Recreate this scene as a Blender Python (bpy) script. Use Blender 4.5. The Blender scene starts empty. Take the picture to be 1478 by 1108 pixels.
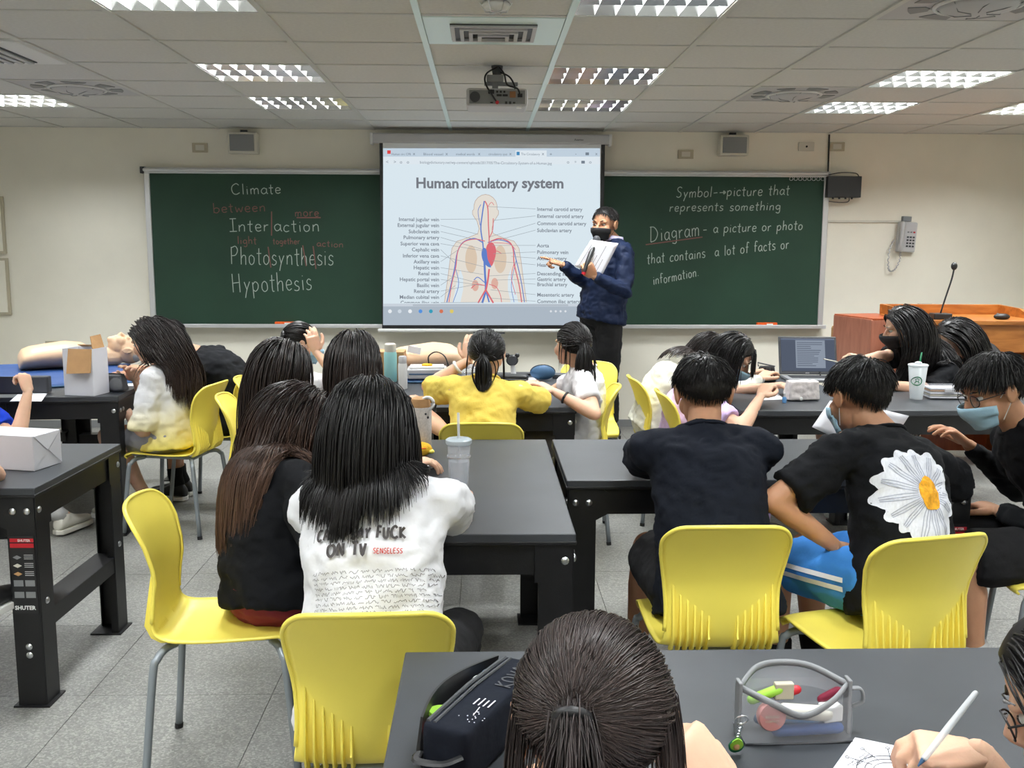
import bpy, bmesh, math, random
import numpy as np
from mathutils import Vector, Matrix, noise
from mathutils.bvhtree import BVHTree
SC = bpy.context.scene
COL = SC.collection
R = math.radians
random.seed(7); RNG = np.random.default_rng(7)

# ------------------------------------------------------------------ camera, world, light, exposure
F_PX, PITCH, YAW, ROLL, HC = 1400.0, 0.14101, 0.02923, -0.00408, 1.47
def _cam():
    cy, sy, cp, sp = math.cos(YAW), math.sin(YAW), math.cos(PITCH), math.sin(PITCH)
    f = Vector((sy*cp, cy*cp, -sp)); r = Vector((cy, -sy, 0)); d = f.cross(r)
    return r*math.cos(ROLL)+d*math.sin(ROLL), -r*math.sin(ROLL)+d*math.cos(ROLL), f
CR, CD, CF = _cam()
cd = bpy.data.cameras.new('camera'); cam = bpy.data.objects.new('camera', cd); COL.objects.link(cam)
cd.sensor_width = 36; cd.lens = 36*F_PX/1478; cd.clip_start = .05; cd.clip_end = 60
m = Matrix.Identity(4)
for i in range(3):
    m[i][0] = CR[i]; m[i][1] = -CD[i]; m[i][2] = -CF[i]
m[2][3] = HC
cam.matrix_world = m
SC.camera = cam
w = bpy.data.worlds.new('world'); SC.world = w; w.use_nodes = True
w.node_tree.nodes['Background'].inputs[0].default_value = (.75, .85, 1, 1)
w.node_tree.nodes['Background'].inputs[1].default_value = .3
SC.view_settings.view_transform = 'Standard'; SC.view_settings.look = 'None'
SC.view_settings.gamma = 1; SC.view_settings.use_curve_mapping = False
SC.view_settings.exposure = 0.0
LAMP_W = 68.0            # watts of each ceiling troffer
SC.cycles.max_bounces = 6; SC.cycles.diffuse_bounces = 4; SC.cycles.glossy_bounces = 3
SC.cycles.transmission_bounces = 6; SC.cycles.transparent_max_bounces = 8
SC.cycles.caustics_reflective = False; SC.cycles.caustics_refractive = False
SC.cycles.sample_clamp_indirect = 4
SC.cycles.use_denoising = True

def U(px, py, Y):        # the point seen at a pixel of the 1478x1108 frame, on the plane y = Y
    d = CR*((px-739)/F_PX)+CD*((py-554)/F_PX)+CF
    return Vector((0, 0, HC))+d*(Y/d.y)
def UZ(px, py, Z):       # the same on the plane z = Z
    d = CR*((px-739)/F_PX)+CD*((py-554)/F_PX)+CF
    return Vector((0, 0, HC))+d*((Z-HC)/d.z)

# ------------------------------------------------------------------ materials
def mat(name, col, rough=.6, metal=0, spec=.5, noise_amt=0, nscale=8, bump=0, bscale=60, emit=None, estr=1,
        alpha=None, trans=0, ior=1.45, sheen=0, stretch=None):
    m = bpy.data.materials.new(name); m.use_nodes = True
    nt = m.node_tree; b = nt.nodes['Principled BSDF']
    b.inputs['Base Color'].default_value = (*col, 1); b.inputs['Roughness'].default_value = rough
    b.inputs['Metallic'].default_value = metal; b.inputs['Specular IOR Level'].default_value = spec
    b.inputs['IOR'].default_value = ior
    if trans: b.inputs['Transmission Weight'].default_value = trans
    if sheen: b.inputs['Sheen Weight'].default_value = sheen
    if alpha is not None: b.inputs['Alpha'].default_value = alpha
    if emit: b.inputs['Emission Color'].default_value = (*emit, 1); b.inputs['Emission Strength'].default_value = estr
    if noise_amt or bump:
        tc = nt.nodes.new('ShaderNodeTexCoord'); mp = nt.nodes.new('ShaderNodeMapping')
        nt.links.new(tc.outputs['Object'], mp.inputs[0])
        if stretch: mp.inputs['Scale'].default_value = stretch
    if noise_amt:
        n = nt.nodes.new('ShaderNodeTexNoise'); n.inputs['Scale'].default_value = nscale; n.inputs['Detail'].default_value = 5
        nt.links.new(mp.outputs[0], n.inputs['Vector'])
        r = nt.nodes.new('ShaderNodeValToRGB')
        r.color_ramp.elements[0].position = .3; r.color_ramp.elements[1].position = .7
        r.color_ramp.elements[0].color = (*[c*(1-noise_amt) for c in col], 1)
        r.color_ramp.elements[1].color = (*[min(1, c*(1+noise_amt)) for c in col], 1)
        nt.links.new(n.outputs['Fac'], r.inputs[0]); nt.links.new(r.outputs[0], b.inputs['Base Color'])
    if bump:
        n2 = nt.nodes.new('ShaderNodeTexNoise'); n2.inputs['Scale'].default_value = bscale; n2.inputs['Detail'].default_value = 3
        nt.links.new(mp.outputs[0], n2.inputs['Vector'])
        bp = nt.nodes.new('ShaderNodeBump'); bp.inputs['Strength'].default_value = bump; bp.inputs['Distance'].default_value = .01
        nt.links.new(n2.outputs['Fac'], bp.inputs['Height']); nt.links.new(bp.outputs[0], b.inputs['Normal'])
    return m
def srgb(r, g, b):
    f = lambda c: (c/255/12.92 if c/255 <= .04045 else ((c/255+.055)/1.055)**2.4)
    return (f(r), f(g), f(b))
def glass(name, col=(1, 1, 1), alpha=.25, rough=.08):
    m = bpy.data.materials.new(name); m.use_nodes = True; nt = m.node_tree
    b = nt.nodes['Principled BSDF']; b.inputs['Base Color'].default_value = (*col, 1)
    b.inputs['Roughness'].default_value = rough; b.inputs['Alpha'].default_value = alpha
    return m
def hairmat(name, c0, c1=None, rough=.40):
    m = bpy.data.materials.new(name); m.use_nodes = True; nt = m.node_tree; b = nt.nodes['Principled BSDF']
    at = nt.nodes.new('ShaderNodeAttribute'); at.attribute_name = 'strand'
    r = nt.nodes.new('ShaderNodeValToRGB'); r.color_ramp.elements[0].color = (*c0, 1)
    r.color_ramp.elements[1].color = (*(c1 or c0), 1); r.color_ramp.elements[0].position = .25
    sx = nt.nodes.new('ShaderNodeSeparateColor'); nt.links.new(at.outputs['Color'], sx.inputs[0])
    nt.links.new(sx.outputs[0], r.inputs[0])
    mx = nt.nodes.new('ShaderNodeMix'); mx.data_type = 'RGBA'; mx.blend_type = 'MULTIPLY'; mx.inputs[0].default_value = 1
    nt.links.new(r.outputs[0], mx.inputs[6])
    mr = nt.nodes.new('ShaderNodeMapRange'); mr.inputs[3].default_value = .55; mr.inputs[4].default_value = 1.5
    nt.links.new(sx.outputs[1], mr.inputs[0]); nt.links.new(mr.outputs[0], mx.inputs[7])
    nt.links.new(mx.outputs[2], b.inputs['Base Color'])
    b.inputs['Roughness'].default_value = rough; b.inputs['Specular IOR Level'].default_value = .30
    return m
M = {}
M['wall'] = mat('wall_paint', srgb(244, 240, 226), .85, noise_amt=.03, nscale=3, bump=.05, bscale=200)
M['tile'] = mat('ceiling_board', srgb(214, 213, 209), .95, noise_amt=.04, nscale=60, bump=.15, bscale=250)
M['tbar'] = mat('grid_white', srgb(205, 205, 200), .5)
M['tbar_mint_lit'] = mat('grid_white_mint_lit', srgb(222, 242, 238), .3)  # white grid with the projector's mint light painted into the colour
M['floorjoint'] = mat('floor_joint', srgb(120, 118, 112), .9)
M['black'] = mat('black_enamel', (.006, .006, .007), .42, noise_amt=.2, nscale=30, bump=.05, bscale=300)
M['tabletop'] = mat('grey_laminate', (.040, .044, .050), .42, noise_amt=.18, nscale=5, bump=.03, bscale=500)
M['rubber'] = mat('black_rubber', (.015, .015, .015), .8)
M['steel'] = mat('zinc_steel', (.62, .64, .66), .3, metal=1)
M['alu'] = mat('aluminium', (.70, .71, .72), .42, metal=.6)
M['legpaint'] = mat('grey_leg_paint', srgb(140, 147, 152), .38, metal=.25)
M['yellow'] = mat('yellow_plastic', srgb(250, 231, 100), .34, noise_amt=.03, nscale=6, bump=.02, bscale=400)
M['white'] = mat('white_plastic', srgb(232, 232, 230), .45)
M['offwhite'] = mat('offwhite_plastic', srgb(215, 212, 200), .5)
M['beige'] = mat('beige_plastic', srgb(188, 180, 158), .55)
M['grey'] = mat('grey_plastic', srgb(130, 132, 134), .5)
M['ltgrey'] = mat('light_grey_plastic', srgb(190, 190, 192), .5)
M['dgrey'] = mat('dark_grey_plastic', srgb(62, 64, 68), .5)
M['blackp'] = mat('black_plastic', (.012, .012, .013), .45)
M['board'] = mat('green_chalkboard', srgb(26, 56, 41), .75, noise_amt=.16, nscale=1.6, bump=.03, bscale=200)
M['chalk'] = mat('white_chalk', srgb(180, 188, 182), .95)
M['chalkr'] = mat('red_chalk', srgb(128, 84, 80), .95)
M['orange'] = mat('orange_felt', srgb(235, 95, 30), .8, noise_amt=.2, nscale=60)
M['card'] = mat('cardboard', srgb(186, 145, 100), .85, noise_amt=.08, nscale=20)
M['boxwhite'] = mat('white_card', srgb(222, 222, 228), .6, noise_amt=.03, nscale=6)
M['paper'] = mat('paper', srgb(238, 238, 244), .8)
M['ink'] = mat('ink_print', srgb(70, 72, 78), .8)
M['mannequin'] = mat('mannequin_vinyl', srgb(226, 190, 155), .45, noise_amt=.03, nscale=5)
M['bluemat'] = mat('blue_nylon_mat', srgb(38, 72, 128), .6, bump=.3, bscale=14)
M['navyp'] = mat('navy_pouch', srgb(60, 95, 130), .6)
M['red'] = mat('red_plastic', srgb(185, 25, 40), .5)
M['maroon'] = mat('maroon_fabric', srgb(104, 10, 40), .8)
M['green'] = mat('green_plastic', srgb(10, 110, 70), .4)
M['lime'] = mat('lime_plastic', srgb(160, 215, 70), .5)
M['brown'] = mat('brown_print', srgb(150, 105, 70), .6)
M['teal'] = mat('teal_plastic', srgb(150, 205, 205), .4)
M['duck'] = mat('yellow_plush', srgb(225, 175, 45), .9, bump=.4, bscale=120)
M['screenwhite'] = mat('projection_cloth', srgb(235, 238, 240), .9)
M['clear'] = glass('clear_plastic', (.92, .95, 1), .22, .1)
M['cleargrey'] = glass('smoky_clear_vinyl', (.75, .77, .82), .20, .15)
M['clearcup'] = glass('frosted_cup', (.9, .95, .97), .55, .3)
M['water'] = glass('water', (.85, .92, 1), .3, .02)
M['lens'] = glass('spectacle_lens', (.9, .95, 1), .15, .02)
M['louver'] = mat('mirror_louver', (.86, .88, .88), .16, metal=1)
M['tube'] = mat('lit_tube', (1, 1, 1), .5, emit=(1, 1, .97), estr=2.2)
M['mask_blue'] = mat('blue_mask_fabric', srgb(170, 208, 228), .9, bump=.2, bscale=80, stretch=(1, 1, 6))
M['mask_black'] = mat('black_mask_fabric', (.012, .012, .014), .85)
M['eye'] = mat('eye_white', (.75, .74, .72), .3); M['iris'] = mat('iris_dark', (.02, .012, .008), .2)
M['lip'] = mat('lips', srgb(178, 110, 100), .5)
def skinm(n, c):
    m = mat(n, c, .55, noise_amt=.06, nscale=18, bump=.06, bscale=220)
    m.node_tree.nodes['Principled BSDF'].inputs['Subsurface Weight'].default_value = .08
    return m
M['skin'] = skinm('skin_light', srgb(222, 178, 150)); M['skin2'] = skinm('skin_tan', srgb(190, 140, 108)); M['skin3'] = skinm('skin_fair', srgb(228, 190, 166))
M['hair'] = hairmat('hair_black', (.0075, .0065, .0065)); M['hair_dk'] = hairmat('hair_dark_brown', (.013, .009, .008), (.03, .018, .014))
M['hair_br'] = hairmat('hair_brown', (.02, .011, .009), (.10, .055, .036)); M['hair_near'] = hairmat('hair_soft_brown', (.026, .019, .018), (.05, .033, .028), .42)
def cloth(n, c, r=.9, b=.25): return mat(n, c, r, noise_amt=.06, nscale=9, bump=b, bscale=26, spec=.2)
M['tee_black'] = cloth('black_cotton', (.005, .0055, .007)); M['tee_navyblack'] = cloth('navy_black_cotton', (.006, .008, .014))
M['tee_white'] = cloth('white_cotton', srgb(225, 225, 228)); M['tee_yellow'] = cloth('yellow_cotton', srgb(232, 205, 100))
M['lilac'] = cloth('lilac_cotton', srgb(205, 180, 225)); M['hoodie'] = cloth('cream_fleece', srgb(225, 224, 212)); M['royal'] = cloth('royal_blue_cotton', srgb(28, 62, 185))
M['navy'] = cloth('navy_shell_jacket', srgb(18, 30, 56), .6); M['lav_shirt'] = cloth('lavender_shirt', srgb(195, 188, 218))
M['blackpants'] = cloth('black_denim', (.014, .014, .015)); M['blue_shorts'] = cloth('bright_blue_shorts', srgb(62, 130, 205)); M['greyskirt'] = cloth('grey_cotton', srgb(150, 150, 155))
M['taupe'] = cloth('taupe_trousers', srgb(95, 82, 78)); M['olive'] = cloth('olive_cloth', srgb(110, 115, 60)); M['sock'] = cloth('black_sock', (.01, .01, .01)); M['sockw'] = cloth('white_sock', srgb(190, 190, 190))
def ombre(name, z0, z1, c0, c1):
    m = cloth(name, c0); nt = m.node_tree; b = nt.nodes['Principled BSDF']
    g = nt.nodes.new('ShaderNodeNewGeometry'); s = nt.nodes.new('ShaderNodeSeparateXYZ'); nt.links.new(g.outputs['Position'], s.inputs[0])
    mr = nt.nodes.new('ShaderNodeMapRange'); mr.inputs[1].default_value = z0; mr.inputs[2].default_value = z1; nt.links.new(s.outputs[2], mr.inputs[0])
    r = nt.nodes.new('ShaderNodeValToRGB'); r.color_ramp.elements[0].color = (*c1, 1); r.color_ramp.elements[1].color = (*c0, 1)
    nt.links.new(mr.outputs[0], r.inputs[0]); nt.links.new(r.outputs[0], b.inputs['Base Color']); return m
M['ombre'] = ombre('white_to_yellow_dip_dye', .44, .70, srgb(222, 222, 224), srgb(235, 215, 95))
def wood(name, c0, c1, scale=3, stretch=(1, 1, 12)):
    m = mat(name, c0, .35); nt = m.node_tree; b = nt.nodes['Principled BSDF']
    tc = nt.nodes.new('ShaderNodeTexCoord'); mp = nt.nodes.new('ShaderNodeMapping'); mp.inputs['Scale'].default_value = stretch
    n = nt.nodes.new('ShaderNodeTexNoise'); n.inputs['Scale'].default_value = scale; n.inputs['Detail'].default_value = 8; n.inputs['Distortion'].default_value = .6
    nt.links.new(tc.outputs['Object'], mp.inputs[0]); nt.links.new(mp.outputs[0], n.inputs['Vector'])
    r = nt.nodes.new('ShaderNodeValToRGB'); r.color_ramp.elements[0].position = .35; r.color_ramp.elements[1].position = .65
    r.color_ramp.elements[0].color = (*c0, 1); r.color_ramp.elements[1].color = (*c1, 1)
    nt.links.new(n.outputs['Fac'], r.inputs[0]); nt.links.new(r.outputs[0], b.inputs['Base Color']); return m
M['mahog'] = wood('mahogany_veneer', srgb(140, 62, 30), srgb(165, 80, 42), 4, (6, 6, 1.2))
M['mahogl'] = wood('pale_mahogany_veneer', srgb(160, 100, 80), srgb(176, 116, 94), 4, (6, 6, 1.2))
M['oak'] = wood('orange_oak', srgb(150, 88, 34), srgb(190, 122, 58), 3, (1.2, 6, 8))
def terrazzo():
    m = mat('terrazzo_tile', srgb(150, 150, 144), .34); nt = m.node_tree; b = nt.nodes['Principled BSDF']
    g = nt.nodes.new('ShaderNodeNewGeometry')
    v = nt.nodes.new('ShaderNodeTexVoronoi'); v.inputs['Scale'].default_value = 170; nt.links.new(g.outputs['Position'], v.inputs['Vector'])
    r = nt.nodes.new('ShaderNodeValToRGB'); r.color_ramp.interpolation = 'LINEAR'
    e = r.color_ramp.elements; e[0].position = 0; e[0].color = (*srgb(124, 124, 121), 1); e[1].position = 1; e[1].color = (*srgb(166, 166, 160), 1)
    x = e.new(.55); x.color = (*srgb(140, 140, 136), 1)
    s = nt.nodes.new('ShaderNodeSeparateColor'); nt.links.new(v.outputs['Color'], s.inputs[0]); nt.links.new(s.outputs[0], r.inputs[0])
    n = nt.nodes.new('ShaderNodeTexNoise'); n.inputs['Scale'].default_value = 2.2; n.inputs['Detail'].default_value = 6; nt.links.new(g.outputs['Position'], n.inputs['Vector'])
    mr = nt.nodes.new('ShaderNodeMapRange'); mr.inputs[1].default_value = .3; mr.inputs[2].default_value = .7; mr.inputs[3].default_value = .76; mr.inputs[4].default_value = .98
    nt.links.new(n.outputs['Fac'], mr.inputs[0])
    mx = nt.nodes.new('ShaderNodeMix'); mx.data_type = 'RGBA'; mx.blend_type = 'MULTIPLY'; mx.inputs[0].default_value = 1
    nt.links.new(r.outputs[0], mx.inputs[6]); nt.links.new(mr.outputs[0], mx.inputs[7]); nt.links.new(mx.outputs[2], b.inputs['Base Color'])
    mr2 = nt.nodes.new('ShaderNodeMapRange'); mr2.inputs[1].default_value = .3; mr2.inputs[2].default_value = .7; mr2.inputs[3].default_value = .28; mr2.inputs[4].default_value = .5
    nt.links.new(n.outputs['Fac'], mr2.inputs[0]); nt.links.new(mr2.outputs[0], b.inputs['Roughness']); return m
M['terrazzo'] = terrazzo()
_em = {}
def emat(r, g, b, k=1.0):           # the projected picture: light coming off the screen cloth
    key = (r, g, b, k)
    if key not in _em:
        _em[key] = mat('projected_light', (0, 0, 0), 1, spec=0, emit=srgb(r, g, b), estr=k)
    return _em[key]

# ------------------------------------------------------------------ mesh builder and object helpers
def V(*a): return Vector(a[0] if len(a) == 1 else a)
def frame(d, up=(0, 0, 1)):
    z = Vector(d).normalized(); u = Vector(up)
    if abs(z.dot(u.normalized())) > .97: u = Vector((0, 1, 0)) if abs(z.y) < .9 else Vector((1, 0, 0))
    x = u.cross(z).normalized(); y = z.cross(x)
    return x, y, z
class MB:
    def __init__(s): s.v = []; s.f = []; s.m = []
    def add(s, vs, fs, mi=0):
        o = len(s.v); s.v += [tuple(q) for q in vs]; s.f += [tuple(i+o for i in f) for f in fs]; s.m += [mi]*len(fs); return s
    def box(s, c, size, rz=0, mi=0, M3=None, taper=1.0):
        hx, hy, hz = size[0]/2, size[1]/2, size[2]/2; c = Vector(c)
        Q = M3 if M3 is not None else Matrix.Rotation(rz, 3, 'Z')
        vs = []
        for z in (-1, 1):
            t = taper if z > 0 else 1
            for x, y in ((-1, -1), (1, -1), (1, 1), (-1, 1)): vs.append(c+Q@Vector((x*hx*t, y*hy*t, z*hz)))
        return s.add(vs, [(0, 3, 2, 1), (4, 5, 6, 7), (0, 1, 5, 4), (1, 2, 6, 5), (2, 3, 7, 6), (3, 0, 4, 7)], mi)
    def rings(s, rs, cap=True, mi=0, close=True):
        n = len(rs[0]); vs = [p for r in rs for p in r]; fs = []
        for i in range(len(rs)-1):
            for j in range(n if close else n-1):
                k = (j+1) % n; fs.append((i*n+j, i*n+k, (i+1)*n+k, (i+1)*n+j))
        if cap: fs.append(tuple(range(n-1, -1, -1))); fs.append(tuple((len(rs)-1)*n+j for j in range(n)))
        return s.add(vs, fs, mi)
    def tube(s, pts, rad, n=8, mi=0, ends=False, flat=1.0, up=(0, 0, 1)):
        pts = [Vector(p) for p in pts]
        if not hasattr(rad, '__len__'): rad = [rad]*len(pts)
        rad = list(rad)
        if ends:
            d0 = (pts[0]-pts[1]).normalized(); d1 = (pts[-1]-pts[-2]).normalized(); a, b = rad[0], rad[-1]
            pts = [pts[0]+d0*a*.95, pts[0]+d0*a*.65]+pts+[pts[-1]+d1*b*.65, pts[-1]+d1*b*.95]
            rad = [a*.25, a*.75]+rad+[b*.75, b*.25]
        rs = []; x = None
        for i, p in enumerate(pts):
            d = (pts[min(i+1, len(pts)-1)]-pts[max(i-1, 0)])
            if d.length < 1e-9: d = Vector((0, 0, 1))
            d.normalize()
            if x is None: x, y, _ = frame(d, up)
            else:
                x = (x-d*x.dot(d)); x.normalize(); y = d.cross(x)
            rs.append([p+(x*math.cos(2*math.pi*k/n)+y*math.sin(2*math.pi*k/n)*flat)*rad[i] for k in range(n)])
        return s.rings(rs, True, mi)
    def cyl(s, a, b, r, r2=None, n=16, mi=0): return s.tube([a, b], [r, r if r2 is None else r2], n, mi)
    def lathe(s, prof, c=(0, 0, 0), n=24, mi=0, ax=(0, 0, 1), cap=True):
        x, y, z = frame(ax); c = Vector(c)
        rs = [[c+z*h+(x*math.cos(2*math.pi*k/n)+y*math.sin(2*math.pi*k/n))*max(r, 1e-5) for k in range(n)] for r, h in prof]
        return s.rings(rs, cap, mi)
    def ell(s, c, r, X=(1, 0, 0), Y=(0, 1, 0), Z=(0, 0, 1), n=16, k=10, mi=0):
        c, X, Y, Z = map(Vector, (c, X, Y, Z)); rs = []
        for i in range(1, k):
            t = math.pi*i/k
            rs.append([c-Z*(r[2]*math.cos(t))+(X*math.cos(a)*r[0]+Y*math.sin(a)*r[1])*math.sin(t) for a in [2*math.pi*j/n for j in range(n)]])
        return s.rings(rs, True, mi)
    def poly(s, pts, th, nrm, mi=0):
        pts = [Vector(p) for p in pts]; nn = Vector(nrm).normalized()*th; n = len(pts)
        return s.add(pts+[p+nn for p in pts], [tuple(range(n-1, -1, -1)), tuple(range(n, 2*n))]+[(i, (i+1) % n, n+(i+1) % n, n+i) for i in range(n)], mi)
    def ribbon(s, pts, wd, nrm, mi=0):
        pts = [Vector(p) for p in pts]; nn = Vector(nrm); vs = []
        for i, p in enumerate(pts):
            d = pts[min(i+1, len(pts)-1)]-pts[max(i-1, 0)]; q = d.cross(nn); q = q.normalized() if q.length > 1e-9 else Vector((1, 0, 0))
            vs += [p-q*wd/2, p+q*wd/2]
        return s.add(vs, [(2*i, 2*i+1, 2*i+3, 2*i+2) for i in range(len(pts)-1)], mi)
def wm(o):
    m = o.matrix_basis.copy()
    while o.parent: o = o.parent; m = o.matrix_basis @ m
    return m
def link(name, me, parent=None):
    o = bpy.data.objects.new(name, me); COL.objects.link(o)
    if parent: o.parent = parent
    return o
def mk(name, mb, mats, parent=None, world=False, smooth=False, bevel=0, solid=0, subsurf=0, loc=None, attr=None):
    """links a mesh; world=True: the points are world points and are brought into the parent's frame"""
    if not isinstance(mats, (list, tuple)): mats = [mats]
    vs = mb.v
    if world and parent:
        inv = wm(parent).inverted(); vs = [tuple(inv@Vector(p)) for p in vs]
    if loc is not None: vs = [tuple(Vector(p)-Vector(loc)) for p in vs]
    me = bpy.data.meshes.new(name); me.from_pydata(vs, [], mb.f)
    for q in mats: me.materials.append(q)
    if len(mats) > 1: me.polygons.foreach_set('material_index', mb.m)
    if smooth is True: me.polygons.foreach_set('use_smooth', [True]*len(mb.f))
    elif smooth:
        me.polygons.foreach_set('use_smooth', [True]*len(mb.f)); me.set_sharp_from_angle(angle=R(smooth))
    me.update()
    o = link(name, me, parent)
    if loc is not None: o.location = loc
    if bevel:
        q = o.modifiers.new('bevel', 'BEVEL'); q.width = bevel; q.segments = 2; q.limit_method = 'ANGLE'; q.angle_limit = R(40)
    if solid:
        q = o.modifiers.new('solid', 'SOLIDIFY'); q.thickness = solid; q.offset = 0
    if subsurf:
        q = o.modifiers.new('sub', 'SUBSURF'); q.levels = subsurf; q.render_levels = subsurf
    return o
def tag(o, label=None, cat=None, group=None, kind=None):
    if label: o['label'] = label
    if cat: o['category'] = cat
    if group: o['group'] = group
    if kind: o['kind'] = kind
    return o
def thing(name, label, cat, loc=(0, 0, 0), rz=0, group=None):
    o = link(name, None); o.location = loc; o.rotation_euler = (0, 0, rz); o.empty_display_size = .1
    return tag(o, label, cat, group)
def struct(name, mb, m, parent=None, **k):
    o = mk(name, mb, m, parent, **k)
    if not parent: o['kind'] = 'structure'
    return o
KIDS = {}
def dup(root, loc, rz, label, group=None):
    r = root.copy(); COL.objects.link(r); r.location = loc; r.rotation_euler = (0, 0, rz); r['label'] = label
    if group: r['group'] = group
    def rec(a, b):
        for ch in a.children:
            c = ch.copy(); COL.objects.link(c); c.parent = b; rec(ch, c)
    rec(root, r)
    return r
def part_copy(o, parent, loc, rot=None):
    c = o.copy(); COL.objects.link(c); c.parent = parent; c.location = loc
    if rot is not None: c.rotation_euler = rot
    return c
def smoothpts(P, k=4, closed=False):
    P = [Vector(p) for p in P]
    if len(P) < 3: return P
    out = []; n = len(P)
    for i in range(n if closed else n-1):
        p1, p2 = P[i], P[(i+1) % n]
        p0 = P[i-1] if (i > 0 or closed) else p1*2-p2
        p3 = P[(i+2) % n] if (i+2 < n or closed) else p2*2-p1
        for j in range(k):
            t = j/k; out.append(.5*((2*p1)+(p2-p0)*t+(2*p0-5*p1+4*p2-p3)*t*t+(3*p1-p0-3*p2+p3)*t**3))
    if not closed: out.append(P[-1])
    return out
_fontmesh = {}
def text_mb(s, size, origin, ax, up, bold=0, mi=0, align='LEFT', mb=None, depth=0, fit=None):
    """flat printed lettering with the built-in font; origin = baseline start (or centre)"""
    key = (s, bold, align)
    if key not in _fontmesh:
        c = bpy.data.curves.new('txt', 'FONT'); c.body = s; c.size = 1; c.align_x = align; c.offset = bold; c.resolution_u = 2
        o = bpy.data.objects.new('txt', c); COL.objects.link(o)
        dg = bpy.context.evaluated_depsgraph_get(); me = bpy.data.meshes.new_from_object(o.evaluated_get(dg))
        _fontmesh[key] = ([tuple(v.co) for v in me.vertices], [tuple(p.vertices) for p in me.polygons])
        bpy.data.objects.remove(o); bpy.data.curves.remove(c); bpy.data.meshes.remove(me)
    vs, fs = _fontmesh[key]; ax = Vector(ax).normalized(); up = Vector(up).normalized(); n = ax.cross(up)
    sx = 1
    if fit and vs:
        wd = max(v[0] for v in vs)-min(v[0] for v in vs); sx = fit/(wd*size) if wd > 0 else 1
    mb = mb or MB()
    mb.add([Vector(origin)+ax*(v[0]*size*sx)+up*(v[1]*size)+n*depth for v in vs], fs, mi)
    return mb
# single-stroke handwriting: strokes on a grid, x-height .55, capital height 1, descenders to -.35
G = {
'a': (.5, '40,45 25,55 8,42 5,20 18,2 35,12 42,30|42,52 42,15 50,0'), 'b': (.5, '5,100 5,0|5,35 22,52 40,42 42,18 25,0 5,8'), 'c': (.42, '38,46 22,55 6,40 5,15 18,0 38,8'),
'd': (.5, '40,100 40,0|40,40 22,54 6,38 6,14 22,0 40,14'), 'e': (.45, '6,28 38,32 34,50 18,55 5,38 8,10 22,0 40,8'), 'f': (.38, '38,92 26,100 16,88 15,0|2,55 32,56'),
'g': (.5, '40,45 22,55 6,42 6,20 20,8 40,22|40,52 42,-15 30,-34 8,-26'), 'h': (.48, '5,100 5,0|5,32 20,52 36,46 38,0'), 'i': (.2, '8,52 9,0|8,72 9,75'), 'l': (.2, '8,100 9,0'),
'm': (.68, '4,52 5,0|5,35 16,52 28,44 29,0|29,35 42,52 56,44 58,0'), 'n': (.48, '5,52 5,0|5,34 20,53 36,45 38,0'), 'o': (.48, '22,54 6,42 5,14 20,0 38,12 38,40 22,54'),
'p': (.5, '5,52 6,-36|5,38 22,54 40,42 38,16 22,2 6,12'), 'r': (.36, '5,52 6,0|6,32 18,50 32,50'), 's': (.4, '34,48 18,55 6,44 14,30 32,20 30,5 14,0 2,6'),
't': (.36, '16,88 16,8 28,0|0,58 32,60'), 'u': (.48, '5,52 6,14 18,0 36,14|38,52 40,0'), 'w': (.62, '4,52 14,0 28,40 42,0 56,52'), 'y': (.46, '5,52 20,8|40,52 20,8 6,-34'), 'v': (.4, '3,52 18,0 36,52'), 'k': (.42, '5,95 5,0|34,50 6,22 36,0'),
'C': (.7, '58,86 38,100 12,82 4,48 14,12 36,0 60,14'), 'I': (.5, '4,98 44,100|24,99 24,1|2,0 48,2'), 'P': (.6, '8,0 8,96|6,92 36,100 52,78 36,52 10,48'), 'H': (.7, '8,100 8,0|52,100 54,0|8,48 53,54'),
'S': (.55, '46,90 28,100 8,84 14,60 38,42 42,16 22,0 2,10'), 'D': (.78, '10,100 8,2|2,96 38,92 64,52 46,12 6,0'), 'A': (.66, '2,0 28,100 56,0|12,36 46,38'), 'N': (.66, '6,0 8,98 50,2 52,100'), 'Y': (.6, '4,98 28,52|52,100 28,52 26,0'),
'T': (.6, '2,96 54,98|28,97 28,0'), 'U': (.64, '6,100 8,22 28,0 48,20 52,100'), 'F': (.52, '8,0 8,98 46,98|8,54 38,54'), 'K': (.6, '8,100 8,0|50,98 10,46 54,0'), 'O': (.72, '32,100 8,78 6,26 30,0 56,20 58,74 32,100'), 'V': (.6, '3,98 28,0 54,98'),
'E': (.55, '46,98 8,98 8,0 48,2|8,52 40,52'), 'L': (.52, '8,100 8,0 46,2'), "'": (.2, '10,100 8,78'), '-': (.5, '4,34 40,36'), '.': (.2, '8,2 9,5'), '>': (.6, '0,34 52,34|36,50 54,34 38,20 36,50'), ' ': (.38, ''), '|': (.1, ''), '/': (.4, '0,-10 30,105'), 'R': (.6, '8,0 8,96 38,98 50,76 36,54 8,50|26,52 54,0'), 'B': (.6, '8,0 8,98 36,98 46,78 34,54 8,52|34,54 52,34 42,4 8,0')}
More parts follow.
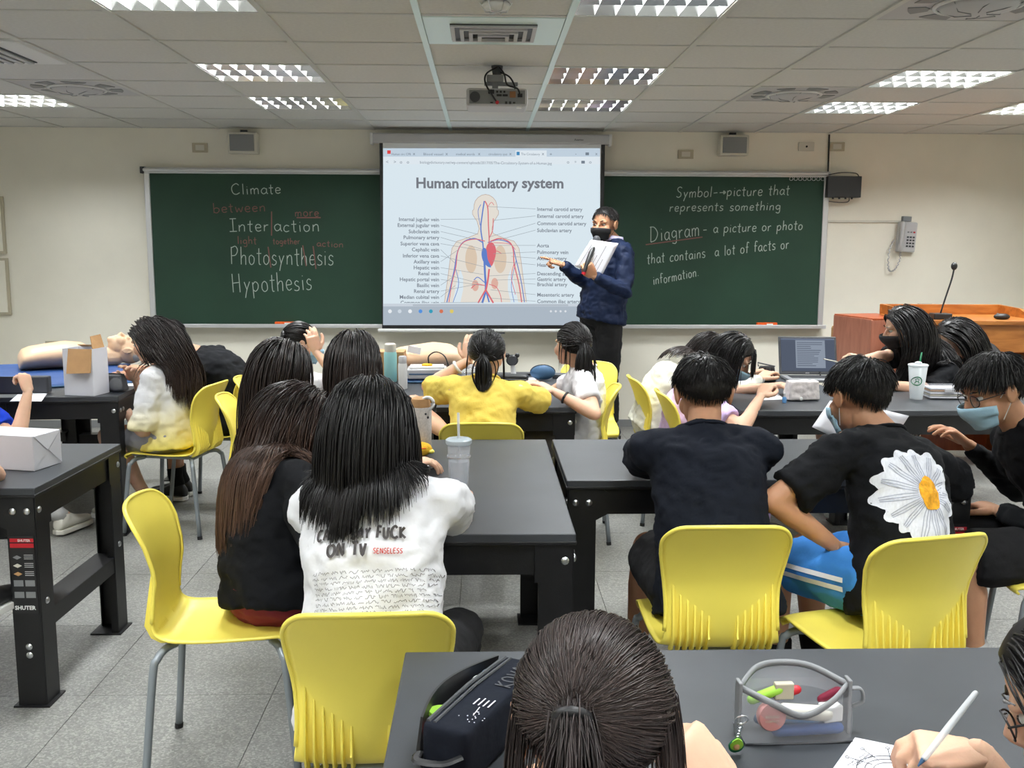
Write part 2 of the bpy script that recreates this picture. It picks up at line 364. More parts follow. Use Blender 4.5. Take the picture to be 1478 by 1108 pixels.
def strokes(s, size, jit=.03, slant=0, seed=1, narrow=1.0):
    """handwritten string -> list of 2-D polylines in metres"""
    rr = random.Random(seed); x = 0; out = []
    for ch in s:
        wd, g = G.get(ch, G['-'])
        dy = rr.uniform(-jit, jit); sc = 1+rr.uniform(-jit, jit)
        for st in g.split('|'):
            if not st.strip(): continue
            P = [tuple(float(q)/100 for q in p.split(',')) for p in st.split()]
            P = [Vector((x+(p[0]*sc+rr.uniform(-jit, jit)*.4)*narrow+slant*p[1], p[1]*sc+dy+rr.uniform(-jit, jit)*.4, 0)) for p in P]
            out.append([(q.x*size, q.y*size) for q in smoothpts(P, 4)])
        x += wd*narrow+.1*narrow
    return out, x*size
def hand_text(mb, s, origin, ax, up, size, wd, mi=0, width=None, **k):
    st, L = strokes(s, size, **k); sx = width/L if width else 1
    ax = Vector(ax); up = Vector(up); n = ax.cross(up)
    for P in st: mb.ribbon([Vector(origin)+ax*(p[0]*sx)+up*p[1] for p in P], wd, n, mi)
def fuse(mb, voxel, it=3, fac=.5):
    """union of closed shapes as ONE continuous skin (voxel remesh + smoothing) -> (verts array, faces)"""
    me = bpy.data.meshes.new('t'); me.from_pydata(mb.v, [], mb.f); o = bpy.data.objects.new('t', me); COL.objects.link(o)
    q = o.modifiers.new('r', 'REMESH'); q.mode = 'VOXEL'; q.voxel_size = voxel
    if it: q = o.modifiers.new('s', 'SMOOTH'); q.factor = fac; q.iterations = it
    dg = bpy.context.evaluated_depsgraph_get(); e = bpy.data.meshes.new_from_object(o.evaluated_get(dg))
    n = len(e.vertices); co = np.empty(n*3, 'f'); e.vertices.foreach_get('co', co)
    fs = [tuple(p.vertices) for p in e.polygons]
    bpy.data.objects.remove(o); bpy.data.meshes.remove(me); bpy.data.meshes.remove(e)
    r = MB(); r.v = [tuple(map(float, c)) for c in co.reshape(-1, 3)]; r.f = fs; r.m = [0]*len(fs)
    return r
def join(*ms):
    r = MB()
    for q in ms: r.add(q.v, q.f); 
    return r
# ------------------------------------------------------------------ the room
WY, CZ = 7.856, 2.375                      # front wall plane, ceiling height
X0, X1, YB = -4.3, 4.9, -3.2
T = .604; CX = -.262                        # ceiling grid
def rowY(i): return 4.56+.548*(i-1)
def colX(k): return CX+T*k
b = MB(); b.box(((X0+X1)/2, WY+.06, CZ/2), (X1-X0+.3, .12, CZ+.4)); wf = struct('wall_front', b, M['wall'])
b = MB(); b.box((X0-.06, (YB+WY)/2, CZ/2), (.12, WY-YB, CZ+.4)); struct('wall_left', b, M['wall'])
b = MB(); b.box((X1+.06, (YB+WY)/2, CZ/2), (.12, WY-YB, CZ+.4)); struct('wall_right', b, M['wall'])
b = MB(); b.box(((X0+X1)/2, YB-.06, CZ/2), (X1-X0+.3, .12, CZ+.4)); struct('wall_back', b, M['wall'])
# floor: bed of joint mortar with terrazzo tiles laid on it
b = MB(); b.box(((X0+X1)/2, (YB+WY)/2, -.06), (X1-X0, WY-YB, .1)); fl = struct('floor', b, M['floorjoint'])
FT = .6; tb = MB(); tb.box((0, 0, -.005), (FT-.0022, FT-.0022, .01)); first = None
for i in range(int((X1-X0)/FT)+1):
    for j in range(int((WY-YB)/FT)+2):
        x = X0+FT*(i+.5); y = WY-FT*(j+.5)
        if x > X1-.2 or y < YB+.2: continue
        if first is None: first = mk('floor_tile', tb, M['terrazzo'], fl); first.location = (x, y, 0)
        else: part_copy(first, fl, (x, y, 0))
b = MB(); b.box(((X0+X1)/2, WY-.006, .03), (X1-X0, .012, .06)); struct('baseboard_front', b, M['grey'], bevel=.002)
# ceiling: grid bars, lay-in boards
b = MB(); b.box(((X0+X1)/2, (YB+WY)/2, CZ+.12), (X1-X0, WY-YB, .04)); ce = struct('ceiling', b, M['dgrey'])
fix = [(-2, 2), (-2, 4), (-2, -1), (-5, 4), (1, 2), (1, 4), (1, -1), (4, 2), (4, 4), (6, 4), (-5, 1), (4, -1), (7, 1), (-5, -2), (-5, -5), (-5, -8), (-2, -5), (-2, -8), (1, -5), (1, -8), (4, -5), (4, -8), (7, -2), (7, -5), (7, -8), (-6, -11), (-2, -11), (1, -11), (4, -11)]
fix = [f for f in fix if colX(f[0]) > X0 and colX(f[0]+1) < X1+.1 and rowY(f[1]) > YB]
fans = [(-4, 3), (3, 3), (3, -1)]; vents = [(-4, 1)]; cass = [(0, 0)]
used = set(fix) | set(fans) | set(vents) | set(cass)
tb = MB(); tb.box((0, 0, .006), (T-.02, .528, .012)); first = None
for k in range(-7, 9):
    for i in range(-14, 7):
        xa, xb = colX(k), colX(k+1); ya, yb = rowY(i), rowY(i+1)
        if (k, i) in used or xb < X0+.05 or xa > X1-.05 or yb < YB+.1: continue
        xa = max(xa, X0); xb = min(xb, X1); yb = min(yb, WY)
        if xb-xa < T-.01:
            q = MB(); q.box((0, 0, .006), (xb-xa-.02, .528, .012)); o = mk('ceiling_panel', q, M['tile'], ce); o.location = ((xa+xb)/2, (ya+yb)/2, CZ+.002); continue
        if first is None: first = mk('ceiling_panel', tb, M['tile'], ce); o = first
        else: o = part_copy(first, ce, (0, 0, 0))
        o.location = ((xa+xb)/2, (ya+yb)/2, CZ+.002)
for k in range(-6, 9):
    x = colX(k)
    if X0 < x < X1:
        q = MB(); q.box((0, 0, 0), (.026, WY-YB, .012)); o = mk('grid_bar', q, M['tbar_mint_lit'] if k in (0, 1) else M['tbar'], ce); o.location = (x, (YB+WY)/2, CZ)
for i in range(-14, 8):
    y = min(rowY(i), WY-.012)
    if y > YB:
        q = MB(); q.box((0, 0, 0), (X1-X0, .022, .008)); o = mk('grid_bar', q, M['tbar'], ce); o.location = ((X0+X1)/2, y, CZ+.001)
# troffers with mirror louvres
def make_troffer(lab):
    t = thing('ceiling_light', lab, 'ceiling light', group='recessed louvred ceiling lights')
    W, D, H = T-.026, .548-.024, .085
    b = MB()
    b.box((0, 0, H), (W, D, .008)); b.box((-W/2+.003, 0, H/2), (.006, D, H)); b.box((W/2-.003, 0, H/2), (.006, D, H)); b.box((0, -D/2+.003, H/2), (W, .006, H)); b.box((0, D/2-.003, H/2), (W, .006, H))
    mk('housing', b, M['white'], t)
    for j in (-1, 0, 1):
        b = MB(); b.cyl((-W/2+.02, j*D/3, .066), (W/2-.02, j*D/3, .066), .010, n=8); mk('lamp_tube', b, M['tube'], t, smooth=True)
    for j in (-1, 1):
        b = MB(); b.add([(-W/2+.006, j*(D/2-.007), 0), (W/2-.006, j*(D/2-.007), 0), (W/2-.006, j*(D/2-.034), .075), (-W/2+.006, j*(D/2-.034), .075)], [(0, 1, 2, 3)]); mk('end_reflector', b, M['louver'], t)
    for j in (-1, 1):           # long blades
        b = MB(); y = j*D/6; b.add([(-W/2+.006, y-.022, .05), (W/2-.006, y-.022, .05), (W/2-.006, y, 0), (-W/2+.006, y, 0), (-W/2+.006, y+.022, .05), (W/2-.006, y+.022, .05)], [(0, 1, 2, 3), (3, 2, 5, 4), (0, 4, 5, 1)]); mk('louver_blade', b, M['louver'], t)
    for j in range(1, 7):
        x = -W/2+W*j/7; b = MB(); b.add([(x-.0035, -D/2+.006, .045), (x-.0035, D/2-.006, .045), (x, D/2-.006, 0), (x, -D/2+.006, 0), (x+.0035, -D/2+.006, .045), (x+.0035, D/2-.006, .045)], [(0, 3, 2, 1), (3, 4, 5, 2), (0, 1, 5, 4)]); mk('louver_blade', b, M['white'], t)
    ld = bpy.data.lights.new('lamp_light', 'AREA'); ld.shape = 'RECTANGLE'; ld.size = W-.06; ld.size_y = D-.06; ld.energy = LAMP_W; ld.color = (.95, .985, 1.0)
    lo = link('lamp_light', ld, t); lo.location = (0, 0, .078); 
    return t
lab = {(-2, 2): 'louvred ceiling light above the handwritten word Climate, nearer of two', (-2, 4): 'small louvred ceiling light closest to the wall speaker over the Climate board', (-2, -1): 'louvred ceiling light cut by the top of the frame, left of the air outlet',
 (-5, 4): 'louvred ceiling light at the far left edge below the round fan', (1, 2): 'louvred ceiling light just right of the projector', (1, 4): 'louvred ceiling light above the projection screen end, next to the wall', (1, -1): 'louvred ceiling light cut by the top of the frame, right of the air outlet',
 (4, 2): 'bright louvred ceiling light on the right side, nearer one', (4, 4): 'bright louvred ceiling light behind the right round fan, near the wall', (6, 4): 'bright louvred ceiling light cut by the right edge of the frame'}
tr0 = None
for f in fix:
    loc = (colX(f[0]+.5), rowY(f[1]+.5), CZ); l = lab.get(f, 'louvred ceiling light behind the camera over the rear tables')
    if tr0 is None: tr0 = make_troffer(l); tr0.location = loc
    else: dup(tr0, loc, 0, l)
# round ceiling fans with organic cut-out plate
def make_fan(lab):
    t = thing('ceiling_fan', lab, 'ceiling fan', group='round circulation fans set in the ceiling')
    W, D = T-.02, .548-.02
    b = MB(); b.box((0, 0, .004), (W, D, .01)); mk('plate', b, M['ltgrey'], t, bevel=.003)
    rr = .215
    for k in range(8):
        a = 2*math.pi*k/8+.3; w_ = .24 if k % 2 else .30
        pts = []
        for u in np.linspace(-w_, w_, 6): pts.append(((rr+.035)*math.cos(a+u*.9), (rr+.035)*math.sin(a+u*.9), -.004))
        for u in np.linspace(w_*.8, -w_*.8, 5): pts.append(((rr-.045+abs(u)*.08)*math.cos(a+u), (rr-.045+abs(u)*.08)*math.sin(a+u), -.004))
        b = MB(); b.poly(pts, .003, (0, 0, 1)); mk('vent_opening', b, M['grey'], t)
    b = MB(); b.lathe([(.16, .0), (.165, -.006), (.16, -.012), (.15, -.012), (.15, 0)], n=36); mk('ring', b, M['white'], t, smooth=True)
    b = MB(); b.lathe([(.149, -.004), (.13, -.022), (.08, -.034), (.02, -.038), (.001, -.038)], n=36); mk('dome_grille', b, M['ltgrey'], t, smooth=True)
    for k in range(6):
        a = 2*math.pi*k/6; b = MB(); b.tube([(.03*math.cos(a), .03*math.sin(a), -.039), (.09*math.cos(a+.2), .09*math.sin(a+.2), -.034), (.145*math.cos(a+.5), .145*math.sin(a+.5), -.012)], .002, 5); mk('grille_rib', b, M['grey'], t)
    return t
f0 = make_fan('round ceiling fan with cut-out plate above the wall panels at far left'); f0.location = (colX(-3.5), rowY(3.5), CZ)
dup(f0, (colX(3.5), rowY(3.5), CZ), 0, 'round ceiling fan with cut-out plate above the handwritten word Symbol')
dup(f0, (colX(3.5), rowY(-.5), CZ), 0, 'round ceiling fan with grey dome at the top right corner of the frame')
# air-conditioning outlets
t = thing('air_outlet', 'square white ceiling air outlet directly above the projector', 'air vent', (colX(.5), rowY(.5), CZ))
b = MB(); b.box((0, 0, .0), (T-.03, .52, .012)); mk('panel', b, M['tbar_mint_lit'], t, bevel=.003)
b = MB(); b.box((0, 0, -.006), (.36, .30, .01)); mk('recess', b, M['dgrey'], t)
for k in range(4):
    s_ = 1-.22*k; b = MB(); w_, d_ = .34*s_, .28*s_; h = -.012-.006*k
    for sx in (-1, 1): b.box((sx*w_/2, 0, h), (.016, d_+.016, .012))
    for sy in (-1, 1): b.box((0, sy*d_/2, h), (w_-.016, .016, .012))
    mk('louver_frame', b, M['ltgrey'], t)
t = thing('air_outlet', 'white ceiling air outlet with diagonal slats at the upper left edge', 'air vent', (colX(-3.5), rowY(1.5), CZ))
b = MB(); b.box((0, 0, -.004), (T-.02, .525, .02)); mk('panel', b, M['white'], t, bevel=.006)
b = MB(); b.box((-.03, 0, -.016), (.40, .40, .006)); mk('recess', b, M['dgrey'], t)
for k in range(8):
    b = MB(); b.box((-.205+.05*k, 0, -.022), (.030, .39, .008)); mk('slat', b, M['ltgrey'], t, bevel=.002)
t = thing('smoke_detector', 'small round wire-guarded detector at the top of the ceiling above air outlet', 'detector', UZ(716, 4, CZ))
b = MB(); b.lathe([(.05, 0), (.055, -.01), (.045, -.022), (.001, -.03)], n=24); mk('body', b, M['white'], t, smooth=True)
for k in range(3):
    a = math.pi*k/3; b = MB(); b.tube([(.06*math.cos(a), .06*math.sin(a), 0), (.04*math.cos(a), .04*math.sin(a), -.035), (-.04*math.cos(a), -.04*math.sin(a), -.035), (-.06*math.cos(a), -.06*math.sin(a), 0)], .002, 5); mk('guard_wire', b, M['steel'], t)

# ------------------------------------------------------------------ blackboard
def W2(x, z, d=0): return Vector((x, WY-d, z))
BX0, BX1, BZ0, BZ1 = -2.655, 2.755, .835, 2.045
t = thing('chalkboard', 'long green chalkboard with grey metal frame behind the projection screen', 'chalkboard', ((BX0+BX1)/2, WY, BZ0)); CHB = t
b = MB(); b.box(((BX0+BX1)/2, WY-.03, (BZ0+BZ1)/2), (BX1-BX0-.04, .03, BZ1-BZ0-.02)); mk('writing_surface', b, M['board'], t, world=True)
for x in (BX0+.022, BX1-.022):
    b = MB(); b.box((x, WY-.028, (BZ0+BZ1)/2), (.045, .056, BZ1-BZ0+.04)); mk('side_frame', b, M['alu'], t, world=True, bevel=.006)
b = MB(); b.box(((BX0+BX1)/2, WY-.03, BZ1), (BX1-BX0, .06, .045)); b.cyl((BX0, WY-.062, BZ1+.004), (BX1, WY-.062, BZ1+.004), .014); mk('top_rail', b, M['alu'], t, world=True, bevel=.004)
b = MB(); b.box((BX0-.008, WY-.035, BZ1+.002), (.03, .07, .052)); mk('rail_end_cap', b, M['blackp'], t, world=True, bevel=.004)
b = MB(); b.box(((BX0+BX1)/2, WY-.05, BZ0-.008), (BX1-BX0+.02, .10, .014)); b.box(((BX0+BX1)/2, WY-.10, BZ0), (BX1-BX0+.02, .008, .03)); mk('chalk_tray', b, M['alu'], t, world=True, bevel=.003)
YS = WY-.0475; NY = (0, 0, 1)
def pxw(px, py, Y=YS): return U(px, py, Y)
def wpart(nm, s, p0, p1, cap, m='chalk', wd=.0062, **k):
    a, c = pxw(*p0), pxw(*p1); ax = (c-a); L = ax.length; ax.normalize(); up = Vector((0, 1, 0)).cross(ax)*-1
    if up.z < 0: up = -up
    h = (pxw(p0[0], p0[1]-cap)-a).length
    st, L0 = strokes(s, h, **k); sx = L/L0; words = {}
    for P, wi in st_words(s, st): words.setdefault(wi, []).append(P)
    for wi, Ps in words.items():
        b = MB()
        for P in Ps: b.ribbon([a+ax*(p[0]*sx)+up*p[1] for p in P], wd, (0, -1, 0))
        b.v = [(p[0], YS-.0006, p[2]) for p in b.v]; mk(nm, b, M[m], CHB, world=True)
def st_words(s, st):
    out = []; i = 0; wi = 0
    for ch in s:
        if ch in ' |': wi += 1; continue
        for q in G.get(ch, G['-'])[1].split('|'):
            if q.strip(): out.append((st[i], wi)); i += 1
    return out
wpart('chalk_writing', 'Climate', (334, 281), (408, 279), 15, seed=2)
wpart('chalk_writing', 'between', (308, 307), (386, 305), 14, 'chalkr', seed=3)
wpart('chalk_writing', 'more', (426, 312), (462, 312), 12, 'chalkr', seed=4)
wpart('chalk_writing', 'Inter|action', (331, 334), (464, 334), 18, seed=5)
wpart('chalk_writing', 'light', (343, 352), (372, 352), 11, 'chalkr', wd=.006, seed=6)
wpart('chalk_writing', 'together', (394, 352), (434, 352), 9, 'chalkr', wd=.006, seed=7)
wpart('chalk_writing', 'action', (457, 355), (497, 357), 9, 'chalkr', wd=.006, seed=8)
wpart('chalk_writing', 'Photosynthesis', (333, 381), (484, 383), 26, seed=9, narrow=.8)
wpart('chalk_writing', 'Hypothesis', (335, 422), (453, 418), 27, seed=10, narrow=.8)
for (a, c) in (((392, 305), (392, 340)), ((387, 356), (391, 386)), ((437, 354), (442, 384)), ((452, 355), (456, 388)), ((428, 314), (463, 314)), ((932, 353), (1014, 342))):
    b = MB(); b.ribbon([pxw(*a)-Vector((0, .001, 0)), pxw(*c)-Vector((0, .001, 0))], .009, (0, -1, 0)); mk('chalk_line', b, M['chalkr'], CHB, world=True)
wpart('chalk_writing', 'Symbol->picture that', (976, 285), (1141, 281), 15, seed=12, slant=.1)
wpart('chalk_writing', 'represents something', (966, 305), (1128, 303), 13, seed=13, slant=.1)
wpart('chalk_writing', 'Diagram', (938, 349), (1012, 340), 22, seed=14, slant=.1)
wpart('chalk_writing', '- a picture or photo', (1014, 337), (1160, 331), 14, seed=15, slant=.1)
wpart('chalk_writing', 'that contains  a lot of facts or', (934, 381), (1140, 358), 15, seed=16, slant=.12)
wpart('chalk_writing', 'information.', (943, 411), (1010, 398), 14, seed=17, slant=.15)
for nm, (px, py), lb in (('chalk_eraser', (412, 463), 'orange felt chalk eraser on the tray under the word Hypothesis'), ('chalk_eraser', (1107, 464.5), 'orange felt chalk eraser on the tray near the wooden podium')):
    p = pxw(px, py, WY-.075); t = thing(nm, lb, 'eraser', (p.x, WY-.072, BZ0+.0))
    b = MB(); b.box((0, 0, .018), (.165, .034, .028)); mk('felt_pad', b, M['orange'], t, bevel=.004)
    b = MB(); b.box((.02, -.018, .018), (.05, .003, .014)); mk('handle_label', b, M['white'], t)
t = thing('clip_row', 'row of small wire clips hooked over the top rail beside the black box', 'clips', pxw(1165, 258, WY-.07))
for k in range(8):
    b = MB(); a0 = k*.036-.13; b.tube([(a0+.014*math.cos(a), -.01+.004*math.sin(a*2), .014*math.sin(a)) for a in np.linspace(0, 2*math.pi, 13)], .0022, 5); mk('clip', b, M['steel'], t)

# ------------------------------------------------------------------ projection screen
SY = WY-.16
tl, tr_, bl, br = U(547, 205, SY), U(874, 206, SY), U(552, 474, SY), U(868, 474, SY)
sx0, sx1 = (tl.x+bl.x)/2, (tr_.x+br.x)/2; sz0, sz1 = bl.z, tl.z+.02
t = thing('projection_screen', 'pulled-down projection screen showing the circulatory system picture', 'projection screen', ((sx0+sx1)/2, SY, sz0)); PS = t
cl, cr_ = U(536, 199, SY), U(881, 199, SY)
b = MB(); b.box(((cl.x+cr_.x)/2, SY+.03, cl.z), (cr_.x-cl.x, .09, .075)); mk('casing', b, M['ltgrey'], t, world=True, bevel=.012)
for x in (cl.x, cr_.x):
    b = MB(); b.box((x, SY+.03, cl.z-.004), (.022, .10, .088)); mk('casing_end', b, M['white'], t, world=True, bevel=.006)
    b = MB(); b.box((x+(.05 if x < 0 else -.05), SY+.09, cl.z+.02), (.03, .06, .05)); mk('wall_bracket', b, M['ltgrey'], t, world=True)
b = MB(); text_mb('Avantec', .022, U(829, 203, SY-.016), (1, 0, 0), (0, 0, 1), .02, mb=b); mk('maker_lettering', b, M['dgrey'], t, world=True)
b = MB(); b.box(((sx0+sx1)/2, SY, (sz0+sz1)/2), (sx1-sx0, .002, sz1-sz0)); mk('black_border', b, M['blackp'], t, world=True)
wl, wr = U(554, 300, SY).x, U(866, 300, SY).x
b = MB(); b.box(((wl+wr)/2, SY-.0015, (sz0+.03+sz1)/2), (wr-wl, .001, sz1-sz0-.03)); mk('screen_cloth', b, M['screenwhite'], t, world=True)
b = MB(); b.cyl((sx0-.03, SY, sz0-.014), (sx1+.03, SY, sz0-.014), .014); mk('bottom_bar', b, M['white'], t, world=True, smooth=40)
p = U(706, 481, SY); b = MB(); b.box((p.x, SY-.01, p.z+.004), (.25, .012, .012)); b.tube([(p.x+.02+.035*math.cos(a), SY-.02, p.z-.012+.018*math.sin(a)) for a in np.linspace(0, 2*math.pi, 15)], .003, 6); mk('pull_handle', b, M['dgrey'], t, world=True)
# the projected picture, laid in thin layers on the cloth; S() maps photo pixels to the cloth
def S(px, py, l=1): p = U(px, py, SY); return Vector((p.x, SY-.002-.0006*l, p.z))
IL, IT, IR, IB = 553, 214, 866, 469
def quad(b, x0, y0, x1, y1, l, mi=0): b.add([S(x0, y1, l), S(x1, y1, l), S(x1, y0, l), S(x0, y0, l)], [(0, 1, 2, 3)], mi)
K = .95
b = MB(); quad(b, IL, IT, IR, IB, 1); PIC = mk('projected_image', b, emat(222, 236, 244, K), t, world=True)
def sub(nm, b, m): return mk(nm, b, m, PIC, world=True)
b = MB(); quad(b, IL, IT, IR, 226, 2); sub('browser_tab_bar', b, emat(196, 212, 226, K))
b = MB(); quad(b, 744, 217, 789, 227, 3); quad(b, IL, 226, IR, 237, 3); sub('browser_address_bar', b, emat(226, 236, 243, K))
def stext(b, s, px, py, hpx, l=4, bold=0, right=None, wpx=None):
    o = S(px, py, l); sz = (S(px, py-10, l)-o).length/10*hpx
    text_mb(s, sz, o, (1, 0, -.002), (0, 0, 1), bold, 0, 'LEFT' if right is None else 'RIGHT', b, 0, (S(px+wpx, py, l)-o).length if wpx else None)
b = MB(); 
for s, x, w_ in (('Human circ CPR', 565, 28), ('Blood vessel', 611, 28), ('medical words', 658, 27), ('circulatory syst', 705, 27), ('The Circulatory', 752, 27)): stext(b, s, x, 224, 5, wpx=w_)
stext(b, 'biologydictionary.net/wp-content/uploads/2017/05/The-Circulatory-System-of-a-Human.jpg', 606, 236, 5.6, wpx=190)
for s, x, y in (('x', 596, 224), ('x', 643, 224), ('x', 690, 224), ('x', 735, 224), ('x', 782, 224), ('+', 793, 225), ('-', 830, 224), ('x', 859, 224), ('<', 557, 236), ('>', 568, 236), ('o', 577, 236), ('o', 587, 236), ('o', 818, 236), ('*', 829, 237), ('o', 850, 236)): stext(b, s, x, y, 7)
quad(b, 845, 220, 850, 224, 4); quad(b, 839, 232, 844, 236, 4)
sub('browser_lettering', b, emat(120, 132, 145, K))
b = MB(); quad(b, 559, 217, 564, 222, 4); sub('tab_icon', b, emat(225, 70, 70, K))
b = MB(); quad(b, 745.5, 219, 750, 224, 4); sub('tab_icon', b, emat(70, 140, 190, K))
for wd_, x_, w_ in (('Human', 600, 61), ('circulatory', 666, 82), ('system', 753, 60)): b = MB(); stext(b, wd_, x_, 271, 21, bold=.028, wpx=w_); sub('heading_word', b, emat(122, 126, 134, K))
# body outline
def blob(pts, l, m, nm, sm=True, close=True):
    P = [Vector((p[0], p[1], 0)) for p in pts]
    if sm: P = smoothpts(P, 4, True)
    b = MB(); vs = [S(p.x, p.y, l) for p in P]; me_f = [tuple(range(len(vs)))[::-1]]; b.add(vs, me_f); return sub(nm, b, m)
half = [(700, 280.5), (706, 281.5), (711.5, 285), (715.5, 290), (717.3, 296), (717.5, 302), (719.5, 304), (719.5, 309), (716.5, 314), (713, 319), (710, 330), (712, 337), (726, 343), (742, 348), (749, 358), (752, 376), (755, 400), (760, 436)]
pts = half+[(748, 436), (743, 410), (737, 388), (733, 400), (733, 418), (737, 436)]
full = pts+[(1401.5-x, y) for x, y in pts[::-1]][:-1]
blob(full, 2, emat(232, 226, 216, K), 'body_figure', sm=False)
def line(b, P, w_, l, k=5):
    P = smoothpts([Vector((p[0], p[1], 0)) for p in P], k) if len(P) > 2 else [Vector((p[0], p[1], 0)) for p in P]
    b.ribbon([S(p.x, p.y, l) for p in P], w_*.0053, (0, -1, 0))
b = MB(); line(b, [(x, y) for x, y in full[:18]], .7, 3, 1); line(b, [(1401.5-x, y) for x, y in full[:18]], .7, 3, 1); sub('body_outline', b, emat(190, 165, 150, K))
for c, r_ in (((680, 374), (8.5, 20)), ((722, 374), (9, 20))):
    blob([(c[0]+r_[0]*math.cos(a), c[1]+r_[1]*math.sin(a)) for a in np.linspace(0, 6, 12)], 3, emat(222, 202, 180, K), 'lung')
for c in ((686, 412), (714, 409)): blob([(c[0]+5*math.cos(a), c[1]+8*math.sin(a)) for a in np.linspace(0, 6, 10)], 3, emat(225, 180, 165, K), 'kidney')
RD, BL = emat(222, 112, 122, K), emat(100, 132, 205, K)
b = MB()
for P, w_ in (([(706, 352), (706, 342), (705, 325), (704, 300), (700, 290)], 1.6), ([(706, 344), (711, 332), (712, 315)], 1.2), ([(708, 348), (722, 344), (736, 350), (741, 362), (742, 380), (749, 410), (753, 436)], 1.6),
              ([(700, 348), (686, 345), (670, 349), (661, 362), (658, 385), (652, 410), (648, 436)], 1.2), ([(706, 388), (704, 405), (701, 420)], 2.6), ([(701, 418), (708, 430), (712, 437)], 2.4), ([(701, 418), (694, 430), (690, 437)], 2.2), ([(742, 380), (738, 400), (744, 425)], .9),
              ([(706, 410), (716, 414), (722, 425), (724, 436)], 1), ([(700, 412), (688, 410), (680, 416)], 1.2), ([(706, 366), (716, 362), (724, 366)], 1), ([(703, 300), (709, 292), (713, 296)], .8), ([(712, 350), (735, 352), (744, 360)], .8)): line(b, P, w_, 5)
sub('artery_lines', b, RD)
b = MB()
for P, w_ in (([(699, 372), (700, 395), (701, 418), (696, 437)], 3), ([(701, 418), (706, 436)], 2.2), ([(698, 370), (697, 352), (694, 330), (696, 310), (699, 290)], 1.8), ([(697, 350), (684, 344), (668, 350), (660, 365), (656, 388), (650, 415), (645, 436)], 1.6), ([(704, 350), (720, 346), (738, 353), (745, 375), (752, 405), (757, 436)], 1.3), ([(693, 325), (690, 305), (694, 295)], .9), ([(700, 408), (690, 400), (684, 404)], 1.2), ([(657, 385), (662, 410), (654, 436)], .9), ([(745, 375), (738, 410), (742, 436)], .8)): line(b, P, w_, 4)
sub('vein_lines', b, BL)
blob([(704, 352), (711, 350), (716, 360), (714, 374), (709, 384), (703, 374), (701, 362)], 6, RD, 'heart_half')
blob([(697, 358), (702, 360), (704, 374), (709, 385), (703, 384), (697, 376), (695, 366)], 7, BL, 'heart_half')
LL = [('Internal jugular vein', 319, (693, 316)), ('External jugular vein', 327.5, (690, 338)), ('Subclavian vein', 336.5, (684, 345)), ('Pulmonary artery', 345, (697, 360)), ('Superior vena cava', 354, (698, 362)), ('Cephalic vein', 362.5, (657, 380)), ('Inferior vena cava', 371.5, (699, 385)), ('Axillary vein', 380, (662, 360)), ('Hepatic vein', 388.5, (698, 396)), ('Renal vein', 397, (690, 408)), ('Hepatic portal vein', 405.5, (696, 412)), ('Basilic vein', 414, (656, 398)), ('Renal artery', 422.5, (688, 410)), ('Median cubital vein', 431, (657, 412)), ('Common iliac vein', 439, (698, 436))]
LR = [('Internal carotid artery', 304, (704, 298)), ('External carotid artery', 314, (712, 318)), ('Common carotid artery', 324.5, (706, 342)), ('Subclavian artery', 334.5, (720, 346)), ('Aorta', 356.5, (710, 354)), ('Pulmonary vein', 366, (712, 366)), ('Axillary artery', 375, (738, 370)), ('Heart', 384.5, (710, 376)), ('Descending aorta', 397, (706, 398)), ('Gastric artery', 405, (716, 404)), ('Brachial artery', 412.5, (747, 408)), ('Mesenteric artery', 427.5, (708, 418)), ('Common iliac artery', 437, (708, 430))]
b = MB(); bl_ = MB()
for s, y, e in LL+LR:
    b = MB(); lft = (s, y, e) in LL; stext(b, s, 634 if lft else 775, y+.2, 7.4, right=1 if lft else None, bold=.018)
    b.v = [v if v[2] > S(700, 437.5).z else (v[0], v[1], S(700, 437.5).z) for v in b.v]; sub('diagram_label', b, emat(128, 136, 147, K))
    b = MB(); line(b, [(636 if lft else 773, y-2.5), e], .55, 8); sub('pointer_line', b, emat(150, 158, 165, K))
b = MB(); quad(b, IL, 438, IR, 442, 9); sub('scroll_bar', b, emat(205, 214, 224, K)); b = MB(); quad(b, 596, 439, 820, 441.5, 10); sub('scroll_thumb', b, emat(182, 192, 202, K))
b = MB(); quad(b, IL, 442, IR, 469, 9); sub('taskbar', b, emat(176, 188, 200, K))
for x, c in ((563, (235, 240, 245)), (577, (210, 220, 230)), (592, (240, 245, 250)), (607, (90, 150, 225)), (622, (60, 160, 190)), (637, (215, 120, 90)), (652, (225, 205, 110)), (795, (225, 230, 236)), (802, (225, 230, 236)), (809, (225, 230, 236)), (816, (225, 230, 236))):
    r_ = 2.8 if x < 700 else 1.6; b = MB(); b.add([S(x+r_*math.cos(a), 449+r_*math.sin(a), 11) for a in np.linspace(0, 2*math.pi, 13)[:-1]], [tuple(range(12))[::-1]]); sub('taskbar_icon', b, emat(*c, K))

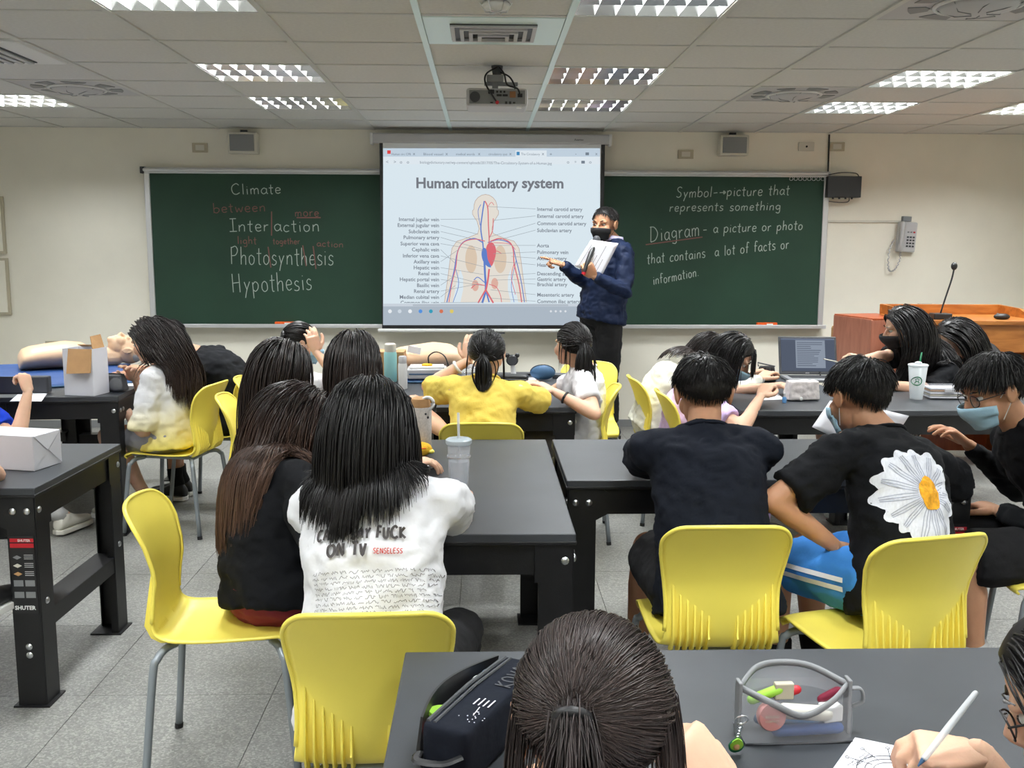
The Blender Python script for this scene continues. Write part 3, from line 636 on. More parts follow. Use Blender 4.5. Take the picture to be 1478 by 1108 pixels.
# ------------------------------------------------------------------ wall fittings
def speaker(px0, py0, px1, py1, lb):
    a, c = U(px0, py0, WY-.12), U(px1, py1, WY-.12); t = thing('wall_speaker', lb, 'speaker', ((a.x+c.x)/2, WY, (a.z+c.z)/2)); w_, h = c.x-a.x, a.z-c.z
    b = MB(); b.box((0, -.055, 0), (w_, .11, h)); mk('cabinet', b, M['offwhite'], t, bevel=.008); b = MB(); b.box((0, -.112, 0), (w_-.035, .006, h-.035)); mk('grille_cloth', b, M['grey'], t, bevel=.002)
    b = MB(); b.box((0, -.03, h/2+.012), (.05, .03, .024)); mk('bracket', b, M['dgrey'], t)
speaker(327, 190, 370, 221, 'white wall speaker with grey grille above the Climate board'); speaker(1041, 194, 1081, 224, 'white wall speaker with grey grille above the Symbol board')
def plate(px0, py0, px1, py1, lb, m='beige', dot=False, name='wall_socket'):
    a, c = U(px0, py0, WY-.01), U(px1, py1, WY-.01); t = thing(name, lb, 'socket', ((a.x+c.x)/2, WY, (a.z+c.z)/2)); w_, h = c.x-a.x, a.z-c.z
    b = MB(); b.box((0, -.006, 0), (w_, .012, h)); mk('cover', b, M[m], t, bevel=.003)
    b = MB(); b.box((0, -.0135, 0), (w_*.55, .003, h*.55)); mk('insert', b, M['offwhite' if m != 'offwhite' else 'ltgrey'] if not dot else M['offwhite'], t)
    if dot: b = MB(); b.cyl((0, -.012, 0), (0, -.018, 0), .008); mk('socket_hole', b, M['blackp'], t)
plate(277, 206, 300, 220, 'beige blank wall plate left of the speaker above the Climate board'); plate(979, 216, 1001, 229, 'beige blank wall plate left of the speaker above the Symbol board')
plate(1153, 205, 1175, 218, 'white wall socket with a black hole above the clips', 'offwhite', True); plate(1198, 205, 1219, 218, 'beige wall socket right of the black cable near the ceiling')
plate(65, 492, 90, 503, 'beige wall socket above the left training dummy'); plate(1325, 437, 1345, 447, 'small white wall socket behind the wooden podium', 'offwhite')
for i, (px0, py0, px1, py1) in enumerate(((-60, 283, 10, 366), (-55, 372, 17, 454))):
    a, c = U(px0, py0, WY-.01), U(px1, py1, WY-.01); t = thing('access_panel', ('upper' if i == 0 else 'lower')+' cream wall panel at the left edge of the frame', 'wall panel', ((a.x+c.x)/2, WY, (a.z+c.z)/2)); w_, h = c.x-a.x, a.z-c.z
    b = MB(); b.box((0, -.012, 0), (w_, .024, h)); mk('frame', b, M['beige'], t, bevel=.003); b = MB(); b.box((0, -.026, 0), (w_-.04, .006, h-.04)); mk('door', b, M['wall'], t, bevel=.002)
# black amplifier box + cable, trunking, wall phone
a, c = U(1195, 254, WY-.1), U(1242, 285, WY-.1); t = thing('black_box', 'small black device box hung on the wall beside the chalkboard', 'device', ((a.x+c.x)/2, WY, (a.z+c.z)/2)); w_, h = c.x-a.x, a.z-c.z
b = MB(); b.box((0, -.06, 0), (w_, .1, h)); mk('body', b, M['blackp'], t, bevel=.004)
for k in range(4): b = MB(); b.cyl((-.09+.05*k, -.112, -h/2+.0), (-.09+.05*k, -.112, -h/2-.014), .008); mk('knob', b, M['blackp'], t)
b = MB(); b.box((0, -.005, -.01), (w_*.8, .01, h*.8)); mk('wall_plate', b, M['dgrey'], t)
def wcable(nm, lb, P, r, m, Y=WY-.012):
    b = MB(); b.tube(smoothpts([U(x, y, Y) for x, y in P], 4), r, 6); o = mk(nm, b, M[m], loc=U(P[0][0], P[0][1], Y), smooth=True); tag(o, lb, 'cable'); return o
wcable('black_cable', 'black cable running down the wall from the ceiling beside the chalkboard', [(1197, 194), (1196, 225), (1195, 250), (1193, 275), (1193, 288)], .007, 'blackp')
wcable('looped_cable', 'thin black cable looping over the top of the black device box', [(1196, 252), (1215, 249), (1235, 250), (1240, 255)], .004, 'blackp', WY-.11)
wcable('hanging_cable', 'thin dark cable hanging below the black device box', [(1193, 290), (1210, 292), (1224, 291), (1226, 284)], .004, 'dgrey', WY-.05)
a, c = U(1187, 319, WY-.01), U(1300, 321, WY-.01); b = MB(); b.box(((a.x+c.x)/2, WY-.008, a.z), (c.x-a.x, .016, .016)); o = mk('cable_trunking', b, M['offwhite'], loc=(a.x, WY, a.z)); tag(o, 'thin white cable trunking running across the wall to the phone', 'cable duct')
a = U(1307, 342, WY-.04); t = thing('wall_phone', 'off-white corded telephone mounted on the wall', 'telephone', (a.x, WY, a.z)); t.rotation_euler = (0, R(3), 0)
b = MB(); b.box((.01, -.03, 0), (.15, .05, .24)); mk('body', b, M['ltgrey'], t, bevel=.012)
b = MB(); b.tube([(-.045, -.07, .10), (-.05, -.085, .06), (-.05, -.088, -.05), (-.045, -.07, -.10)], [.026, .017, .017, .026], 10, ends=True); mk('handset', b, M['ltgrey'], t, smooth=True)
for i in range(4):
    for j in range(3): b = MB(); b.box((.012+.024*j, -.057, .0-.024*i), (.015, .008, .013)); mk('key_button', b, M['dgrey'], t, bevel=.001)
for j in range(3): b = MB(); b.box((.012+.024*j, -.057, .04), (.015, .006, .012)); mk('key_button', b, M['red'] if j == 2 else M['grey'], t, bevel=.001)
b = MB(); b.box((.0, -.02, .145), (.07, .04, .04)); mk('wall_bracket', b, M['grey'], t, bevel=.004)
P = [(-.04, -.06, -.11), (-.03, -.05, -.17), (-.05, -.04, -.25), (-.09, -.04, -.28), (-.115, -.04, -.24), (-.12, -.04, -.12), (-.09, -.03, -.03)]; sp = smoothpts(P, 10)
b = MB(); b.tube([Vector(p)+Vector((.006*math.cos(i*1.9), .006*math.sin(i*1.9), 0)) for i, p in enumerate(sp)], .005, 6); mk('coiled_cord', b, M['ltgrey'], t, smooth=True)

# ------------------------------------------------------------------ projector on its ceiling mount
a, c = U(673, 128, 5.04), U(762, 152, 5.04); px_ = (a.x+c.x)/2; pz = (a.z+c.z)/2; w_ = c.x-a.x
t = thing('projector', 'white ceiling-mounted projector with ports and cables facing the room', 'projector', (px_, 5.04, CZ)); z0 = pz-CZ; h = a.z-c.z
b = MB(); b.box((0, .12, z0), (w_, .24, h+.01)); mk('body', b, M['ltgrey'], t, bevel=.014)
b = MB(); b.box((0, -.001, z0), (w_-.03, .004, h-.012)); mk('port_panel', b, M['grey'], t)
b = MB(); b.cyl((-w_*.36, -.002, z0), (-w_*.36, -.006, z0), .026, n=24); mk('side_grille', b, M['dgrey'], t)
for x, z, ww, hh in ((-.03, .025, .03, .02), (0, .025, .01, .01), (.018, .025, .01, .01), (.036, .025, .01, .01), (.01, .008, .026, .010), (.04, .008, .026, .010), (-.028, -.028, .014, .006), (.045, -.028, .012, .012), (.065, -.028, .012, .012), (.085, -.028, .012, .008), (.115, .008, .024, .018)):
    b = MB(); b.box((x, -.005, z0+z), (ww, .006, hh)); mk('port', b, M['blackp'], t)
b = MB(); b.box((.078, -.005, z0+.012), (.03, .005, .03)); mk('audio_ports', b, M['brown'], t)
b = MB(); b.box((w_*.36, .03, z0-h/2-.006), (.025, .04, .008)); mk('foot', b, M['white'], t)
b = MB(); b.cyl((0, .06, 0), (0, .06, -.05), .03, .022); mk('ceiling_pole', b, M['dgrey'], t)
b = MB(); b.box((-.01, .04, -.068), (.085, .06, .035)); mk('mount_block', b, M['grey'], t, bevel=.004)
b = MB(); b.box((.02, .04, z0+h/2+.03), (.17, .02, .018)); b.box((-.01, .04, z0+h/2+.015), (.03, .03, .05)); mk('mount_arm', b, M['grey'], t, bevel=.002)
for P in ([(0, .03, -.01), (-.055, .0, -.05), (-.058, -.01, -.10), (-.02, -.02, z0), (.0, -.012, z0-.028)], [(.01, .03, -.01), (.035, .0, -.05), (.05, -.01, z0+h/2+.02), (.10, -.02, z0+h/2), (.115, -.012, z0+.012)], [(.01, .05, -.03), (.06, .01, -.06), (.085, 0, -.10), (.09, .0, z0+h/2)]):
    b = MB(); b.tube(smoothpts(P, 6), .0045, 6); mk('cable', b, M['blackp'], t, smooth=True)
b = MB(); b.cyl((0, -.008, z0-.028), (0, -.018, z0-.028), .009); mk('cable_plug', b, M['red'], t)

# ------------------------------------------------------------------ workbenches
def bolt_mesh():
    b = MB(); b.lathe([(.011, 0), (.011, .002), (.008, .005), (.004, .0065), (.001, .0068)], n=10); return b
_bolt = None
def make_bench(lab, L, D, Hh=.72, sticker=None):
    """local frame: x along length L, y along depth D, origin at the centre on the floor"""
    global _bolt
    t = thing('workbench', lab, 'table', group='black steel workbenches with grey tops')
    b = MB(); b.box((0, 0, Hh-.0125), (L, D, .025)); mk('tabletop', b, M['tabletop'], t, bevel=.003)
    b = MB(); b.box((0, 0, Hh-.026), (L+.004, D+.004, .010)); mk('edge_trim', b, M['black'], t, bevel=.002)
    lx, ly = L/2-.008, D/2-.008
    for sx in (-1, 1):
        for sy in (-1, 1):
            b = MB(); w_ = .088; th = .004
            b.box((sx*(lx-w_/2), sy*ly, (Hh-.03)/2), (w_, th, Hh-.03)); b.box((sx*lx, sy*(ly-w_/2), (Hh-.03)/2), (th, w_, Hh-.03))
            b.box((sx*(lx-w_), sy*(ly-.012), (Hh-.03)/2), (th, .024, Hh-.03)); b.box((sx*(lx-.012), sy*(ly-w_), (Hh-.03)/2), (.024, th, Hh-.03))
            g = [(sx*lx, sy*(ly+.004), Hh-.022), (sx*(lx-.10), sy*(ly+.004), Hh-.022), (sx*(lx-.125), sy*(ly+.004), Hh-.04), (sx*(lx-.125), sy*(ly+.004), Hh-.115), (sx*(lx-.088), sy*(ly+.004), Hh-.135), (sx*lx, sy*(ly+.004), Hh-.135)]
            b.poly(g, .003, (0, -sy, 0)); b.box((sx*(lx+.002), sy*(ly-.05), Hh-.079), (.003, .10, .113))
            lg = mk('leg', b, M['black'], t)
            b = MB(); b.box((sx*(lx-.044), sy*(ly-.044), .003), (.115, .115, .006)); mk('foot_plate', b, M['black'], lg)
            pos = [((sx*(lx-.022), sy*(ly+.006), Hh-.075), 'y', sy), ((sx*(lx-.066), sy*(ly+.006), Hh-.075), 'y', sy), ((sx*(lx+.004), sy*(ly-.02), Hh-.075), 'x', sx), ((sx*(lx-.045), sy*(ly+.0), .20), 'y', sy), ((sx*(lx-.045), sy*(ly+.0), .172), 'y', sy), ((sx*(lx+.002), sy*(ly-.04), .34), 'x', sx)]
            for p, ax, sg in pos:
                if _bolt is None: o = mk('bolt', bolt_mesh(), M['steel'], lg, smooth=40); _bolt = o
                else: o = part_copy(_bolt, lg, (0, 0, 0))
                o.location = p; o.rotation_euler = (R(90)*sg*(1 if ax == 'y' else 0)*-1*-1, 0, 0) if ax == 'y' else (0, R(90)*sg, 0)
                if ax == 'y': o.rotation_euler = (R(90) if sg < 0 else R(-90), 0, 0)
    for sy in (-1, 1): b = MB(); b.box((0, sy*(ly-.006), Hh-.073), (L-.10, .004, .085)); b.box((0, sy*(ly-.024), Hh-.115), (L-.1, .034, .003)); mk('apron', b, M['black'], t)
    for sx in (-1, 1): b = MB(); b.box((sx*(lx-.006), 0, Hh-.073), (.004, D-.10, .085)); mk('apron', b, M['black'], t)
    for sx in (-1, 1): b = MB(); b.box((sx*(lx-.045), 0, .30), (.085, D-.09, .004)); b.box((sx*(lx-.003), 0, .272), (.004, D-.1, .058)); b.box((sx*(lx-.088), 0, .272), (.004, D-.1, .058)); mk('lower_rail', b, M['black'], t)
    if sticker:
        sx, sy = sticker; y = sy*(ly+.004); dx = Vector((1, 0, 0)) if sy < 0 else Vector((-1, 0, 0)); cx = sx*(lx-.044)
        def sb(nm, x, z, w_, h_, m, l=1): b = MB(); b.box((cx+x*(1 if sy < 0 else -1), y+sy*.0006*l, z), (w_, .0008, h_)); return mk(nm, b, m, stk)
        b = MB(); b.box((cx, y, .44), (.076, .0012, .255)); stk = mk('sticker', b, M['blackp'], t)
        sb('sticker_band', 0, .552, .074, .012, M['red'], 2); sb('sticker_band', 0, .535, .074, .014, M['red'], 2)
        def tx(s, x, z, sz, m, bold=.02): b = MB(); text_mb(s, sz, Vector((cx, y+sy*.003, z))+dx*x, dx, (0, 0, 1), bold, mb=b); mk('sticker_lettering', b, m, stk)
        tx('SHUTER', -.012, .548, .011, M['white']); tx('SHUTER', -.034, .326, .018, M['white'], .04)
        for k, c in enumerate(('grey', 'offwhite', 'card')):
            b = MB(); z = .497-.027*k; b.add([(cx+(q[0]-.017)*(1 if sy < 0 else -1), y+sy*.003, z+q[1]) for q in ((-.014, 0), (0, -.007), (.014, 0), (0, .007))], [(0, 1, 2, 3)] if sy < 0 else [(3, 2, 1, 0)]); mk('sticker_picture', b, M[c], stk)
            for j in range(3): sb('sticker_line', .018, z+.007-.006*j, .028, .0018, M['ltgrey'], 2)
        for x, z in ((-.018, .412), (.018, .412), (-.018, .374), (.018, .374)): sb('sticker_panel', x, z, .030, .020, M['grey'], 2)
    return t
def bench(lab, xa, xb, ya, yb, rz=0, along='x', sticker=None):
    L, D = (xb-xa, yb-ya) if along == 'x' else (yb-ya, xb-xa)
    t = make_bench(lab, L, D, sticker=sticker); t.location = ((xa+xb)/2, (ya+yb)/2, 0); t.rotation_euler = (0, 0, rz+(0 if along == 'x' else math.pi/2)); return t
T1 = bench('black workbench with a sticker on its leg under the lying white box', -2.70, -1.37, 2.99, 3.68, R(-1.0), sticker=(1, -1)); T1.location.x -= .02
T2 = bench('black workbench in the middle with a tumbler standing on it', -.44, .243, 2.472, 3.735, along='y')
T3 = bench('black workbench where the boy in plain black t-shirt sits', .268, 1.61, 3.06, 3.735, sticker=(1, -1))
T4 = bench('black workbench nearest the camera with the pencil cases', -.147, 1.20, 1.02, 1.728)
T5 = bench('black workbench holding the open white box and training dummy', -2.52, -1.87, 4.82, 6.1, R(4), along='y')
T5b = bench('black workbench at far left under the blue mat', -3.19, -2.54, 4.87, 6.15, R(4), along='y')
T6 = bench('black workbench behind the long-haired girls with the second dummy', -.91, -.24, 4.56, 5.82, along='y')
T6b = bench('black workbench in front of the girl in yellow', -.225, .435, 4.50, 5.78, along='y')
T7 = bench('black workbench carrying the marbled pencil case and papers', 1.19, 1.86, 4.40, 5.68, along='y')
T7b = bench('black workbench at the right back under the plastic cup', 1.87, 3.17, 4.40, 5.08)
T4b = bench('black workbench at the lower right continuing the nearest one', 1.21, 2.54, 1.02, 1.728)

# ------------------------------------------------------------------ yellow chairs
def make_chair(lab):
    t = thing('yellow_chair', lab, 'chair', group='yellow plastic shell chairs')
    prof = [(.205, .395, .160), (.215, .408, .165), (.195, .417, .168), (.12, .414, .170), (.0, .408, .170), (-.10, .408, .166), (-.145, .414, .160), (-.172, .435, .155), (-.185, .47, .150), (-.192, .52, .147), (-.198, .58, .150), (-.206, .64, .158), (-.22, .69, .166), (-.236, .725, .168), (-.25, .748, .160), (-.262, .762, .145)]
    prof = prof[:-4]
    P = smoothpts([Vector(p) for p in prof], 3); P.pop(); TOP = .775; RC = .052
    for z in (.690, .705, .720, .730, .739, .748, .755, .761, .766, .770, .773, .775): P.append(Vector((-.206-.055*((z-.64)/.135)**1.15, z, .165)))
    nu = 21; rs = []
    for p in P:
        y, z, hw = p; row = []; dd = TOP-z
        if z > .685: hw = .165+.002*math.sin((z-.685)*30)
        if dd < RC: hw = hw-RC+math.sqrt(max(0, RC*RC-(RC-dd)**2))
        for i in range(nu):
            u = -1+2*i/(nu-1); bk = min(1, max(0, (z-.43)/.15)); st = 1-min(1, max(0, (z-.41)/.05)); ux = u*hw/.165
            yy = y+.042*bk*ux*ux; zz = z+.012*st*abs(u)**3*(1 if y < .18 else 0)
            zz -= .014*ux*ux*min(1, max(0, (z-.6)/.15))
            if y > .15 and z < .42: yy -= .02*abs(u)**4
            row.append((u*hw, yy, zz))
        rs.append(row)
    b = MB(); b.rings(rs, cap=False, close=False); mk('seat_shell', b, M['yellow'], t, smooth=True, solid=.007)
    i0 = next(i for i, p in enumerate(P) if p[1] > .46)
    rim = [r[0] for r in rs[i0:-1]]+list(rs[-1])+[r[-1] for r in rs[i0:-1]][::-1]
    b = MB(); b.tube(rim, .0062, 7); mk('rim', b, M['yellow'], t, smooth=True)
    def backy(z): 
        for a, c in zip(prof[5:], prof[6:]):
            if a[1] <= z <= c[1]: k = (z-a[1])/(c[1]-a[1]); return a[0]+(c[0]-a[0])*k
        return -.19
    for s in (-1, 1):
        for k in range(6):
            x = s*(.038+.0185*k); zt = .520+.0145*k+(.012 if k == 5 else 0); zb = .412; pts = []
            for z, d in ((zb-.004, .012), (zb+.010, .028), (zb+.045, .024), ((zb+zt)/2, .015), (zt-.02, .008), (zt, .001)):
                u = x/.155; pts.append((z, backy(max(z, .415))+.04*min(1, max(0, (z-.43)/.15))*u*u-.002, d))
            b = MB(); th = .0042
            vs = []
            for z, y, d in pts: vs += [(x-th, y, z), (x-th*.5, y-d, z), (x+th*.5, y-d, z), (x+th, y, z)]
            fs = []
            for i in range(len(pts)-1):
                for j in range(3): fs.append((i*4+j, i*4+j+1, i*4+j+5, i*4+j+4))
            fs += [(0, 1, 2, 3)[::-1]]; b.add(vs, fs); mk('rib', b, M['yellow'], t, smooth=50)
    for sx in (-1, 1):
        for sy in (-1, 1):
            P = [(sx*.10, sy*.13, .392), (sx*.135, sy*.15, .390), (sx*.160, sy*.165, .372), (sx*.172, sy*.175, .33), (sx*.192, sy*.205-.0*sy, 0.012)]
            b = MB(); b.tube(smoothpts(P, 4), .011, 10); lg = mk('leg', b, M['legpaint'], t, smooth=True)
            b = MB(); b.cyl((sx*.1915, sy*.2045, .016), (sx*.193, sy*.206, 0), .0125, n=10); mk('foot_cap', b, M['rubber'], lg)
    b = MB()
    for sy in (-1, 1): b.cyl((-.105, sy*.13, .392), (.105, sy*.13, .392), .011, n=10)
    for sx in (-1, 1): b.cyl((sx*.08, -.13, .392), (sx*.08, .13, .392), .009, n=8)
    mk('seat_frame', b, M['legpaint'], t, smooth=40)
    return t
CH0 = None
def chair(x, y, face, lab):        # face = heading of the sitter in degrees, 90 = towards the front wall
    global CH0; rz = R(face-90)
    if CH0 is None: CH0 = make_chair(lab); CH0.location = (x, y, 0); CH0.rotation_euler = (0, 0, rz)
    else: return dup(CH0, (x, y, 0), rz, lab)
    return CH0
# ------------------------------------------------------------------ people
def ik(a, t, l1, l2, pole):
    d = t-a; L = d.length; d = d/L if L > 1e-6 else Vector((0, 1, 0)); L2 = min(L, (l1+l2)*.995); L2 = max(L2, abs(l1-l2)*1.02+1e-4)
    x = (l1*l1-l2*l2+L2*L2)/(2*L2); h = math.sqrt(max(0, l1*l1-x*x)); p = Vector(pole); p = p-d*p.dot(d)
    p = p.normalized() if p.length > 1e-6 else Vector((0, 0, 1))
    return a+d*x+p*h, a+d*L2
def hand_parts(W, D, N, Tm, s, pose):
    """closed shapes of one hand: W wrist, D towards the fingers, N back of the hand, Tm towards the thumb"""
    D = Vector(D).normalized(); N = Vector(N); N = (N-D*N.dot(D)).normalized(); Tm = Vector(Tm); Tm = (Tm-D*Tm.dot(D)-N*Tm.dot(N)).normalized()
    b = MB(); q = lambda x, y, z: W+D*(x*s)+Tm*(y*s)+N*(z*s)
    rs = []
    for x, wy, wz in ((-.015, .020, .016), (.0, .022, .016), (.02, .031, .016), (.05, .038, .015), (.078, .039, .013), (.088, .034, .010)):
        rs.append([q(x, wy*math.cos(a), wz*math.sin(a)) for a in [2*math.pi*k/12 for k in range(12)]])
    b.rings(rs)
    P = {'relax': [(18, 25, 15), (22, 28, 18), (26, 30, 20), (30, 32, 20)], 'grip': [(48, 60, 30), (58, 65, 35), (68, 70, 40), (74, 75, 40)], 'fist': [(70, 85, 40)]*4, 'point': [(4, 6, 4), (66, 88, 40), (72, 88, 40), (74, 88, 40)],
         'flat': [(4, 8, 5), (5, 9, 6), (6, 10, 7), (8, 12, 8)], 'pen': [(40, 42, 22), (52, 48, 26), (66, 62, 30), (74, 70, 34)]}[pose]
    for i, (y, L, r) in enumerate(((.028, .072, .0088), (.0095, .080, .009), (-.010, .074, .0086), (-.0285, .058, .0078))):
        a = 0; p = q(.070, y, -.001); pts = [p]; x, z = .078-.003*abs(i-1), 0.0
        pts.append(q(x, y, 0)); sp = (y*.10)
        for j, (f, c) in enumerate(zip((.47, .30, .23), P[i])):
            a += R(c); x += L*f*math.cos(a); z -= L*f*math.sin(a); pts.append(q(x, y+sp*(j+1)*.25, z))
        b.tube([v for v in pts], [r*s*k for k in (1, 1.05, 1.0, .92, .78)], 8, ends=True)
    th = {'relax': [(.018, .026, -.004), (.042, .050, -.012), (.066, .060, -.020), (.086, .060, -.026)], 'grip': [(.018, .026, -.006), (.042, .046, -.022), (.070, .040, -.036), (.088, .026, -.042)], 'fist': [(.018, .026, -.006), (.045, .044, -.022), (.068, .032, -.036), (.075, .012, -.042)],
          'point': [(.018, .026, -.006), (.044, .050, -.018), (.070, .042, -.028), (.086, .026, -.034)], 'flat': [(.018, .028, -.002), (.042, .054, -.006), (.064, .070, -.010), (.084, .078, -.012)], 'pen': [(.018, .026, -.006), (.045, .046, -.020), (.074, .044, -.030), (.096, .034, -.040)]}[pose]
    b.tube([q(*v) for v in th], [.014*s, .0115*s, .0105*s, .0085*s], 8, ends=True)
    return b, q
def head_parts(H, X, F, Z, s):
    b = MB(); q = lambda x, y, z: H+X*(x*s)+F*(y*s)+Z*(z*s); e = lambda c, r, **k: b.ell(q(*c), [v*s for v in r], X, F, Z, **k)
    e((0, -.012, .030), (.073, .091, .082), n=20, k=14); e((0, .020, -.040), (.056, .062, .060)); e((0, .060, -.084), (.024, .022, .018)); e((0, .045, -.065), (.042, .040, .028))
    for sx in (-1, 1): e((sx*.036, .052, -.024), (.028, .030, .030)); e((sx*.030, .070, .024), (.024, .013, .010))
    b.tube([q(0, .074, .016), q(0, .086, 0), q(0, .098, -.018), q(0, .094, -.026)], [.008*s, .009*s, .012*s, .009*s], 8, ends=True)
    for sx in (-1, 1): e((sx*.011, .088, -.025), (.008, .010, .007), n=8, k=6)
    e((0, .078, -.046), (.024, .012, .012))
    for sx in (-1, 1):
        Y = (F*.93+X*sx*-.35).normalized(); b.ell(q(sx*.077, -.006, -.002), (.007*s, .018*s, .031*s), X, F, Z, n=10, k=8)
        b.tube([q(sx*(.078+.006*math.cos(a*.5)), -.008+.016*math.sin(a), .004+.028*math.cos(a)) for a in np.linspace(-2.6, 2.2, 12)], .0045*s, 6, ends=True)
    return b, q
def skull(dx, dy, dz, r=1.0): return Vector((dx*.073*r, -.012+dy*.091*r, .030+dz*.082*r))
def hairline(az, kind):           # az: 0 = face side, pi = back; returns lowest unit height with hair
    T = {'long': [(0, .50), (.5, .48), (.95, .15), (1.3, -.25), (2.2, -.65), (3.15, -.75)], 'boy': [(0, .56), (.6, .54), (1.0, .30), (1.35, -.02), (1.75, -.08), (2.3, -.55), (3.15, -.72)]}[kind]
    for (a0, v0), (a1, v1) in zip(T, T[1:]):
        if az <= a1: return v0+(v1-v0)*(az-a0)/(a1-a0)
    return T[-1][1]
def sim_hair(roots, d0, nst, step, grav, caps, ells, off, stiff, curl=0, wind=None, wave=0, rng=RNG, axis=None, w0=.1):
    """strand integration with gravity and sliding over the head, neck, shoulders and back"""
    n = len(roots); P = [roots.copy()]; d = d0.copy(); p = roots.copy(); g = np.array([0, 0, -1.0])
    st = step if hasattr(step, '__len__') else np.full(n, step); st = np.asarray(st)[:, None]; ph = rng.uniform(0, 6.28, n)
    for i in range(nst):
        k = grav*min(1, .25+i*.16)
        d = d*stiff+g*k
        if wind is not None: d = d+wind*max(0, 1-i/8)
        if curl: d = d+rng.normal(0, curl, (n, 3))
        if wave: d[:, 0] += wave*np.sin(ph*.4+i*1.1); d[:, 1] += wave*np.cos(ph*.4+i*.9)
        if axis is not None:
            lat = (p-axis[0])@axis[1]; ex = np.clip(np.abs(lat)-w0, 0, .08)*np.sign(lat); d = d-axis[1]*(ex*9)[:, None]
        d /= np.linalg.norm(d, axis=1)[:, None]+1e-9
        p = p+d*st
        for (c, A, rr) in ells:          # ellipsoid: centre, axes matrix (rows), radii
            q = (p-c)@A.T; rad = rr[None, :]+off[:, None]; l = np.linalg.norm(q/rad, axis=1); m = l < 1
            if m.any():
                nn = (q/rad**2); nn /= np.linalg.norm(nn, axis=1)[:, None]+1e-9
                q2 = q.copy(); q2[m] = q[m]/l[m][:, None]; p = np.where(m[:, None], q2@A+c, p); nw = nn@A
                dn = (d*nw).sum(1); d = np.where((m & (dn < 0))[:, None], d-nw*dn[:, None], d)
        for (a, b_, r) in caps:
            ab = b_-a; t = np.clip(((p-a)@ab)/(ab@ab), 0, 1); c = a+t[:, None]*ab; v = p-c; l = np.linalg.norm(v, axis=1); rr = r+off; m = l < rr
            if m.any():
                nw = v/(l[:, None]+1e-9); p = np.where(m[:, None], c+nw*rr[:, None], p); dn = (d*nw).sum(1); d = np.where((m & (dn < 0))[:, None], d-nw*dn[:, None], d)
        P.append(p.copy())
    return np.stack(P, 1)      # n, nst+1, 3
def strand_mesh(b, S_, rad, cols, tint, tip=.25):
    """every strand becomes a thin three-sided lock"""
    n, m, _ = S_.shape
    T = np.empty_like(S_); T[:, 1:-1] = S_[:, 2:]-S_[:, :-2]; T[:, 0] = S_[:, 1]-S_[:, 0]; T[:, -1] = S_[:, -1]-S_[:, -2]
    T /= np.linalg.norm(T, axis=2)[..., None]+1e-9
    ref = np.array([.31, .77, .55]); X = np.cross(T, ref); X /= np.linalg.norm(X, axis=2)[..., None]+1e-9; Y = np.cross(T, X)
    prof = np.interp(np.linspace(0, 1, m), [0, .1, .7, 1], [.7, 1, 1, tip])
    r = (np.asarray(rad)[:, None]*prof[None])[..., None]
    rs = [S_+(X*math.cos(a)+Y*math.sin(a))*r for a in (0, 2.094, 4.189)]
    vs = np.stack(rs, 2).reshape(-1, 3); o = len(b.v); b.v += list(map(tuple, vs.tolist()))
    fs = []
    for i in range(n):
        base = o+i*m*3
        for j in range(m-1):
            k = base+j*3; fs += [(k, k+1, k+4, k+3), (k+1, k+2, k+5, k+4), (k+2, k, k+3, k+5)]
    b.f += fs; b.m += [0]*len(fs)
    tt = np.broadcast_to(np.linspace(0, 1, m)[None, :, None], (n, m, 3)).reshape(-1); tn = np.broadcast_to(np.asarray(tint)[:, None, None], (n, m, 3)).reshape(-1)
    cols += list(zip(tt.tolist(), tn.tolist()))
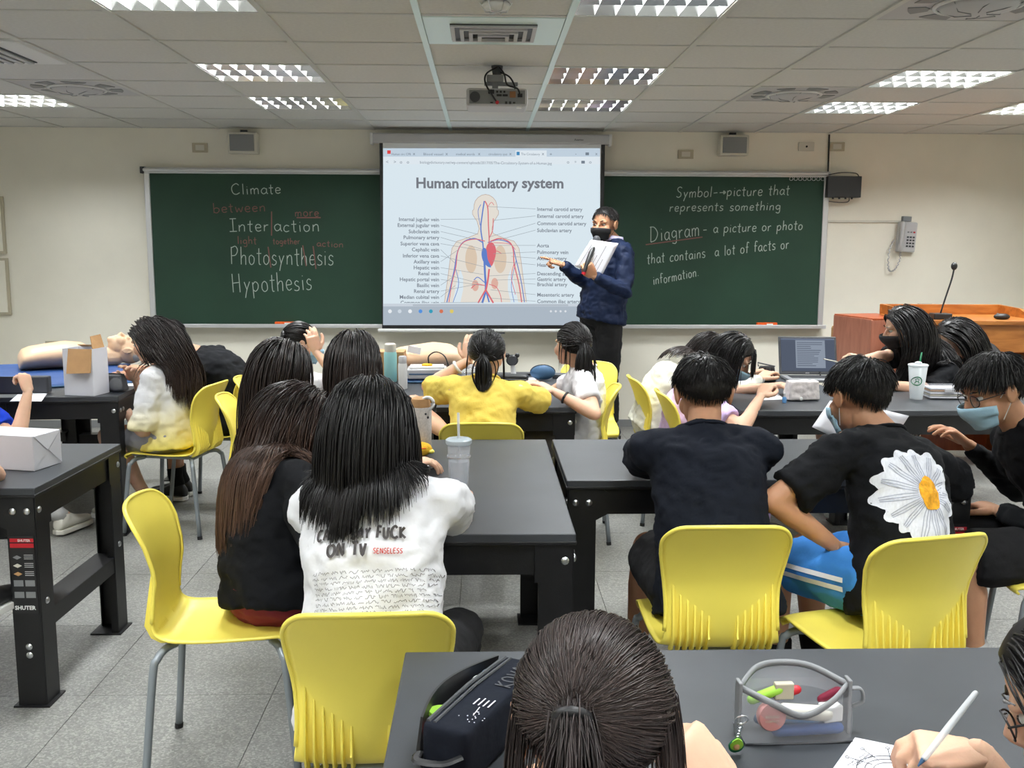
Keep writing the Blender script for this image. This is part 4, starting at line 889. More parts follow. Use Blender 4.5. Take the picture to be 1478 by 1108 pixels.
def make_hair(kind, H, X, F, Z, s, caps, n=500, length=.45, rad=.0035, m='hair', tie=None, tail=.25, part=0.0, bangs=0.0, wind=None, thick=.012, wave=0, parent=None, taildir=None, near=False, flow=(1.0, .5, .6), curl=.015, bun=False, tailw=1.0, axis=None, w0=.10, bodyf=None, freetail=False, loose=.02):
    rng = np.random.default_rng(int(abs(H.x*1000)+abs(H.y*777)) % 9999)
    A = np.array([X[:], F[:], Z[:]]); Hn = np.array(H[:])
    def w(loc): return Hn+(np.asarray(loc)*s)@A
    line = 'boy' if kind == 'boy' else 'long'
    dirs = []
    while len(dirs) < n:
        v = rng.normal(0, 1, 3); v /= np.linalg.norm(v); az = math.atan2(abs(v[0]), v[1])
        if v[2] > hairline(az, line)+.02: dirs.append(v)
    dirs = np.array(dirs); loc = dirs*np.array([.074, .092, .083])+np.array([0, -.012, .030])
    roots = w(loc); nrm = dirs/np.array([.074, .092, .083]); nrm /= np.linalg.norm(nrm, axis=1)[:, None]; nw = nrm@A
    b = MB(); cols = []
    # scalp shell
    nr, na = 18, 28; ids = {}; vs = []; fs = []
    for i in range(nr+1):
        for j in range(na):
            az = 2*math.pi*j/na; a0 = abs(((az+math.pi) % (2*math.pi))-math.pi); zl = hairline(a0, line); zz = zl+(1-zl)*i/nr; zz = min(zz, .9999); q = math.sqrt(1-zz*zz)
            lift = (.003+.004*min(1, (i)/3))
            p = np.array([q*math.sin(az)*(.074+lift), -.012+q*math.cos(az)*(.092+lift), .030+zz*(.083+lift)]); vs.append(tuple(w(p)))
    for i in range(nr):
        for j in range(na): k = (j+1) % na; fs.append((i*na+j, i*na+k, (i+1)*na+k, (i+1)*na+j))
    b.add(vs, fs); cols += [(0.0, .45)]*len(vs)
    ell = [(w((0, -.012, .030)), A, np.array([.074, .092, .083])*s), (w((0, .012, -.035)), A, np.array([.060, .070, .065])*s)]
    tint = rng.uniform(0, 1, n); off = rng.uniform(.002, thick, n)
    def tang(v): v = v@A; v = v-nw*(v*nw).sum(1)[:, None]; return v/(np.linalg.norm(v, axis=1)[:, None]+1e-9)
    if kind == 'long':
        sgn = np.sign(dirs[:, 0]-part+rng.normal(0, .04, n)); fx, fy, fz = flow
        bk = np.clip(.5+dirs[:, 1]*1.4, .06, 1); d = tang(np.stack([sgn*fx*bk*np.clip(1.2-np.abs(dirs[:, 0]), .2, 1), -fy*np.ones(n)-(dirs[:, 1] > 0)*.25, -fz*np.ones(n)-.5*(1-bk)], 1))
        if wind is None: wind = -np.array(bodyf[:])*.16
        d = d+rng.normal(0, .05, d.shape)
        L = length*rng.uniform(.82, 1.04, n); bg = (dirs[:, 1] > .55) & (np.abs(dirs[:, 0]) < .5)
        if bangs: L = np.where(bg, bangs*rng.uniform(.85, 1.1, n), L); fd = tang(np.stack([dirs[:, 0]*.4, np.ones(n), -.4*np.ones(n)], 1)); d = np.where(bg[:, None], fd, d)
        nst = max(11, int(length/.036)); S_ = sim_hair(roots, d, nst, L/nst, .5, caps, ell, off, .78, curl, wind, wave, rng, axis, w0)
        strand_mesh(b, S_, rng.uniform(.7, 1.3, n)*rad, cols, tint)
    elif kind == 'boy':
        wh = np.array([.1, -.45, .88]); d = dirs-wh; d = d-nrm*(d*nrm).sum(1)[:, None]; d /= np.linalg.norm(d, axis=1)[:, None]+1e-9
        top = np.clip((dirs[:, 2]-.05)/.5, 0, 1); L = length*(.5+.5*top)*rng.uniform(.8, 1.15, n)
        d = (d+nrm*(.10+.35*rng.random(n)[:, None]*top[:, None])); d /= np.linalg.norm(d, axis=1)[:, None]; dw = d@A
        S_ = sim_hair(roots, dw, 6, L/6, .28, [], [ell[0]], np.minimum(off, .004+thick*top), .9, .05, None, 0, rng)
        strand_mesh(b, S_, rng.uniform(.7, 1.3, n)*rad*(.6+.4*top), cols, tint*.8, .3)
    else:                              # pony / bun: swept to the tie
        tie = np.array(tie, float); tw = w(tie); nst = 16
        # each strand slides over the skull to the tie
        tl_ = np.linspace(0, 1, nst+1)[None, :, None]; tdir = (tie-np.array([0, -.012, .030])); tdir = tdir/np.array([.074, .092, .083]); tdir /= np.linalg.norm(tdir)
        om = np.arccos(np.clip((dirs*tdir).sum(1), -1, .9999))[:, None, None]; sl = (np.sin((1-tl_)*om)*dirs[:, None]+np.sin(tl_*om)*tdir[None, None])/np.sin(om)
        lift = (.002+off[:, None, None]*np.sin(np.pi*np.clip(tl_*1.0, 0, 1))*1.0+.004*tl_)
        loc = sl*(np.array([.074, .092, .083])+lift)+np.array([0, -.012, .030]); S_ = Hn+(loc*s)@A
        S_ = S_+rng.normal(0, .0006, S_.shape)
        strand_mesh(b, S_, rng.uniform(.7, 1.3, n)*rad*.9, cols, tint, .8)
        fl_ = (np.abs(dirs[:, 0]) > .70) & (dirs[:, 2] < .45) & (rng.random(n) < loose)
        if fl_.any():
            k_ = int(fl_.sum()); Ls = rng.uniform(.10, .19, k_)*s; dd_ = np.tile(np.array([0, 0, -1.0]), (k_, 1))+nw[fl_]*.25
            strand_mesh(b, sim_hair(roots[fl_]+nw[fl_]*.006, dd_, 9, Ls/9, .5, caps[:2], ell, off[fl_]+.004, .8, .02, None, 0, rng), rng.uniform(.6, 1.1, k_)*rad, cols, tint[fl_])
        td = Vector(taildir) if taildir else (-F*.5-Z*.8)
        td = np.array(td.normalized()[:])
        if bun:
            bb = MB(); 
            for k in range(5):
                c = Vector(tw.tolist())+Vector(td.tolist())*.02*s; P = [c+(X*math.cos(a)*.024+Z*math.sin(a)*.022)*s*(1+.1*math.sin(3*a+k))+Vector(td.tolist())*(.008*math.sin(2*a+k)) for a in np.linspace(k, k+5.5, 14)]; bb.tube(P, .012*s, 7, ends=True)
            b.add(bb.v, bb.f); cols += [(.3, .5)]*len(bb.v)
        else:
            tailcaps = [] if freetail else caps[2:5]; n2 = int(n*.6); rt = tw+rng.normal(0, .006*s, (n2, 3)); sp = rng.normal(0, 1, (n2, 3)); d = td+sp*.22*tailw; d /= np.linalg.norm(d, axis=1)[:, None]
            L = tail*rng.uniform(.75, 1.05, n2); nst = 14
            S_ = sim_hair(rt, d, nst, L/nst, .5, tailcaps, ell[:1], np.abs(rng.normal(.004, .004, n2)), .85, .02, None, wave, rng)
            c = S_.mean(0, keepdims=True); tt = np.linspace(0, 1, nst+1)[None, :, None]; S_ = S_+(c-S_)*(.65*np.clip(tt*1.6-.6, 0, 1)**2)
            strand_mesh(b, S_, rng.uniform(.8, 1.3, n2)*rad*1.1, cols, rng.uniform(0, 1, n2))
    me = bpy.data.meshes.new('hair'); inv = wm(parent).inverted() if parent else Matrix.Identity(4)
    va = np.array(b.v); iv = np.array(inv); va = va@iv[:3, :3].T+iv[:3, 3]
    me.from_pydata(va.tolist(), [], b.f); me.materials.append(M[m]); me.polygons.foreach_set('use_smooth', [True]*len(b.f))
    ca = me.color_attributes.new('strand', 'FLOAT_COLOR', 'POINT'); arr = np.ones((len(b.v), 4), 'f'); arr[:, 0] = [c[0] for c in cols]; arr[:, 1] = [c[1] for c in cols]; ca.data.foreach_set('color', arr.ravel())
    return link('hair', me, parent)
def wrinkle(mb, amp, scale, seed=0, zf=1.6):
    me = bpy.data.meshes.new('t'); me.from_pydata(mb.v, [], mb.f); me.update(); o = Vector((seed*3.1, seed*1.7, 0)); out = []
    for v in me.vertices:
        p = v.co*scale; p.z *= zf; k = noise.noise(p+o); k2 = abs(noise.noise(p*2.1+o))-.25
        out.append(tuple(v.co+v.normal*amp*(k*1.1-k2*1.0)))
    bpy.data.meshes.remove(me); mb.v = out; return mb
def person(label, s, pelvis, neck, head, face, fwd, hands=None, feet=None, poses=('relax', 'relax'), elbows=None, shirt='tee_black', sleeve='short', bottom='blackpants', leg='long', shoes='blackp', skin='skin', hair=None, up=None, handN=None, fingers=None, build=1.0, voxel=.009, knees=None, legs=True, cat='person', slump=.05, mask=None, collar=False, name='person', shoesw=None, sock=None, headlean=None, glasses=False, tail_hem=.10, legpole=None, sleeve_len=.62, shirtwide=1.0, hood=False, sheen=None, arms=(True, True)):
    pelvis, neck, head = Vector(pelvis), Vector(neck), Vector(head); face = Vector(face).normalized(); fwd = Vector(fwd)
    u = (neck-pelvis).normalized(); f = (fwd-u*fwd.dot(u)).normalized(); r = f.cross(u)
    t = thing(name, label, cat, (pelvis.x, pelvis.y, 0), math.atan2(f.y, f.x)-math.pi/2)
    W = s*build
    mid = (pelvis+neck)/2-f*slump*s
    def spine(k): return pelvis*(1-k)**2+mid*2*k*(1-k)+neck*k*k
    # the torso tube
    def torso(prof, b, n=18):
        rs = []
        for k, hw, hd in prof:
            c = spine(k) if k >= 0 else pelvis+u*(k*(neck-pelvis).length); rs.append([c+r*(hw*W*math.cos(a))+f*(hd*W*math.sin(a)) for a in [2*math.pi*j/n for j in range(n)]])
        b.rings(rs)
    sh = {}; 
    for sd in (-1, 1): sh[sd] = spine(.875)+r*(sd*.152*W)
    LA, LF = .275*s, .235*s
    hd = hands or (None, None); el = {}; wr = {}
    for sd, tg in ((1, hd[0]), (-1, hd[1])):
        if tg is None: tg = spine(.3)+f*.32*s+r*sd*.16*s
        pl = (elbows[0 if sd == 1 else 1] if elbows else None) or (r*sd*.6-u*.8-f*.1)
        el[sd], wr[sd] = ik(sh[sd], Vector(tg), LA, LF, pl)
    hp = {sd: pelvis+r*(sd*.088*W)-u*.0 for sd in (-1, 1)}; kn = {}; an = {}
    LT, LS = .415*s, .385*s
    ff = Vector((f.x, f.y, 0)).normalized()
    for i, sd in ((0, 1), (1, -1)):
        if feet and feet[i] is not None: tg = Vector(feet[i])
        else: tg = hp[sd]+ff*.36*s+r*sd*.03; tg.z = .085*s
        kn[sd], an[sd] = ik(hp[sd], tg, LT, LS, (legpole or (ff+Vector((0, 0, .9)))))
    # --- body: one continuous skin
    b = MB()
    torso([(-.12, .10, .07), (0, .14, .10), (.25, .115, .085), (.55, .12, .088), (.8, .135, .085), (.92, .10, .06)], b)
    b.tube([sh[-1], spine(.9), sh[1]], [.045*W, .055*W, .045*W], 10, ends=True)
    X = face.cross(Vector(up) if up else (u*.35+Vector((0, 0, 1)))).normalized(); Z = X.cross(face).normalized()
    nb = head-face*.018*s-Z*.05*s
    b.tube([neck-u*.05*s, neck+u*.01, (neck+nb)/2, nb], [.062*s, .053*s, .049*s, .05*s], 12, ends=True)
    for i, sd in ((0, 1), (1, -1)):
        if not arms[i]: continue
        b.tube([sh[sd], sh[sd].lerp(el[sd], .3), sh[sd].lerp(el[sd], .75), el[sd]], [.047*s, .044*s, .038*s, .036*s], 10, ends=True)
        b.tube([el[sd], el[sd].lerp(wr[sd], .3), el[sd].lerp(wr[sd], .7), wr[sd], wr[sd]+(wr[sd]-el[sd]).normalized()*.01], [.036*s, .037*s, .029*s, .0225*s, .020*s], 10, ends=True)
    if legs:
        for sd in (-1, 1):
            b.tube([hp[sd], hp[sd].lerp(kn[sd], .4), hp[sd].lerp(kn[sd], .85), kn[sd]], [.078*s, .072*s, .054*s, .052*s], 12, ends=True)
            b.tube([kn[sd], kn[sd].lerp(an[sd], .3)-ff*.012, kn[sd].lerp(an[sd], .7), an[sd]], [.051*s, .052*s, .036*s, .033*s], 12, ends=True)
    body = fuse(b, voxel, 4)
    hb, q = head_parts(head, X, face, Z, s); hb.tube([nb+Z*.03*s, nb], [.045*s, .047*s], 12, ends=True)
    body = join(body, fuse(hb, .0052, 3))
    for i, sd in ((0, 1), (1, -1)):
        if not arms[i]: continue
        D = (wr[sd]-el[sd]).normalized()
        if fingers and fingers[i] is not None: D = Vector(fingers[i]).normalized()
        N = Vector(handN[i]) if handN and handN[i] is not None else Vector((0, 0, 1))
        N = (N-D*N.dot(D)).normalized(); Tm = N.cross(D)*(1 if sd == -1 else -1)
        h, hq = hand_parts(wr[sd], D, N, Tm, s, poses[i]); body = join(body, fuse(h, .0038, 2)); t['w%d' % i] = list(wr[sd])
    mk('body', body, M[skin], t, world=True, smooth=True)
    for sx in (-1, 1):
        b = MB(); b.ell(q(sx*.031, .066, .006), (.0112*s, .0115*s, .0090*s), X, face, Z, n=12, k=8); e = mk('eye', b, M['eye'], t, world=True, smooth=True)
        b = MB(); b.ell(q(sx*.031, .0755, .006), (.0060*s, .0035*s, .0062*s), X, face, Z, n=10, k=6); mk('iris', b, M['iris'], e, world=True, smooth=True)
        b = MB(); b.tube([q(sx*.016, .084, .027), q(sx*.032, .082, .032), q(sx*.048, .070, .028)], [.0022*s, .003*s, .0015*s], 6, flat=1); mk('eyebrow', b, M['iris'], t, world=True)
    b = MB(); b.tube([q(-.022, .082, -.047), q(-.008, .090, -.043), q(0, .091, -.045), q(.008, .090, -.043), q(.022, .082, -.047)], [.002*s, .0045*s, .004*s, .0045*s, .002*s], 8, ends=True); b.tube([q(-.018, .084, -.050), q(0, .090, -.053), q(.018, .084, -.050)], [.002*s, .005*s, .002*s], 8, ends=True); mk('lips', b, M['lip'], t, world=True, smooth=True)
    # --- top
    if shirt:
        b = MB(); sw = shirtwide
        torso([(-tail_hem, .172*sw, .135), (0, .170*sw, .135), (.18, .158*sw, .122), (.45, .152*sw, .115), (.7, .160*sw, .112), (.84, .158, .105), (.93, .125, .086), (.985, .082, .070), (1.0, .068, .062)], b)
        b.tube([sh[-1]-u*.006, spine(.905)-u*.0, sh[1]-u*.006], [.056*W, .070*W, .056*W], 12, ends=True)
        for i, sd in ((0, 1), (1, -1)):
            if not arms[i]: continue
            e1, w1 = el[sd], wr[sd]
            if sleeve == 'short':
                k = sleeve_len; dn = Vector((0, 0, -.012*s))
                b.tube([sh[sd]-r*sd*.03*s, sh[sd].lerp(e1, .15), sh[sd].lerp(e1, k*.6)+dn, sh[sd].lerp(e1, k)+dn], [.058*s, .061*s, .066*s, .070*s], 12)
            else:
                b.tube([sh[sd]-r*sd*.03*s, sh[sd].lerp(e1, .3), sh[sd].lerp(e1, .8), e1, e1.lerp(w1, .4), e1.lerp(w1, .85), e1.lerp(w1, .97)], [.066*s, .060*s, .052*s, .052*s, .046*s, .036*s, .034*s], 12, ends=False)
                b.tube([sh[sd].lerp(e1, .9), e1, e1.lerp(w1, .1)], [.05*s, .051*s, .05*s], 12, ends=True)
        g = fuse(b, .0105 if voxel > .008 else .0085, 4); g = wrinkle(g, .013*s, 10, seed=hash(label) % 7 if False else len(label) % 7)
        so = mk('shirt' if sleeve == 'short' else 'jacket' if hood or collar else 'top', g, M[shirt], t, world=True, smooth=True)
        t_shirt = g
        if collar is False:
            b = MB(); c = spine(.985); b.tube([c+u*.012+r*(.067*s*math.cos(a))+f*(.062*s*math.sin(a))*1.0+u*(-.010*math.sin(a)) for a in np.linspace(0, 2*math.pi, 25)], .0065*s, 6); mk('neckband', b, M[shirt], so, world=True, smooth=True)
        else:
            b = MB(); rs = []
            for h, e in ((-.01, .066), (.015, .062), (.035, .060), (.036, .066), (.012, .072), (-.01, .076)): rs.append([spine(.99)+u*h*s+r*(e*s*math.cos(a))+f*(e*s*math.sin(a)) for a in [2*math.pi*j/20 for j in range(20)]])
            b.rings(rs, cap=False); mk('collar', b, M[collar], so, world=True, smooth=True)
        if hood:
            b = MB(); c = spine(.93)-f*.075*s; b.tube([c+r*x*s+f*(-.03*math.cos(x*14)+.02)*s+u*(.02-.1*x*x)*s for x in (-.11, -.07, -.03, 0, .03, .07, .11)], [.018*s, .034*s, .04*s, .042*s, .04*s, .034*s, .018*s], 12, ends=True, flat=1.1); mk('hood', fuse(b, .009, 3), M[hood], so, world=True, smooth=True)
    # --- bottoms
    if bottom and legs:
        b = MB(); c = pelvis-u*.0; b.ell(c, (.168*W, .128*W, .11*s), r, f, u)
        for sd in (-1, 1):
            if leg == 'long':
                b.tube([hp[sd], hp[sd].lerp(kn[sd], .5), kn[sd]], [.094*s, .084*s, .066*s], 14, ends=True); b.tube([kn[sd], kn[sd].lerp(an[sd], .35), kn[sd].lerp(an[sd], .9)], [.064*s, .060*s, .050*s], 14)
                b.tube([kn[sd], kn[sd].lerp(an[sd], .2)], [.065*s, .063*s], 14, ends=True)
            else: k = {'short': .72, 'knee': .93, 'mini': .5}[leg]; b.tube([hp[sd], hp[sd].lerp(kn[sd], k*.5), hp[sd].lerp(kn[sd], k)], [.096*s, .092*s, .090*s], 14)
        g = wrinkle(fuse(b, .0105, 3), .007*s, 10, 3); tr = mk('trousers' if leg == 'long' else 'shorts', g, M[bottom], t, world=True, smooth=True); t_tr = g
    else: tr = None; t_tr = None
    if legs:
        for sd in (-1, 1):
            D = Vector((f.x, f.y, 0)).normalized()+r*sd*.15; D.z = 0; D.normalize(); S2 = D.cross(Vector((0, 0, 1))); a = an[sd].copy(); z0 = a.z-.085*s
            b = MB(); qq = lambda x, y, z: Vector((a.x, a.y, z0))+D*x*s+S2*y*s+Vector((0, 0, z*s))
            rs = []
            for x, wd_, h in ((-.062, .018, .035), (-.055, .030, .060), (-.03, .036, .085), (.02, .037, .085), (.07, .040, .058), (.12, .042, .045), (.165, .034, .036), (.185, .014, .026)):
                rs.append([qq(x, wd_*math.cos(k), .018+(h/2)*(1+math.sin(k)) if math.sin(k) > 0 else .018+h/2*(1+math.sin(k))) for k in [2*math.pi*j/12 for j in range(12)]])
            b.rings(rs); b.tube([qq(-.012, 0, .07), qq(-.005, 0, .10)], [.038*s, .040*s], 12); shoe = mk('shoe', fuse(b, .007, 2), M[shoes], t, world=True, smooth=True)
            b = MB(); out = [qq(x, y, .0) for x, y in ((-.068, 0), (-.055, .033), (-.02, .038), (.05, .040), (.12, .046), (.175, .034), (.195, 0), (.175, -.034), (.12, -.046), (.05, -.040), (-.02, -.038), (-.055, -.033))]; b.poly(out, .024*s, (0, 0, 1)); mk('sole', b, M[shoesw or 'white'], shoe, world=True, bevel=.004)
            if sock: b = MB(); b.tube([qq(-.012, 0, .08), an[sd].lerp(kn[sd], .12), an[sd].lerp(kn[sd], .26)], [.040*s, .040*s, .045*s], 12); mk('sock', b, M[sock], t, world=True, smooth=True)
    # --- hair
    caps = []
    n_ = lambda v: np.array(v[:], float)
    caps.append((n_(sh[-1]-u*.01), n_(sh[1]-u*.01), .056*W)); caps.append((n_(neck), n_(nb), .052*s))
    for sd in (-1, 0, 1): caps.append((n_(spine(.82)+r*sd*.055*W), n_(spine(.05)+r*sd*.055*W), (.112-.012*abs(sd))*W))
    for sd in (-1, 1): caps.append((n_(sh[sd]), n_(el[sd]), .068*s))
    if hair:
        hk = dict(hair); kind = hk.pop('kind'); ho = make_hair(kind, head, X, face, Z, s, caps, parent=t, axis=(n_(nb), n_(r)), bodyf=f, **hk)
        if kind == 'pony' and not hk.get('bun'):
            ti = Vector(hk['tie']); c = q(*ti); td = Vector(hk.get('taildir') or (-face*.5-Z*.8)).normalized(); x_, y_, _ = frame(td); b = MB()
            b.tube([c+(x_*math.cos(a)+y_*math.sin(a))*.015*s+td*.004 for a in np.linspace(0, 2*math.pi, 17)], .0055*s, 7); mk('hair_tie', b, M[hk.get('tiem', 'blackp')] if False else M['blackp'], ho, world=True, smooth=True)
    if mask:
        b = MB(); rs = []
        for i in range(9):
            z = -.010-.086*i/8; row = []
            for j in range(15):
                a = R(-82+164*j/14); c = math.cos(a); bulge = .022*max(0, c)**3*math.exp(-((z+.025)/.035)**2)+.014
                yy = (.020+.070*math.cos(a)*(1-.25*max(0, (-z-.05)/.05)))+bulge; xx = .073*math.sin(a)*(1-.30*max(0, (-z-.03)/.07))
                zz = z+.010*(1-c)*(-1 if i < 4 else 1)*1.2; row.append(q(xx, yy, zz))
            rs.append(row)
        b.rings(rs, cap=False, close=False); mo = mk('face_mask', b, M[mask], t, world=True, smooth=True, solid=.002)
        for sx in (-1, 1):
            b = MB(); b.tube(smoothpts([q(sx*.066, .022, -.004), q(sx*.078, .0, .018), q(sx*.082, -.018, .0), q(sx*.074, -.0, -.03), q(sx*.058, .026, -.075)], 4), .0013*s, 5); mk('ear_loop', b, M['mask_black' if mask == 'mask_black' else 'white'], mo, world=True)
    if glasses:
        g = None
        for sx in (-1, 1):
            b = MB(); c = (sx*.034, .092, .004); P = [q(c[0]+.024*math.cos(a), c[1]-.006*abs(math.cos(a)), c[2]+.019*math.sin(a)) for a in np.linspace(0, 2*math.pi, 21)]; b.tube(P, .0014*s, 6); b.tube([q(sx*.058, .088, .008), q(sx*.076, .04, .010), q(sx*.079, -.01, .008), q(sx*.079, -.02, -.006)], .0015*s, 6)
            if sx == -1: b.tube([q(-.010, .094, .006), q(0, .097, .009), q(.010, .094, .006)], .0013*s, 6); g = mk('glasses', b, M['blackp'], t, world=True)
            else: g2 = mk('glasses_rim', b, M['blackp'], g, world=True)
            b = MB(); b.add(P[:-1], [tuple(range(20))]); mk('lens', b, M['lens'], g, world=True)
    t_data = dict(t=t, el=el, wr=wr, sh=sh, r=r, f=f, u=u, spine=spine, q=q, shirt=t_shirt if shirt else None, so=so if shirt else None, tr=tr, trm=t_tr, kn=kn, an=an, X=X, F=face, Z=Z, head=head, hp=hp)
    return t_data
def bvh_of(mb): return BVHTree.FromPolygons([Vector(v) for v in mb.v], mb.f)
def project(mb, bvh, d, off=.0025):
    d = Vector(d).normalized(); out = []
    for v in mb.v:
        h = bvh.ray_cast(Vector(v)-d*.35, d)[0]
        if h is None: h = bvh.find_nearest(Vector(v)+d*.3)[0]
        out.append(tuple(h-d*off))
    mb.v = out; return mb
# ------------------------------------------------------------------ chairs
chair(-.235, 2.03, 92, 'yellow chair under the girl in the white slogan t-shirt')
chair(.625, 2.60, 90, 'yellow chair under the boy in plain black t-shirt')
chair(1.06, 2.50, 104, 'yellow chair under the boy with the daisy shirt')
chair(-.72, 2.66, 4, 'yellow chair seen from the side with the brown-haired girl on its edge')
chair(-1.60, 5.00, 170, 'yellow chair under the girl in the dip-dyed white shirt')
chair(-1.52, 5.48, 172, 'yellow chair just behind the dip-dyed shirt girl, under the hunched boy')
chair(-.99, 4.55, 5, 'yellow chair half hidden beside the girl with very long hair')
chair(-1.06, 5.16, 5, 'yellow chair farthest behind, beside the girl with tied-up hair')
chair(-.01, 4.04, 90, 'yellow chair whose rim shows below the girl in yellow')
chair(.43, 4.86, 176, 'yellow chair under the ponytail girl in white')
chair(1.04, 5.18, 2, 'yellow chair under the girl in the cream hoodie')
chair(1.10, 4.66, 0, 'yellow chair under the girl in lilac')
chair(1.90, 2.98, 165, 'yellow chair cut by the frame edge under the boy with glasses')
chair(-1.86, 2.78, 60, 'yellow chair at the lower left edge with only a leg showing')
chair(.62, 5.62, 265, 'yellow chair beyond the table next to the ponytail girl')

# ------------------------------------------------------------------ who sits where
def F2(deg, dz=0): return Vector((math.cos(R(deg)), math.sin(R(deg)), dz))
def onT(px, py, z=.745): return UZ(px, py, z)
P3_ = lambda x, y, z=.765: UZ(x, y, z)
# the teacher
TY = 7.05
TP = person('man in a navy jacket and black mask pointing at the screen', 1.10, U(868, 452, TY), U(884, 347, TY), U(873, 325, TY-.04), F2(232, -.06), F2(205),
    hands=(U(812, 382, TY-.12), U(858, 399, TY-.36)), elbows=(Vector((.2, 0, -1)), Vector((.9, .2, -.6))), poses=('point', 'grip'), fingers=(Vector((-1, -.1, .35)), Vector((-.45, -.2, .6))), handN=(Vector((.2, -.3, 1)), Vector((-.3, -1, .1))),
    feet=(U(862, 640, TY-.1)*1, U(884, 640, TY+.12)*1), legpole=Vector((-.5, -1, 0)), shirt='navy', sleeve='long', collar='lav_shirt', bottom='blackpants', shoes='blackp', shoesw='blackp', skin='skin2', build=1.12, slump=.0, shirtwide=1.07, mask='mask_black', hair=dict(kind='boy', n=900, length=.040, rad=.0016, thick=.008))
# nearest: girl with low ponytail, seen from behind and above
PF = person('girl with a low brown ponytail seated nearest the camera', 1.12, (.13, .66, .45), U(842, 1215, .92), U(858, 1058, 1.06), Vector((.06, 1, -.38)), F2(88), hands=(U(1052, 1150, 1.20), (.0, 1.15, .75)), elbows=(Vector((1, -.2, -.6)), Vector((-1, 0, -.5))), poses=('fist', 'relax'), fingers=(Vector((-.6, .3, .7)), None), handN=(Vector((.3, -.6, .6)), None),
    shirt='tee_white', bottom='blackpants', hair=dict(kind='pony', n=5200, rad=.0010, m='hair_near', tie=(-.026, -.112, .030), tail=.24, taildir=(-.10, -.80, -.60), thick=.010, tailw=.9, freetail=True, loose=.22))
# girl writing at the right edge
PG = person('girl with black hair and round glasses writing at the right edge', 1.0, (.98, .62, .50), U(1600, 1110, 1.02), U(1566, 1010, 1.12), Vector((-.80, .42, -.50)), F2(125), hands=(U(1418, 1092, 1.235), (.74, 1.30, .745)), elbows=(Vector((.7, -.5, -.9)), Vector((-1, 0, -.5))), poses=('pen', 'flat'), fingers=(Vector((-1, .25, .05)), None), handN=(Vector((.1, -.2, 1)), None),
    shirt='tee_black', glasses=True, arms=(True, False), hair=dict(kind='long', n=2400, length=.36, rad=.0016, thick=.012))
# girl in the white slogan t-shirt
PW = person('girl with long black hair in a white t-shirt with lettering', .98, (-.245, 2.09, .495), U(545, 694, 2.27), U(534, 620, 2.30), F2(80, -.35), F2(82), hands=((-.095, 2.72, .775), (-.30, 2.72, .76)), elbows=(Vector((1, -1.0, -1.3)), Vector((-1, 0, -.5))), build=1.08, shirtwide=1.02,
    poses=('relax', 'relax'), shirt='tee_white', sleeve_len=.66, bottom='blackpants', skin='skin', shoes='white', tail_hem=.22, hair=dict(kind='long', n=3800, length=.275, rad=.0017, thick=.024, m='hair', flow=(1, .5, .6), w0=.12))
# brown-haired girl
PB = person('girl with long brown hair in a loose black t-shirt and maroon trousers', .98, (-.60, 2.69, .495), U(402, 672, 2.78), U(432, 612, 2.86), F2(28, -.5), F2(35), hands=(onT(560, 730, .76), (-.22, 3.15, .76)), elbows=(Vector((.2, -1, -.6)), Vector((-.4, .8, -.5))), build=1.1, tail_hem=.13, shirtwide=1.08,
    shirt='tee_black', sleeve_len=.9, bottom='maroon', hair=dict(kind='long', n=3800, length=.47, rad=.0018, thick=.022, m='hair_br', flow=(1, .6, .5), wind=np.array([-.10, -.05, 0]), w0=.14), poses=('relax', 'relax'), sock='sockw')
# girl with very long black hair, behind
P7 = person('girl with very long black hair sitting behind the brown-haired girl', .95, (-.86, 4.10, .495), U(398, 590, 4.05), U(410, 528, 4.08), F2(50, -.2), F2(40), shirt='tee_black', hair=dict(kind='long', n=1500, length=.50, rad=.0028, thick=.022, m='hair_dk', wind=np.array([-.06, -.06, 0]), curl=.006), voxel=.011)
P8 = person('girl with straight long hair in black t-shirt beside the teal bottle', .95, (-.50, 4.20, .495), U(520, 572, 4.25), U(513, 515, 4.25), F2(92, -.2), F2(80), hands=(onT(606, 585, .76), (-.70, 4.85, .76)), elbows=(Vector((1, -.2, -.5)), Vector((-1, 0, -.5))), shirt='tee_black', hair=dict(kind='long', n=1600, length=.52, rad=.0026, thick=.022, m='hair_dk', wind=np.array([.0, -.25, 0])), voxel=.011)
PU = person('girl with tied-up hair resting her cheek on her hand', .95, (-1.02, 5.12, .495), U(430, 540, 5.15), U(436, 498, 5.18), F2(15, -.15), F2(10), hands=(U(456, 508, 5.02), (-.7, 5.4, .76)), elbows=(Vector((.6, -.4, -1)), Vector((0, 1, -.5))), poses=('relax', 'relax'), fingers=(Vector((-.2, 0, 1)), None), handN=(Vector((.5, -1, 0)), None), shirt='tee_white', mask='mask_blue', hair=dict(kind='pony', bun=True, n=700, rad=.003, tie=(.0, -.105, .035), taildir=(0, -1, .1), thick=.016), voxel=.011)
